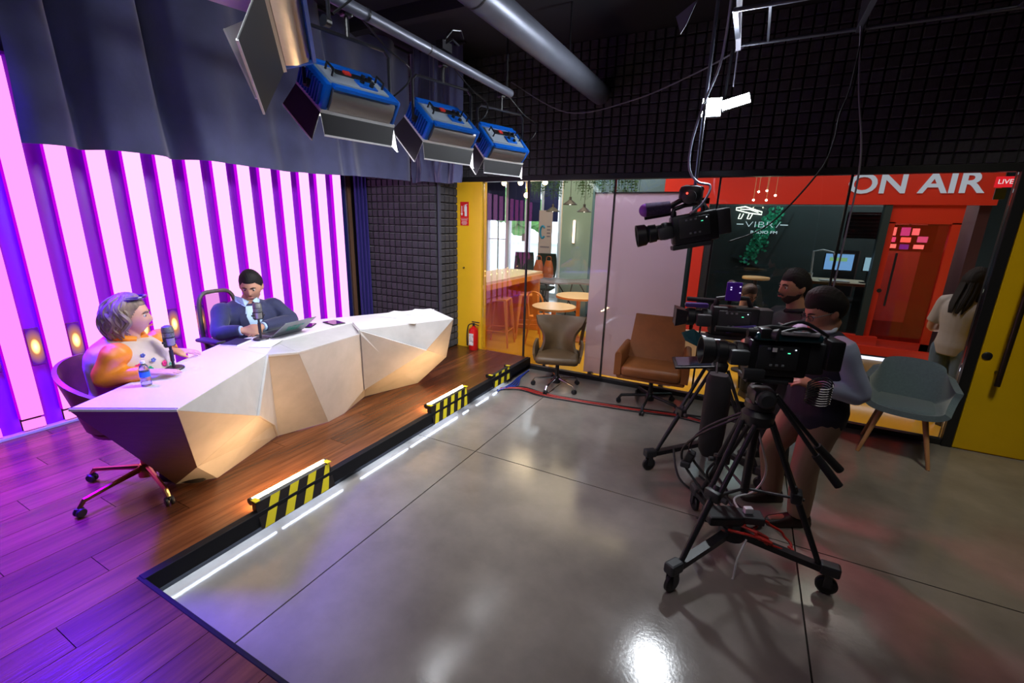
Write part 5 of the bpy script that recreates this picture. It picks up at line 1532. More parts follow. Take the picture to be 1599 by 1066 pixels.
def broadcast_camera(label, loc, rz, pitch=0.0, k=1.0, viewfinder=True, roll=0.0, box_hood=False):
    """shoulder camera, lens toward local -x, built around the bottom plate at the origin"""
    t = thing('video_camera', label, 'camera', loc, rz)
    Rm = Euler((roll, pitch, 0)).to_matrix()
    def P(*a): return Rm @ (Vector(a) * k)
    def S(*a): return tuple(x * k for x in a)
    MB().cbox(P(0.06, 0, 0.11), S(0.30, 0.12, 0.20), 0.018 * k, Rm).build('body', cam_m, t, smooth=30, world=False)
    MB().cbox(P(0.245, 0, 0.12), S(0.09, 0.11, 0.17), 0.012 * k, Rm).build('battery', cam_g, t, smooth=30, world=False)
    MB().cbox(P(0.05, -0.063, 0.12), S(0.20, 0.012, 0.13), 0.004 * k, Rm).build('side_panel', cam_g, t, smooth=30, world=False)
    for q, (bx_, bz_) in enumerate(((0.0, 0.17), (0.03, 0.17), (0.06, 0.17), (0.02, 0.08), (0.05, 0.08), (0.08, 0.08))):
        MB().cbox(P(bx_, -0.070, bz_), S(0.014, 0.006, 0.012), 0.002, Rm).build('button', mat('pale_key', (0.20, 0.22, 0.24), 0.5), t, world=False)
    MB().box(P(0.10, -0.0705, 0.150), S(0.012, 0.003, 0.004), Rm).build('indicator', led_g, t, world=False)
    MB().box(P(0.13, -0.0705, 0.170), S(0.006, 0.003, 0.006), Rm).build('indicator', led_w, t, world=False)
    # top handle
    MB().tube([P(-0.07, 0, 0.20), P(-0.06, 0, 0.255), P(0.02, 0, 0.27), P(0.13, 0, 0.265), P(0.16, 0, 0.205)], 0.016 * k, 8).build('top_handle', cam_m, t, smooth=True, world=False)
    # lens
    ax = P(-1, 0, 0)
    c = P(-0.09, 0, 0.12)
    ln = MB().lathe([(0.052 * k, 0), (0.058 * k, 0.02 * k), (0.058 * k, 0.06 * k), (0.050 * k, 0.065 * k), (0.050 * k, 0.10 * k), (0.060 * k, 0.105 * k), (0.062 * k, 0.15 * k), (0.055 * k, 0.16 * k)], 26, c, ax).build('lens_barrel', cam_m, t, smooth=30, world=False)
    MB().lathe([(0.0592 * k, 0.025 * k), (0.0605 * k, 0.03 * k), (0.0605 * k, 0.05 * k), (0.0592 * k, 0.055 * k)], 36, c, ax, cap=False).build('zoom_ring', cam_g, ln, world=False)
    MB().cbox(c + P(-0.05, -0.065, -0.01), S(0.10, 0.05, 0.085), 0.015 * k, Rm).build('zoom_grip', cam_g, ln, smooth=30, world=False)
    if box_hood:
        m = MB()
        r0 = [c + P(-0.16, y, z) for y, z in ((-.055, -.045), (.055, -.045), (.055, .045), (-.055, .045))]
        r1 = [c + P(-0.235, y, z) for y, z in ((-.078, -.062), (.078, -.062), (.078, .062), (-.078, .062))]
        m.loft([r0, r1], cap=False)
        r2 = [c + P(-0.233, y, z) for y, z in ((-.072, -.056), (.072, -.056), (.072, .056), (-.072, .056))]
        m.loft([r1, r2], cap=False); m.loft([r2, [c + P(-0.17, y, z) for y, z in ((-.05, -.04), (.05, -.04), (.05, .04), (-.05, .04))]], cap=True)
        m.build('lens_hood', cam_m, ln, world=False)
    else:
        MB().lathe([(0.055 * k, 0.16 * k), (0.072 * k, 0.175 * k), (0.076 * k, 0.235 * k), (0.070 * k, 0.235 * k), (0.056 * k, 0.19 * k)], 26, c, ax, cap=False).build('lens_hood', cam_m, ln, smooth=30, world=False)
    MB().lathe([(0.0, 0.172 * k), (0.05 * k, 0.170 * k), (0.055 * k, 0.165 * k)], 24, c, ax, cap=False).build('front_element', lens_glass, ln, smooth=True, world=False)
    if viewfinder:
        v = MB().cyl(P(-0.11, -0.04, 0.245), P(-0.03, -0.04, 0.245), 0.022 * k, n=14).cbox(P(-0.03, -0.05, 0.25), S(0.06, 0.07, 0.055), 0.01 * k, Rm).build('viewfinder', cam_m, t, smooth=30, world=False)
        MB().lathe([(0.022 * k, 0), (0.034 * k, 0.03 * k), (0.030 * k, 0.034 * k)], 16, P(0.0, -0.07, 0.25), P(0.8, -0.6, 0.0)).build('eyecup', cam_g, v, smooth=True, world=False)
    # shotgun microphone in a holder
    MB().tube([P(-0.25, 0.05, 0.235), P(-0.06, 0.05, 0.232), P(-0.05, 0.05, 0.232)], 0.016 * k, 10).build('shotgun_microphone', mat('foam_windscreen', (0.02, 0.02, 0.022), 0.95), t, smooth=True, world=False)
    MB().box(P(-0.06, 0.03, 0.225), S(0.03, 0.06, 0.03), Rm).build('microphone_holder', cam_m, t, world=False)
    # base plate
    MB().cbox(P(0.03, 0, -0.005), S(0.26, 0.09, 0.03), 0.006 * k, Rm).build('base_plate', cam_g, t, world=False)
    return t, P

def tripod(label, apex, feet, wheel=True, spread_z=0.14, col_m=None, mono=False):
    """two-stage tripod standing on a wheeled dolly; apex is the centre of the bowl"""
    apex = Vector(apex)
    c = sum((Vector(f_) for f_ in feet), Vector()) / len(feet)
    t = thing('camera_tripod', label, 'tripod', (c.x, c.y, 0))
    hub = Vector((c.x, c.y, 0.19))
    MB().lathe([(0.05, -0.05), (0.075, -0.03), (0.08, 0.02), (0.06, 0.045)], 20, apex).build('bowl', cam_m, t, smooth=30)
    MB().cyl(hub - Vector((0, 0, 0.03)), hub + Vector((0, 0, 0.03)), 0.07, 0.06, 18).build('dolly_hub', cam_m, t, smooth=30)
    for f_ in feet:
        f_ = Vector(f_)
        d = (f_ - hub); d.z = 0; d.normalize()
        s = Vector((-d.y, d.x, 0))
        foot = Vector((f_.x, f_.y, 0.155)) - d * 0.05
        top = apex + d * 0.07 - Vector((0, 0, 0.02))
        mid = top.lerp(foot, 0.52)
        leg = MB()
        for q in (-1, 1): leg.tube([top + s * 0.034 * q, mid + s * 0.026 * q], 0.013, 10)
        leg.cbox(mid, (0.085, 0.05, 0.06), 0.01, Matrix((s, d, Vector((0, 0, 1)))).transposed())
        leg.build('leg', cam_m, t, smooth=30)
        MB().tube([mid + (top - mid).normalized() * 0.05, foot], [0.018, 0.014], 12).build('lower_leg', cam_m, t, smooth=True)
        MB().cyl(mid - d * 0.0 + s * 0.05, mid + s * 0.075, 0.014, n=10).build('clamp_knob', cam_g, t)
        arm = MB().bar(hub, Vector((f_.x, f_.y, 0.135)), 0.045, 0.032).build('dolly_arm', cam_m, t)
        MB().cbox(Vector((f_.x, f_.y, 0.145)), (0.09, 0.06, 0.06), 0.012, Matrix((d, s, Vector((0, 0, 1)))).transposed()).build('foot_clamp', cam_g, t)
        if wheel:
            fk = MB()
            for q in (-1, 1): fk.box(Vector((f_.x, f_.y, 0.085)) + s * 0.022 * q, (0.035, 0.006, 0.075), Matrix((d, s, Vector((0, 0, 1)))).transposed())
            fk = fk.cyl((f_.x, f_.y, 0.115), (f_.x, f_.y, 0.135), 0.022, n=12).build('caster_fork', cam_g, t)
            MB().lathe([(0.0, -0.014), (0.04, -0.014), (0.05, -0.008), (0.05, 0.008), (0.04, 0.014), (0.0, 0.014)], 22, (f_.x, f_.y, 0.051), s).build('caster_wheel', wheel_m, fk, smooth=30)
    MB().cyl(hub + Vector((0, 0, 0.03)), hub + Vector((0, 0, 0.06)), 0.05, n=14).build('hub_cap', cam_g, t)
    for f_ in feet:
        f_ = Vector(f_); d = (f_ - hub); d.z = 0; d.normalize()
        top = apex + d * 0.07; foot = Vector((f_.x, f_.y, 0.16))
        mid = top.lerp(foot, 0.55)
        MB().tube([Vector((apex.x, apex.y, apex.z - 0.42)), mid], 0.008, 8).build('spreader_arm', cam_g, t)
    MB().cyl(apex - Vector((0, 0, 0.44)), apex - Vector((0, 0, 0.05)), 0.022, n=14).build('centre_post', cam_m, t, smooth=True)
    return t

def fluid_head(t, apex, rz, handles=((1, 0.5),), zt=0.16):
    """pan-tilt head on the tripod's bowl (parts of the tripod); lens side is -x turned by rz"""
    apex = Vector(apex)
    m3 = Euler((0, 0, rz)).to_matrix()
    MB().lathe([(0.055, 0.04), (0.07, 0.055), (0.07, 0.085), (0.05, 0.10)], 20, apex).build('pan_base', cam_m, t, smooth=30)
    MB().cbox(apex + Vector((0, 0, 0.12)), (0.11, 0.12, 0.08), 0.02, m3).build('fluid_head', cam_m, t, smooth=30)
    for s in (-1, 1): MB().lathe([(0.045, 0), (0.045, 0.02), (0.03, 0.03), (0, 0.03)], 20, apex + m3 @ Vector((0, s * 0.06, 0.12)), m3 @ Vector((0, s, 0))).build('drag_dial', cam_g, t, smooth=30)
    MB().cbox(apex + Vector((0, 0, zt + 0.005)), (0.20, 0.08, 0.022), 0.006, m3).build('quick_plate', cam_g, t)

# ---- front camera on its tripod
ftA, ftB, ftC = (-0.116, 2.068, 0), (0.586, 2.446, 0), (-0.09, 2.86, 0)
ap1 = (0.155, 2.50, 0.86)
yaw1 = R(18)
t1 = tripod('black camera tripod on a wheeled dolly nearest the camera', ap1, (ftA, ftB, ftC))
fluid_head(t1, ap1, yaw1, zt=0.20)
cam1, P1 = broadcast_camera('large black video camera on the nearest tripod', (0.13, 2.50, 1.085), yaw1, 0.0, 0.92, True)
# studio extras on the front camera (parts of the camera)
MB().cbox((0.08, -0.01, 0.215), (0.30, 0.13, 0.04), 0.012).build('top_deck', teal_edge, cam1, smooth=30, world=False)
MB().cbox((0.29, -0.02, 0.14), (0.07, 0.13, 0.15), 0.012).build('rear_adapter', cam_m, cam1, smooth=30, world=False)
MB().cbox((-0.06, -0.085, 0.03), (0.10, 0.03, 0.05), 0.008).build('zoom_demand', cam_g, cam1, smooth=30, world=False)
m = MB()
for k in range(8): m.tube([Vector((0.24 + 0.055 * math.cos(2 * PI * q / 14), -0.10 + 0.012 * math.sin(2 * PI * q / 14 * 2), -0.075 + 0.012 * k + 0.03 * math.sin(2 * PI * q / 14))) for q in range(14)], 0.0042, 6, close=True)
o = m.build('coiled_cable', mat('glossy_cable', (0.05, 0.05, 0.055), 0.12, coat=1.0), cam1, smooth=True, world=False); o['kind'] = 'stuff'
for (a, b, c_) in (((0.02, -0.06, 0.23), (0.12, -0.09, 0.27), (0.22, -0.05, 0.23)), ((0.05, 0.03, 0.24), (0.16, 0.02, 0.28), (0.28, 0.0, 0.22))):
    MB().tube([a, b, c_], 0.008, 8, smooth=6).build('cable_loop', cam_m, cam1, smooth=True, world=False)
MB().cbox((0.12, -0.075, 0.24), (0.17, 0.02, 0.02), 0.006).build('white_note', mat('paper_note', (0.45, 0.45, 0.5), 0.6, noise=0.5, scale=30), cam1, world=False)
MB().box((0.02, -0.0785, 0.155), (0.02, 0.004, 0.02)).build('square_mark', white_print, cam1, world=False)
# prompter-like display under the lens of the front camera, and pan handles of the front tripod
hA = Vector((0.20, 2.46, 0.99))
for q, (dx, dy, dz, off) in enumerate(((0.34, -0.02, -0.38, 0.0), (0.36, 0.07, -0.36, 0.05))):
    e = hA + Vector((dx, dy + off, dz))
    h_ = MB().tube([hA + Vector((0.02, off, 0)), hA.lerp(e, 0.7)], 0.011, 10).build('pan_handle', cam_m, t1, smooth=True)
    MB().tube([hA.lerp(e, 0.66), e], [0.019, 0.021], 12).build('grip', mat('rubber_grip', (0.015, 0.015, 0.016), 0.8), h_, smooth=True)
MB().box((0.145, 2.435, 0.965), (0.026, 0.004, 0.026), (0, 0.78, 0.2)).build('maker_mark', white_print, t1)

# ---- rear camera on its tripod
ap2 = (-0.10, 3.55, 0.80)
t2 = tripod('black camera tripod standing farther back beside the tan armchair', ap2, ((-0.456, 3.21, 0), (0.30, 3.34, 0), (-0.12, 4.02, 0)))
fluid_head(t2, ap2, R(10))
cam2, P2 = broadcast_camera('black video camera with square lens hood on the rear tripod', (-0.10, 3.55, 1.04), R(14), 0.0, 1.05, False, 0, True)
v = MB().cbox((0.02, -0.02, 0.335), (0.05, 0.13, 0.14), 0.02).build('studio_viewfinder', cam_m, cam2, smooth=30, world=False)
MB().cbox((0.018, -0.088, 0.335), (0.10, 0.012, 0.13), 0.02).build('viewfinder_cover', mat('violet_cover', (0.08, 0.01, 0.42), 0.4), v, smooth=30, world=False)
for (a, b) in ((-0.012, 0.365), (-0.012, 0.35), (0.045, 0.372), (0.048, 0.33)): MB().box((a + 0.01, -0.0948, b), (0.010, 0.002, 0.008)).build('cover_dot', emis('viewfinder_dot', (0.75, 0.65, 1.0), 1.0), v, world=False)
MB().tube([(0.02, 0.0, 0.24), (0.02, -0.02, 0.28)], 0.014, 8).build('viewfinder_arm', cam_m, v, world=False)
MB().cbox((-0.20, -0.02, 0.215), (0.16, 0.05, 0.035), 0.012).build('lens_cable_clip', mat('violet_clip', (0.06, 0.03, 0.20), 0.3), cam2, smooth=30, world=False)
MB().cbox((0.10, -0.095, 0.075), (0.20, 0.03, 0.045), 0.01, (0.0, -0.15, 0)).build('side_box', mat('violet_blue_box', (0.06, 0.04, 0.25), 0.35), cam2, smooth=30, world=False)
# prompter tray and talkback box
tr_ = thing('prompter_tray', 'dark flat prompter tray reaching out from the rear camera tripod', 'tray', (-0.25, 3.30, 0.86))
MB().cbox((-0.25, 3.30, 0.872), (0.26, 0.20, 0.018), 0.006, (0.1, -0.12, 0.25)).build('tray', cam_m, tr_)
MB().box((-0.25, 3.295, 0.884), (0.22, 0.16, 0.002), (0.1, -0.12, 0.25)).build('glass', mat('tray_glass', (0.02, 0.03, 0.05), 0.06, coat=1), tr_)
MB().tube([(-0.20, 3.34, 0.86), (-0.14, 3.46, 0.84)], 0.012, 8).build('bracket', cam_g, tr_)
fl_ = thing('flag_card', 'teal glossy card clipped below the lens of the rear camera', 'card', (-0.26, 3.40, 0.98))
MB().prism([(-0.36, 3.38, 1.06), (-0.28, 3.36, 1.10), (-0.17, 3.42, 1.01), (-0.24, 3.42, 0.96), (-0.33, 3.40, 1.0)], (0.003, -0.006, 0.003)).build('card', mat('teal_card', (0.02, 0.10, 0.12), 0.25, coat=0.5), fl_)
MB().tube([(-0.22, 3.42, 1.0), (-0.16, 3.50, 1.02)], 0.007, 8).build('clip_arm', cam_g, fl_)
bg = thing('equipment_bag', 'tall black equipment bag hanging between the two tripods', 'bag', (-0.06, 3.02, 0.32))
m = MB()
rings = []
for (z, w_, d_, dx) in ((0.90, 0.055, 0.05, -0.01), (0.86, 0.075, 0.065, -0.005), (0.70, 0.08, 0.07, 0.0), (0.50, 0.078, 0.07, 0.0), (0.38, 0.07, 0.065, 0.0), (0.335, 0.05, 0.05, 0.005), (0.325, 0.02, 0.02, 0.005)):
    rings.append([Vector((-0.055 + dx + w_ * math.copysign(abs(math.cos(a)) ** 0.6, math.cos(a)), 3.02 + d_ * math.copysign(abs(math.sin(a)) ** 0.6, math.sin(a)), z)) for a in [2 * PI * q / 24 for q in range(24)]])
m.loft(rings).build('bag', mat('black_nylon', (0.014, 0.014, 0.017), 0.75), bg, smooth=40)
MB().tube([(-0.08, 3.02, 0.89), (-0.09, 3.15, 1.0), (-0.09, 3.40, 1.02)], 0.006, 6, smooth=4).build('strap', cam_g, bg)
for z in (0.80, 0.56): MB().box((-0.128, 3.0, z), (0.006, 0.02, 0.02)).build('buckle', mat('steel_buckle', (0.4, 0.4, 0.42), 0.3, 1), bg)

# ---- camera hanging from the ceiling grid
cam3, P3 = broadcast_camera('black video camera hanging from the ceiling pole by the glass', (-0.45, 3.80, 1.665), R(20), R(-12), 1.12, False)
MB().cyl(P3(-0.25, -0.03, 0.285), P3(-0.09, -0.03, 0.275), 0.052, 0.045, 16).build('microphone_muff', mat('dark_muff', (0.03, 0.02, 0.06), 0.95, noise=0.4, scale=60), cam3, smooth=40, world=False)
MB().ball(P3(-0.25, -0.03, 0.285), (0.05, 0.05, 0.05), 16, 10).build('muff_tip', mat('violet_muff_tip', (0.16, 0.04, 0.34), 0.8), cam3, smooth=True, world=False)
MB().tube([P3(-0.10, -0.03, 0.275), P3(0.0, -0.02, 0.31), P3(0.14, 0, 0.36)], 0.020, 10).build('muff_arm', cam_m, cam3, smooth=True, world=False)
hm = thing('ceiling_camera_mount', 'thin ceiling pole with black pan head holding the hanging camera', 'mount', (-0.44, 3.81, 1.98))
MB().cyl((-0.44, 3.81, 2.10), (-0.44, 3.81, 3.62), 0.012, n=12).build('pole', mat('grey_pole', (0.20, 0.21, 0.26), 0.35, 0.8), hm, smooth=True)
MB().cbox((-0.46, 3.80, 2.045), (0.17, 0.13, 0.13), 0.04).build('pan_motor', cam_m, hm, smooth=30)
MB().lathe([(0.05, 0), (0.05, 0.03), (0.03, 0.04)], 18, (-0.46, 3.735, 2.02), (0, -1, 0)).build('tilt_dial', cam_g, hm, smooth=True)
MB().ball((-0.475, 3.69, 2.045), 0.008, 8, 6).build('red_light', led_r, hm)
MB().tube([(-0.40, 3.80, 2.0), (-0.36, 3.80, 1.95), (-0.36, 3.80, 1.90)], 0.02, 10).build('drop_arm', cam_m, hm, smooth=True)

# ---- bright two-leaf lamp in front of the foam wall
lp = thing('twin_led_lamp', 'glaring white studio lamp with two lit leaves before the foam wall', 'lamp', (-0.34, 4.10, 2.66))
bright = emis('glaring_lamp_face', (0.90, 0.95, 1.0), 60.0)
def leaf_panel(c, w_, h_, ry, rz, name):
    m3 = Euler((R(78), ry, rz), 'XYZ').to_matrix()
    p = MB().cbox(c, (w_, h_, 0.035), 0.006, m3).build(name, cam_g, lp)
    MB().box(Vector(c) + m3 @ Vector((0, 0, 0.0195)), (w_ - 0.015, h_ - 0.015, 0.004), m3).build('lit_face', bright, p)
leaf_panel((-0.425, 4.10, 2.70), 0.15, 0.15, R(0), R(8), 'left_leaf')
leaf_panel((-0.255, 4.10, 2.725), 0.20, 0.085, R(-15), R(8), 'right_leaf')
MB().tube([(-0.34, 4.14, 2.72), (-0.34, 4.15, 2.86), (-0.33, 4.12, 3.10)], 0.012, 8).build('hanger', cam_m, lp)
d = bpy.data.lights.new('twin_lamp_light', 'AREA'); d.shape = 'RECTANGLE'; d.size = 0.3; d.size_y = 0.12; d.energy = 50; d.color = (0.88, 0.94, 1.0)
lo = bpy.data.objects.new('twin_lamp_light', d); col.objects.link(lo); lo.parent = lp
lo.location = (0.0, -0.06, 0.05); lo.rotation_euler = Vector((-2.2, -2.6, -1.2)).to_track_quat('-Z', 'Y').to_euler()

# ---- ladder truss and cables under the ceiling
tm = mat('grey_truss_tube', (0.16, 0.17, 0.22), 0.35, 0.7)
tt = thing('ceiling_truss', 'slim grey ladder truss under the ceiling above the hanging camera', 'truss', (0.5, 3.75, 3.05))
for y in (3.44, 4.06): MB().cyl((-0.30, y, 3.10), (2.6, y, 3.10), 0.013, n=10).build('chord', tm, tt, smooth=True)
for x in (-0.29, 0.43, 1.20, 2.0): MB().bar((x, 3.44, 3.10), (x, 4.06, 3.10), 0.03, 0.012).build('rung', tm, tt)
MB().bar((-0.29, 4.06, 3.10), (-0.29, 4.10, 2.84), 0.034, 0.008).build('strap_plate', mat('pale_strap', (0.32, 0.32, 0.42), 0.5), tt)
MB().bar((-0.285, 3.40, 3.26), (-0.285, 4.03, 3.06), 0.034, 0.008).build('strap_plate', MATS['pale_strap'], tt)
MB().bar((0.43, 3.9, 3.5), (0.44, 4.06, 3.08), 0.05, 0.03).build('strap_plate', tm, tt)
for x in (-0.1, 1.4): MB().cyl((x, 3.75, 3.10), (x, 3.75, 3.62), 0.008, n=8).bar((x, 3.44, 3.1), (x, 4.06, 3.1), 0.015, 0.01).build('drop_rod', tm, tt)
cb = mat('grey_cable', (0.16, 0.16, 0.20), 0.4)
def cable(label, pts, r_, m, cat='cable', sm=8, group=None): return single('cable', MB().tube(pts, r_, 7, smooth=sm), m, label, cat, group, smooth=True)
cable('pale cable looping down from the ceiling truss to the hanging camera', [(-0.33, 3.55, 3.30), (-0.36, 3.72, 2.92), (-0.45, 3.80, 2.66), (-0.50, 3.80, 2.40), (-0.49, 3.79, 2.22), (-0.42, 3.78, 2.13), (-0.33, 3.78, 2.10), (-0.36, 3.72, 1.98), (-0.44, 3.70, 1.90)], 0.009, mat('pale_blue_cable', (0.24, 0.27, 0.36), 0.35))
cable('thin dark cable sagging across the foam wall toward the truss', [(-2.6, 4.85, 3.30), (-1.9, 4.80, 2.93), (-1.2, 4.70, 2.96), (-0.6, 4.40, 3.05), (-0.25, 4.06, 3.09)], 0.006, cb)
cable('thin cable hanging straight down right of the bright lamp', [(0.43, 4.0, 3.10), (0.49, 4.0, 2.72), (0.58, 4.0, 2.27), (0.60, 4.10, 1.75), (0.60, 4.2, 1.2)], 0.006, cb)
cable('thin slack cable hanging beside the straight one right of the bright lamp', [(0.45, 4.0, 3.08), (0.44, 4.0, 2.74), (0.41, 4.0, 2.57), (0.405, 4.0, 2.40), (0.35, 4.0, 2.2), (0.10, 3.98, 1.84), (-0.16, 3.9, 1.70)], 0.006, mat('black_cable', (0.012, 0.012, 0.014), 0.45))
cable('short bright wire crossing the truss', [(-0.1, 3.3, 3.28), (0.12, 3.35, 3.22), (0.3, 3.2, 3.34), (0.6, 3.2, 3.5)], 0.005, MATS['pale_blue_cable'])
hp = thing('hanging_board', 'pale board hanging from the ceiling at the top edge of the picture', 'board', (-0.52, 3.0, 2.82))
MB().prism([(-0.45, 3.0, 3.02), (-0.56, 3.0, 2.95), (-0.525, 3.0, 2.86), (-0.50, 3.0, 2.90), (-0.36, 3.0, 3.25), (-0.42, 3.0, 3.3)], (0.0, 0.006, 0.0)).build('board', mat('pale_board', (0.22, 0.23, 0.34), 0.6), hp)
MB().cyl((-0.40, 3.003, 3.2), (-0.40, 3.003, 3.62), 0.003, n=6).build('wire', cb, hp)

# ---- cables on the floor
red_c = mat('red_cable', (0.42, 0.02, 0.015), 0.4); blk_c = mat('black_cable', (0.012, 0.012, 0.014), 0.45); blu_c = mat('blue_cable', (0.02, 0.05, 0.35), 0.4); wht_c = mat('white_cable', (0.6, 0.6, 0.62), 0.4)
base = [(-2.26, 4.12), (-2.07, 4.26), (-1.77, 4.22), (-1.41, 4.24), (-1.08, 4.28), (-0.76, 4.33), (-0.40, 4.40), (-0.15, 4.36)]
for k, (m_, lb, dy) in enumerate(((red_c, 'red cable running along the floor in front of the swivel chairs', 0.0), (blk_c, 'black cable on the glass side of the red one along the floor', 0.03), (red_c, 'second red cable on the near side of the floor bundle', -0.035), (blk_c, 'black cable nearest the camera in the floor bundle', -0.06))):
    pts = [(x + random.uniform(-.02, .02), y + dy + random.uniform(-.012, .012), 0.008) for x, y in base]
    cable(lb, pts, 0.0075, m_)
for k in range(4):
    pts = [(-2.24 + 0.02 * k, 4.02 + 0.07 * k, 0.009), (-2.22 + 0.03 * k, 4.30, 0.011), (-2.25 + 0.01 * k, 4.55, 0.010), (-2.255, 4.85, 0.012)]
    cable(['blue cable closest to the stage edge below the far hazard bar', 'second blue cable along the far stage edge', 'third blue cable along the far stage edge', 'outermost blue cable along the far stage edge'][k], pts, 0.007, blu_c, group='blue cables by the stage edge')
for k in range(3):
    c = Vector((0.20 + 0.06 * k, 2.42 + 0.05 * k, 0.22))
    pts = [c + Vector((0.10 * math.cos(2 * PI * q / 16) + 0.02 * math.sin(3 * q), 0.05 * math.sin(2 * PI * q / 16), -0.02 - 0.05 * math.sin(2 * PI * q / 16 + k))) for q in range(17)]
    cable(['red cable loop hanging over the dolly arm, leftmost', 'red cable loop hanging over the dolly arm, middle', 'red cable loop hanging over the dolly arm, rightmost'][k], pts, 0.007, red_c, sm=3)
for k, pts in enumerate(([(0.10, 2.70, 0.80), (-0.10, 2.80, 0.60), (-0.16, 2.78, 0.44), (-0.02, 2.72, 0.30), (0.06, 2.6, 0.21)],
                         [(0.08, 2.66, 0.78), (-0.14, 2.74, 0.56), (-0.20, 2.76, 0.40), (-0.06, 2.68, 0.26), (0.04, 2.56, 0.22)],
                         [(0.16, 2.62, 0.80), (0.02, 2.70, 0.50), (-0.04, 2.72, 0.34), (0.10, 2.66, 0.24), (0.16, 2.50, 0.23)],
                         [(-0.06, 2.62, 0.10), (0.06, 2.74, 0.02), (0.20, 2.78, 0.012), (0.30, 2.9, 0.01), (0.10, 3.1, 0.01), (-0.1, 3.3, 0.01)],
                         [(-0.30, 3.26, 0.20), (-0.22, 3.10, 0.06), (-0.05, 3.05, 0.01), (0.1, 3.15, 0.01), (0.0, 3.4, 0.01)])):
    cable(['black cable drooping from the front tripod head, foremost', 'black cable drooping farthest left of the front tripod', 'black cable hanging inside the legs of the front tripod', 'black cable lying on the floor behind the front tripod', 'black cable trailing on the floor under the rear tripod'][k], pts, 0.008, blk_c)
cable('white cable hanging through the legs of the front tripod', [(0.18, 2.66, 0.72), (0.26, 2.74, 0.46), (0.22, 2.70, 0.33), (0.12, 2.60, 0.30), (0.20, 2.50, 0.25)], 0.006, wht_c)
cable('thin white cord hanging from the power box to the floor', [(0.20, 2.40, 0.20), (0.17, 2.33, 0.12), (0.165, 2.31, 0.02), (0.16, 2.30, 0.008)], 0.005, wht_c)
pb = thing('power_box', 'black cable box resting on the dolly hub of the front tripod', 'box', (0.05, 2.44, 0.25))
MB().cbox((0.07, 2.44, 0.275), (0.19, 0.12, 0.055), 0.012, (0, 0, 0.5)).build('case', cam_m, pb)
MB().cbox((0.19, 2.50, 0.275), (0.16, 0.09, 0.045), 0.008, (0, 0, 0.3)).build('adapter', cam_g, pb)
MB().cbox((0.19, 2.50, 0.315), (0.045, 0.03, 0.035), 0.005, (0, 0, 0.5)).build('plug', mat('white_plug', (0.7, 0.68, 0.75), 0.4), pb)
cl_ = thing('cable_clamp', 'black clamp cluster on the left leg of the front tripod', 'clamp', (-0.17, 2.72, 0.36))
MB().cbox((-0.155, 2.735, 0.42), (0.05, 0.05, 0.11), 0.012, (0.2, 0.3, 0)).build('jaw', cam_m, cl_)
MB().cbox((-0.17, 2.72, 0.38), (0.06, 0.04, 0.04), 0.01).build('knob', cam_g, cl_)

# ================================================================ LOUNGE FURNITURE
orange = mat('orange_lacquer', (0.72, 0.24, 0.03), 0.35)
cream_top = mat('cream_table_top', (0.78, 0.52, 0.26), 0.25)
ct = thing('bar_counter', 'orange bar counter with pale top behind the yellow pillar', 'counter', (-3.4, 6.0, 0))
MB().box((-3.42, 6.06, 1.0), (0.72, 1.85, 0.05)).build('counter_top', mat('counter_top', (0.72, 0.50, 0.30), 0.2), ct, bevel=0.005)
MB().box((-3.06, 6.06, 0.945), (0.03, 1.85, 0.075)).build('counter_edge', orange, ct)
MB().box((-3.68, 6.06, 0.49), (0.10, 1.80, 0.965)).build('counter_front', orange, ct)
MB().box((-3.40, 6.94, 0.49), (0.62, 0.06, 0.965)).build('counter_side', orange, ct)
def metal_stool(label, x, y, rz):
    t = thing('bar_stool', label, 'stool', (x, y, 0), rz, 'orange bar stools')
    MB().cbox((0, 0, 0.70), (0.30, 0.30, 0.03), 0.012).build('seat', orange, t, world=False)
    for sx in (-1, 1):
        for sy in (-1, 1):
            MB().loft([[Vector((sx * (0.13) + a * 0.022, sy * 0.13 + b * 0.022, 0.69)) for a, b in ((-1, -1), (1, -1), (1, 1), (-1, 1))], [Vector((sx * 0.195 + a * 0.010, sy * 0.195 + b * 0.010, 0.0)) for a, b in ((-1, -1), (1, -1), (1, 1), (-1, 1))]]).build('leg', orange, t, world=False)
    for k, (x0, y0, x1, y1) in enumerate(((-1, -1, 1, -1), (1, -1, 1, 1), (1, 1, -1, 1), (-1, 1, -1, -1))):
        MB().cyl((x0 * 0.172, y0 * 0.172, 0.24), (x1 * 0.172, y1 * 0.172, 0.24), 0.007, n=8).build('footrest', orange, t, world=False)
metal_stool('orange metal bar stool nearest the pillar under the bar counter', -3.21, 5.78, 0.2)
metal_stool('orange metal bar stool at the far end of the bar counter', -3.05, 6.45, 0.5)
def round_table(label, x, y, r_, h):
    t = thing('round_table', label, 'table', (x, y, 0), 0, 'orange round tables')
    MB().lathe([(r_ - 0.02, h - 0.035), (r_, h - 0.03), (r_, h - 0.005), (r_ - 0.008, h)], 40).build('table_top', cream_top, t, smooth=30, world=False)
    MB().lathe([(r_ + 0.002, h - 0.036), (r_ + 0.002, h - 0.008)], 40, cap=False).build('edge_band', orange, t, smooth=True, world=False)
    MB().lathe([(0.20, 0.0), (0.20, 0.012), (0.05, 0.03), (0.032, 0.06), (0.032, h - 0.04)], 24).build('pedestal', orange, t, smooth=30, world=False)
round_table('near round orange table behind the wing-back chair', -2.27, 5.62, 0.30, 0.72)
round_table('far round orange table beyond the near one', -2.30, 6.72, 0.36, 0.72)
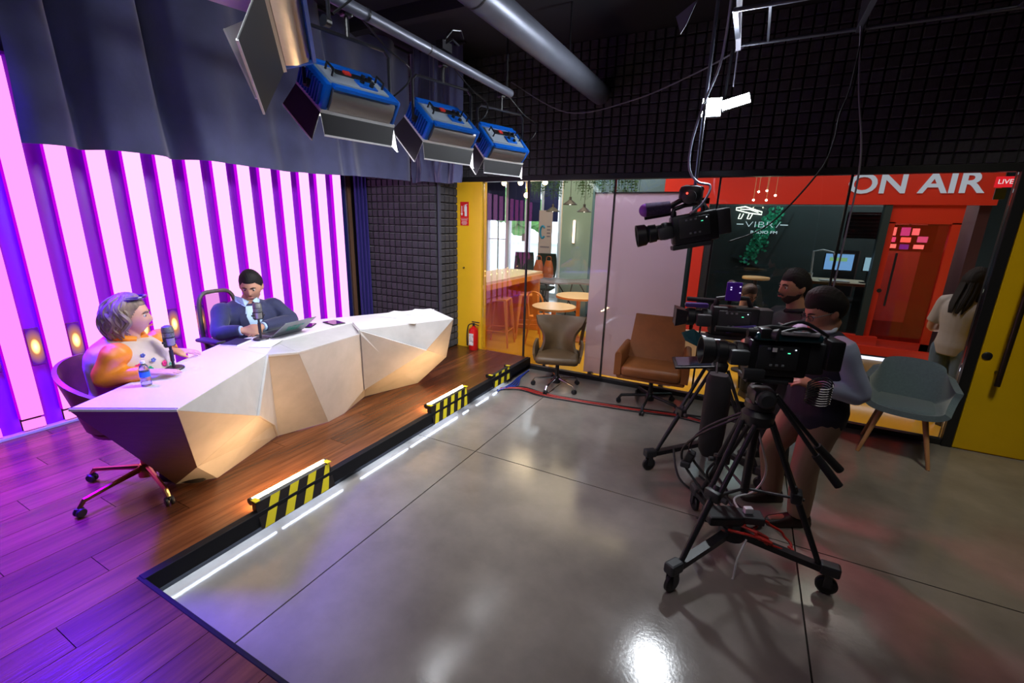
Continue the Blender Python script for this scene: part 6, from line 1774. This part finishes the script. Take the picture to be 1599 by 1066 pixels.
def cafe_chair(label, x, y, rz, m_):
    t = thing('cafe_chair', label, 'chair', (x, y, 0), rz, 'metal cafe chairs')
    MB().cbox((0, 0, 0.44), (0.36, 0.36, 0.025), 0.01).build('seat', m_, t, world=False)
    MB().tube([(-0.16, 0.17, 0.44), (-0.15, 0.21, 0.72), (-0.08, 0.23, 0.82), (0.08, 0.23, 0.82), (0.15, 0.21, 0.72), (0.16, 0.17, 0.44)], 0.013, 8, smooth=5).build('back_frame', m_, t, smooth=True, world=False)
    MB().slab(lambda u, v: Vector(((u - .5) * 0.10, 0.18 + 0.045 * v, 0.45 + 0.37 * v)), 2, 6, 0.006).build('back_splat', m_, t, world=False)
    for sx in (-1, 1):
        for sy in (-1, 1): MB().cyl((sx * 0.15, sy * 0.15, 0.43), (sx * 0.20, sy * 0.20, 0), 0.020, 0.011, 8).build('leg', m_, t, world=False)
cafe_chair('orange metal chair with looped back behind the near round table', -2.62, 6.12, R(160), orange)
cafe_chair('dark metal chair leaning beside the far round table', -1.88, 6.30, R(-70), mat('dark_metal_chair', (0.05, 0.04, 0.035), 0.4, 0.5))
# meeting table and task chairs farther back
mt_ = thing('meeting_table', 'long grey meeting table on crossed legs near the far windows', 'table', (-3.25, 8.15, 0))
MB().slab(lambda u, v: Vector((-4.1 + 1.7 * u, 7.80 + 0.70 * v, 0.755 + 0.02 * math.sin(u * 9))), 24, 4, 0.03).build('table_top', mat('grey_table', (0.20, 0.19, 0.22), 0.3), mt_, smooth=30)
for x in (-3.95, -3.5, -3.0, -2.55):
    MB().cyl((x - 0.15, 7.9, 0.73), (x + 0.15, 8.4, 0.0), 0.012, n=8).build('leg', black_gloss, mt_)
    MB().cyl((x + 0.15, 7.9, 0.73), (x - 0.15, 8.4, 0.0), 0.012, n=8).build('leg', black_gloss, mt_)
green_black = mat('dark_green_mesh', (0.012, 0.03, 0.03), 0.7)
def far_chair(label, x, y, rz, h=1.18):
    t = thing('office_chair', label, 'chair', (x, y, 0), rz, 'dark office chairs in the lounge')
    MB().slab(lambda u, v: Vector(((u - .5) * (0.40 + 0.04 * math.sin(PI * v)), 0.20 + 0.06 * v - 0.03 * math.sin(2.2 * PI * v), 0.52 + (h - 0.52) * v)), 8, 12, -0.035).build('backrest', green_black, t, smooth=50, world=False)
    MB().cbox((0, 0, 0.46), (0.44, 0.44, 0.06), 0.025).build('seat', green_black, t, world=False)
    MB().tube([(0, 0.1, 0.44), (0, 0.24, 0.46), (0, 0.25, 0.62)], 0.02, 8).build('back_post', black_gloss, t, world=False)
    star_base(t, 0.0, 0.44, 0.28, 5, black_gloss, wheel_m, 0.4)
far_chair('dark mesh office chair left of the pair by the meeting table', -4.35, 8.85, R(20))
far_chair('dark mesh office chair right of the pair by the meeting table', -3.85, 8.85, R(10))
far_chair('dark office chair beside the grey column', -2.50, 8.75, R(-30), 1.12)
bagm = mat('cognac_bag', (0.36, 0.10, 0.03), 0.45)
for k, (x, lb) in enumerate(((-3.66, 'cognac leather bag standing left on the meeting table'), (-3.45, 'cognac leather bag standing right on the meeting table'))):
    t = thing('leather_bag', lb, 'bag', (x, 8.15, 0.775), 0, 'bags on the meeting table')
    MB().loft([ering((0, 0, z), (1, 0, 0), (0, 1, 0), a, b, 16) for z, a, b in ((0.0, 0.10, 0.06), (0.05, 0.115, 0.07), (0.20, 0.10, 0.055), (0.30, 0.075, 0.03), (0.33, 0.06, 0.02))]).build('bag', bagm, t, smooth=40, world=False)
    MB().tube([(-0.05, 0, 0.31), (-0.04, 0, 0.40), (0.04, 0, 0.40), (0.05, 0, 0.31)], 0.007, 6, smooth=5).build('handle', bagm, t, world=False)
ru = thing('rollup_banner', 'white roll-up banner with blue emblem in front of the far windows', 'banner', (-3.68, 9.3, 0))
RX = -4.05
MB().box((RX, 9.3, 1.08), (0.32, 0.006, 2.0)).build('sheet', mat('banner_white', (0.60, 0.56, 0.66), 0.6), ru)
MB().box((RX, 9.3, 0.05), (0.36, 0.12, 0.06)).build('cassette', alu, ru)
m = MB(); m.tube([(RX - 0.06 + 0.055 * math.cos(a), 9.294, 1.62 + 0.13 * math.sin(a)) for a in [R(40 + 280 * q / 14) for q in range(15)]], 0.022, 6, smooth=2)
m.build('emblem', mat('emblem_blue', (0.02, 0.30, 0.55), 0.5), ru)
m = MB()
for k in range(4): m.box((RX + 0.08, 9.295, 1.74 - 0.07 * k), (0.08, 0.002, 0.03))
m.box((RX, 9.295, 1.30), (0.22, 0.002, 0.03))
m.build('printed_lines', mat('banner_grey_print', (0.25, 0.24, 0.35), 0.6), ru)
cg = structure('wall_lounge_column')
MB().box((-3.12, 8.9, 1.6), (0.62, 0.5, 3.2)).build('column_face', mat('sage_column', (0.24, 0.40, 0.42), 0.5), cg)
MB().box((-3.42, 8.64, 1.6), (0.02, 0.02, 3.2)).build('corner_bead', white_frame, cg)
sl = thing('wall_light', 'vertical glowing tube light on the grey-green column', 'light', (-3.14, 8.62, 1.45))
MB().box((-3.14, 8.635, 1.66), (0.05, 0.02, 0.46)).build('housing', white_frame, sl)
MB().cyl((-3.14, 8.605, 1.45), (-3.14, 8.605, 1.87), 0.018, n=10).build('tube', emis('warm_tube', (1.0, 0.62, 0.42), 7.0), sl)
# pendants
pend_m = mat('black_pendant', (0.012, 0.012, 0.016), 0.4)
for k, (x, z, lb) in enumerate(((-2.93, 1.99, 'black cone pendant lamp leftmost of three behind the glass'), (-2.64, 2.10, 'black cone pendant lamp in the middle of three behind the glass'), (-2.40, 1.99, 'black cone pendant lamp rightmost of three behind the glass'))):
    t = thing('pendant_lamp', lb, 'lamp', (x, 7.0, z), 0, 'black pendant lamps')
    MB().lathe([(0.115, 0.0), (0.112, 0.008), (0.05, 0.055), (0.022, 0.075), (0.018, 0.12)], 24, cap=False).build('shade', pend_m, t, smooth=30, world=False)
    MB().ball((0, 0, 0.03), 0.03, 12, 8).build('bulb', emis('pendant_bulb', (1.0, 0.9, 0.75), 9.0), t, world=False)
    MB().cyl((0, 0, 0.12), (0, 0, 3.2 - z), 0.004, n=6).build('cord', pend_m, t, world=False)
gl_ = thing('globe_chandelier', 'brass lamp with glowing globe bulbs at the top of the glass', 'lamp', (-3.1, 6.3, 2.35))
for k, (x, y, z) in enumerate(((-3.46, 6.3, 2.38), (-3.18, 6.3, 2.38), (-2.78, 6.3, 2.38), (-3.05, 6.25, 2.20))):
    MB().ball((x, y, z), 0.038, 16, 10).build('globe', emis('globe_glow', (1.0, 0.72, 0.36), 16.0), gl_, smooth=True)
    MB().tube([(x, y, z + 0.03), (x * 0.6 - 1.24, y, 2.56), (-3.1, 6.3, 2.6)], 0.008, 8, smooth=3).build('arm', brass, gl_, smooth=True)
MB().cyl((-3.1, 6.3, 2.55), (-3.1, 6.3, 3.2), 0.010, n=8).build('stem', brass, gl_)
point('chandelier_light', (0.1, 0, -0.1), 16, (1.0, 0.74, 0.42), 0.15, gl_)
# trailing plants
random.seed(21)
lf = mat('trailing_leaf', (0.03, 0.10, 0.035), 0.6, noise=0.3, scale=9)
for k, (x0, x1, y, lb) in enumerate(((-3.5, -2.85, 7.3, 'trailing green plant hanging at the top of the glass left of the pendants'), (-2.75, -1.7, 7.5, 'trailing green plant hanging above the black pendant lamps'))):
    t = thing('hanging_plant', lb, 'plant', ((x0 + x1) / 2, y, 2.2), 0, 'hanging plants')
    MB().box(((x0 + x1) / 2, y, 2.78), (x1 - x0, 0.22, 0.12)).build('trough', pend_m, t)
    m = MB(); st_ = MB()
    for q in range(130):
        x = random.uniform(x0, x1); ln = random.uniform(0.18, 0.62); yy = y + random.uniform(-0.14, 0.14)
        st_.tube([(x, yy, 2.82), (x + random.uniform(-.03, .03), yy - 0.02, 2.8 - ln * .5), (x + random.uniform(-.04, .04), yy - 0.02, 2.8 - ln)], 0.003, 4)
        for w_ in range(int(ln / 0.045)):
            c = Vector((x + random.uniform(-.04, .04), yy + random.uniform(-.04, .04), 2.8 - w_ * 0.045))
            a = random.uniform(0, 6.28); dv = Vector((math.cos(a), math.sin(a), -0.5)).normalized() * 0.045; sv = Vector((-math.sin(a), math.cos(a), 0.2)) * 0.018
            m.add([c, c + dv * .5 + sv, c + dv, c + dv * .5 - sv], [(0, 1, 2, 3)])
    o = m.build('leaves', lf, t, fix=False); o['kind'] = 'stuff'
    o = st_.build('stems', lf, t); o['kind'] = 'stuff'

# ================================================================ WHITE BANNER STAND BEHIND THE GLASS
bn = thing('banner_stand', 'tall pale lilac banner wall standing behind the glass', 'banner', (-1.12, 5.16, 0))
MB().box((-1.12, 5.16, 1.085), (1.05, 0.006, 2.13)).build('sheet', mat('lilac_banner', (0.84, 0.77, 0.88), 0.5, c2=(0.76, 0.66, 0.82), scale=2.2), bn, bevel=0.004)
MB().box((-1.12, 5.16, 2.152), (1.06, 0.03, 0.014)).build('top_rail', alu, bn)
for x in (-1.55, -0.70): MB().box((x, 5.24, 0.02), (0.05, 0.26, 0.03)).build('foot', alu, bn)
_nt = MATS['lilac_banner'].node_tree; _mx = _nt.nodes.new('ShaderNodeMixShader'); _tl = _nt.nodes.new('ShaderNodeBsdfTranslucent'); _tl.inputs[0].default_value = (0.80, 0.72, 0.86, 1); _mx.inputs[0].default_value = 0.6
_nt.links.new(_nt.nodes['Principled BSDF'].outputs[0], _mx.inputs[1]); _nt.links.new(_tl.outputs[0], _mx.inputs[2]); _nt.links.new(_mx.outputs[0], _nt.nodes['Material Output'].inputs[0])

# ================================================================ RED RADIO BOOTH
red_p = mat('signal_red_paint', (0.62, 0.030, 0.012), 0.35)
BY = 7.0
bw = structure('wall_booth')
MB().box((0.55, BY, 2.46), (3.5, 0.14, 0.68)).build('fascia', red_p, bw)
MB().box((-0.66, BY, 1.2), (0.14, 0.14, 2.0)).build('post', red_p, bw)
MB().box((0.46, BY - 0.02, 0.43), (2.2, 0.10, 0.20)).build('sill', red_p, bw)
MB().box((1.38, BY, 1.25), (0.07, 0.12, 1.76)).build('door_post', mat('dark_door_post', (0.015, 0.03, 0.03), 0.5), bw)
MB().box((0.9, 6.9, 0.18), (3.4, 0.5, 0.32)).build('step', mat('beige_step', (0.45, 0.40, 0.33), 0.6), bw)
MB().box((0.9, 6.640, 0.365), (3.4, 0.02, 0.03)).build('step_edge', mat('blue_step_edge', (0.02, 0.05, 0.14), 0.4), bw)
MB().box((0.9, 6.636, 0.325), (3.4, 0.02, 0.035)).build('step_light', emis('step_light', (0.85, 0.85, 1.0), 1.6), bw)
MB().box((1.9, 6.60, 0.43), (1.3, 0.06, 0.10)).build('red_kick', red_p, bw)
onair = emis('on_air_letters', (0.75, 0.78, 0.85), 0.55)
sgn = thing('on_air_sign', 'white ON AIR lettering on the red fascia of the booth', 'sign', (1.54, BY - 0.08, 2.23))
text('on_air_text', 'ON AIR', onair, sgn, (1.54, BY - 0.085, 2.345), (R(90), 0, 0), 0.31, 0.006, sx=1.16, offset=0.006)
lv = thing('live_sign', 'small red sign reading LIVE at the upper right behind the glass', 'sign', (1.80, 5.40, 2.18))
MB().box((1.80, 5.40, 2.235), (0.115, 0.02, 0.085)).build('lit_panel', emis('live_red', (0.9, 0.02, 0.03), 0.9), lv)
text('live_text', 'LIVE', emis('live_white', (1.0, 0.9, 0.9), 1.0), lv, (1.80, 5.385, 2.235), (R(90), 0, 0), 0.052, 0.001, sx=1.0)
MB().box((1.79, 5.40, 2.14), (0.07, 0.012, 0.09)).build('lower_panel', mat('slate_panel', (0.05, 0.10, 0.14), 0.4), lv)
MB().cyl((1.80, 5.40, 2.28), (1.80, 5.40, 3.2), 0.006, n=8).build('rod', black_gloss, lv)
# booth window, door
wbn = structure('window_11')
MB().box((0.37, BY, 1.32), (1.95, 0.012, 1.56)).build('pane', glass('booth_glass', (0.72, 0.80, 0.80), 1.5, 1.0), wbn)
d2 = structure('door_2')
MB().box((1.745, BY, 2.015), (0.65, 0.06, 0.21)).box((1.45, BY, 1.15), (0.06, 0.06, 1.55)).box((2.03, BY, 1.15), (0.08, 0.06, 1.55)).box((1.745, BY, 0.42), (0.65, 0.06, 0.16)).build('door_frame', red_p, d2)
rg_ = glass('red_tinted_glass', (0.88, 0.34, 0.30), 1.5, 1.3)
_nt = rg_.node_tree; _mx = _nt.nodes.new('ShaderNodeMixShader'); _df = _nt.nodes.new('ShaderNodeBsdfDiffuse'); _df.inputs[0].default_value = (0.55, 0.03, 0.015, 1); _mx.inputs[0].default_value = 0.28
_old = _nt.nodes['Material Output'].inputs[0].links[0].from_socket
_nt.links.new(_old, _mx.inputs[1]); _nt.links.new(_df.outputs[0], _mx.inputs[2]); _nt.links.new(_mx.outputs[0], _nt.nodes['Material Output'].inputs[0])
MB().box((1.735, BY, 1.2), (0.52, 0.012, 1.42)).build('pane', rg_, d2)
MB().cyl((1.555, BY - 0.05, 0.93), (1.555, BY - 0.05, 1.57), 0.012, n=10).build('pull_handle', black_gloss, d2)
MB().lathe([(0.025, 0), (0.025, 0.01), (0.0, 0.01)], 14, (1.475, BY - 0.03, 1.11), (0, -1, 0)).build('lock', black_gloss, d2)
# booth interior
wb3 = structure('wall_booth_back')
MB().box((0.8, 8.7, 1.6), (4.4, 0.1, 3.2)).build('wall_face', mat('dark_green_wall', (0.02, 0.035, 0.035), 0.6), wb3)
MB().box((2.25, 7.86, 1.6), (0.1, 1.65, 3.2)).build('side_face', mat('dark_red_wall', (0.04, 0.004, 0.004), 0.6), wb3)
MB().box((1.94, 8.60, 1.45), (0.50, 0.04, 1.9)).build('door_bright_panel', mat('rose_bright_panel', (0.75, 0.50, 0.50), 0.6), wb3)  # added pale panel, brightens the view through the red door
MB().box((-1.0, 7.86, 1.6), (0.1, 1.65, 3.2)).build('side_face', mat('dark_teal_wall', (0.015, 0.03, 0.032), 0.6), wb3)
MB().box((0.65, 7.85, 2.84), (3.2, 1.65, 0.06)).build('booth_ceiling', MATS['dark_teal_wall'], wb3)
neon = emis('white_neon', (1.0, 0.95, 0.75), 5.0)
nl = emis('sign_letters', (0.8, 0.85, 0.9), 1.6)
ns = thing('neon_sign', 'white neon headphone-like outline above the lettering on the booth wall', 'sign', (-0.1, 8.58, 1.9))
NX, NZ, NY = -0.12, 2.06, 8.46
MB().tube([(NX - .18, NY, NZ + .07), (NX - .05, NY, NZ + .09), (NX + .2, NY, NZ + .01), (NX + .2, NY, NZ - .03), (NX + .02, NY, NZ - .01), (NX - .18, NY, NZ + .04)], 0.010, 6, close=True).build('upper_tube', neon, ns)
MB().tube([(NX - .12, NY, NZ + .05), (NX + .02, NY, NZ + .045), (NX + .15, NY, NZ + .0)], 0.008, 6).build('inner_tube', neon, ns)
for dx in (0.0, 0.13): MB().tube([(NX - .11 + dx, NY, NZ - .02), (NX - .13 + dx, NY, NZ - .10), (NX - .09 + dx, NY, NZ - .10), (NX - .06 + dx, NY, NZ - .02)], 0.008, 6).build('leg_tube', neon, ns)
vs = thing('station_sign', 'white VIBRA RADIO FM lettering on the dark booth wall', 'sign', (0.1, 8.6, 1.7))
text('station_name', 'VIBR', nl, vs, (0.07, 8.46, 1.87), (R(90), 0, 0), 0.135, 0.004, sx=1.55, offset=-0.003)
text('station_caption', 'RADIO FM', nl, vs, (0.15, 8.46, 1.755), (R(90), 0, 0), 0.062, 0.003, sx=1.35)
MB().bar((0.31, 8.46, 1.83), (0.36, 8.46, 1.92), 0.012, 0.006).bar((0.36, 8.46, 1.875), (0.47, 8.46, 1.875), 0.012, 0.006, (0, 1, 0)).build('slash_mark', nl, vs)
MB().bar((-0.26, 8.46, 1.875), (-0.16, 8.46, 1.875), 0.012, 0.006, (0, 1, 0)).build('dash_mark', nl, vs)
random.seed(5)
gp = thing('plant_wall', 'bright green leafy panel beside the neon sign', 'plant', (0.15, 8.55, 1.2))
m = MB()
for q in range(260):
    tq = random.random()
    c = Vector((0.28 - 0.30 * tq + random.uniform(-.11, .11), 8.56 + random.uniform(-.05, .03), 2.1 - 0.8 * tq + random.uniform(-.09, .09)))
    a, b = random.uniform(0, 6.28), random.uniform(-.6, .6)
    dv = Vector((math.cos(a), -0.4, math.sin(a))) * 0.06; sv = Vector((-math.sin(a), b * .3, math.cos(a))) * 0.022
    m.add([c, c + dv * .5 + sv, c + dv, c + dv * .5 - sv], [(0, 1, 2, 3)])
o = m.build('leaves', mat('bright_leaf', (0.01, 0.34, 0.17), 0.5), gp, fix=False); o['kind'] = 'stuff'
MB().box((0.13, 8.63, 1.7), (0.5, 0.03, 0.95), (0, 0.35, 0)).build('backing', MATS['dark_green_wall'], gp)
point('plant_spot', (0.1, -0.5, 1.1), 2.5, (0.8, 1.0, 0.85), 0.05, gp)
# small hanging lights
for k, (x, z) in enumerate(((-0.01, 2.21), (0.16, 2.17), (-0.05, 2.12), (0.08, 2.12), (0.07, 2.22))):
    t = thing('cluster_pendant', ['tiny hanging bulb, top left of the cluster by the red fascia', 'tiny hanging bulb, rightmost of the cluster', 'tiny hanging bulb, lower left of the cluster', 'tiny hanging bulb, lower middle of the cluster', 'tiny hanging bulb, top middle of the cluster'][k], 'lamp', (x, 6.0, z), 0, 'hanging bulbs before the booth')
    MB().ball((0, 0, 0), 0.011, 10, 6).build('bulb', emis('tiny_bulb', (1.0, 0.9, 0.65), 26.0), t, world=False)
    MB().cyl((0, 0, 0.008), (0, 0, 3.2 - z), 0.002, n=5).build('cord', mat('brass_cord', (0.4, 0.33, 0.15), 0.4), t, world=False)
# desk with monitors
bd = thing('radio_desk', 'beige control desk inside the booth', 'desk', (1.15, 7.75, 0.35))
MB().box((1.10, 7.75, 1.11), (0.78, 0.62, 0.04)).build('desk_top', mat('beige_desk_top', (0.55, 0.45, 0.33), 0.4), bd, bevel=0.004)
for x in (0.76, 1.44): MB().box((x, 7.75, 0.55), (0.04, 0.55, 1.08)).build('side_panel', black_gloss, bd)
MB().tube([(0.82, 7.7, 1.13), (0.80, 7.7, 1.52), (0.90, 7.66, 1.545), (1.02, 7.6, 1.52), (1.04, 7.6, 1.44)], 0.012, 8).build('boom_arm', white_frame, bd)
def monitor(label, x, z, w_, h_, y, m_):
    t = thing('monitor', label, 'monitor', (x, y, 1.131))
    MB().cbox((x, y, z), (w_, 0.03, h_), 0.006).build('housing', black_gloss, t)
    MB().box((x, y - 0.0165, z + 0.004), (w_ - 0.02, 0.002, h_ - 0.025)).build('screen', m_, t)
    MB().cyl((x, y + 0.01, 1.14), (x, y + 0.01, z - h_ / 2 + 0.02), 0.015, n=10).box((x, y, 1.137), (0.14, 0.12, 0.010)).build('stand', black_gloss, t)
scr = emis('monitor_screen', (0.30, 0.52, 0.95), 1.15)
monitor('lit computer monitor on the left of the booth desk', 1.10, 1.39, 0.34, 0.24, 7.62, scr)
monitor('narrow lit monitor on the right of the booth desk', 1.45, 1.38, 0.15, 0.20, 7.62, emis('pale_screen', (0.55, 0.75, 0.9), 1.0))
MB_w = MB().box((1.09, 7.6022, 1.43), (0.20, 0.001, 0.05)).build('screen_window', emis('screen_green', (0.45, 0.75, 0.35), 0.9), bpy.data.objects['monitor'])
kb = single('keyboard', MB().cbox((1.08, 7.52, 1.142), (0.34, 0.12, 0.018), 0.004), white_frame, 'pale keyboard on the booth desk', 'keyboard')
cu_ = thing('booth_cup', 'white cup at the left end of the booth desk', 'cup', (0.79, 7.55, 1.131))
MB().lathe([(0.028, 0), (0.035, 0.10), (0.032, 0.10), (0.026, 0.008)], 18).build('cup', white_frame, cu_, smooth=True, world=False)
far = thing('booth_chair', 'black high-back chair between the booth monitors', 'chair', (1.30, 8.36, 0.35))
MB().slab(lambda u, v: Vector((1.30 + (u - .5) * 0.26, 8.33 + 0.05 * math.sin(PI * u), 0.85 + 0.68 * v)), 8, 8, 0.05).build('backrest', black_gloss, far, smooth=50)
MB().cbox((1.30, 8.36, 0.80), (0.42, 0.34, 0.07), 0.03).build('seat', black_gloss, far)
MB().cyl((1.30, 8.36, 0.02), (1.30, 8.36, 0.77), 0.03, n=10).lathe([(0.22, 0.0), (0.22, 0.015), (0.04, 0.04)], 20, (1.30, 8.36, 0.0)).build('column', black_gloss, far)
rt_ = thing('booth_table', 'small round wooden table seen between the operators', 'table', (0.11, 6.35, 0))
MB().lathe([(0.15, 1.20), (0.155, 1.215), (0.15, 1.23)], 28, (0.11, 6.35, 0)).build('table_top', mat('honey_wood', (0.45, 0.30, 0.12), 0.4, noise=0.2, scale=5), rt_, smooth=30)
MB().lathe([(0.12, 0), (0.12, 0.02), (0.025, 0.04), (0.022, 1.20)], 20, (0.11, 6.35, 0)).build('pedestal', black_gloss, rt_, smooth=30)
# grille panel in the booth window and lit tiles imitating the screen reflection on the red door
gp2 = thing('vent_grille', 'dark louvred grille at the top of the booth window', 'grille', (1.2, 7.2, 1.72))
MB().box((1.2, 7.2, 1.88), (0.34, 0.02, 0.32)).build('backing', black_paint, gp2)
for k in range(7): MB().box((1.2, 7.185, 1.745 + 0.045 * k), (0.32, 0.02, 0.012), (0.5, 0, 0)).build('louvre', mat('grey_louvre', (0.06, 0.06, 0.065), 0.5), gp2)
sw_ = thing('screen_reflection', 'small violet tiles imitating a screen reflection in the red door', 'reflection', (1.72, 7.35, 1.58))  # tiles inside stand in for a reflection on the door glass
MB().box((1.72, 7.37, 1.74), (0.52, 0.03, 0.32)).build('housing', black_gloss, sw_)
tiles = [(1.54, 1.82, .10, .10, (0.8, 0.7, 0.8)), (1.68, 1.82, .09, .10, (0.35, 0.15, 0.9)), (1.78, 1.82, .07, .08, (0.8, 0.6, 0.8)), (1.54, 1.72, .12, .06, (0.5, 0.2, 0.8)), (1.70, 1.72, .10, .06, (0.8, 0.5, 0.5)), (1.86, 1.73, .10, .07, (0.4, 0.25, 0.85)), (1.58, 1.64, .08, .05, (0.85, 0.8, 0.85)), (1.70, 1.635, .09, .06, (0.08, 0.05, 0.95)), (1.84, 1.64, .10, .05, (0.8, 0.75, 0.85))]
for k, (x, z, w_, h_, c_) in enumerate(tiles): MB().box((x, 7.353, z), (w_, 0.002, h_)).build('reflection_tile', emis('tile_%d' % k, c_, 5.0), sw_)
MB().cyl((1.72, 7.4, 1.9), (1.72, 7.4, 2.8), 0.01, n=8).build('bracket', black_gloss, sw_)
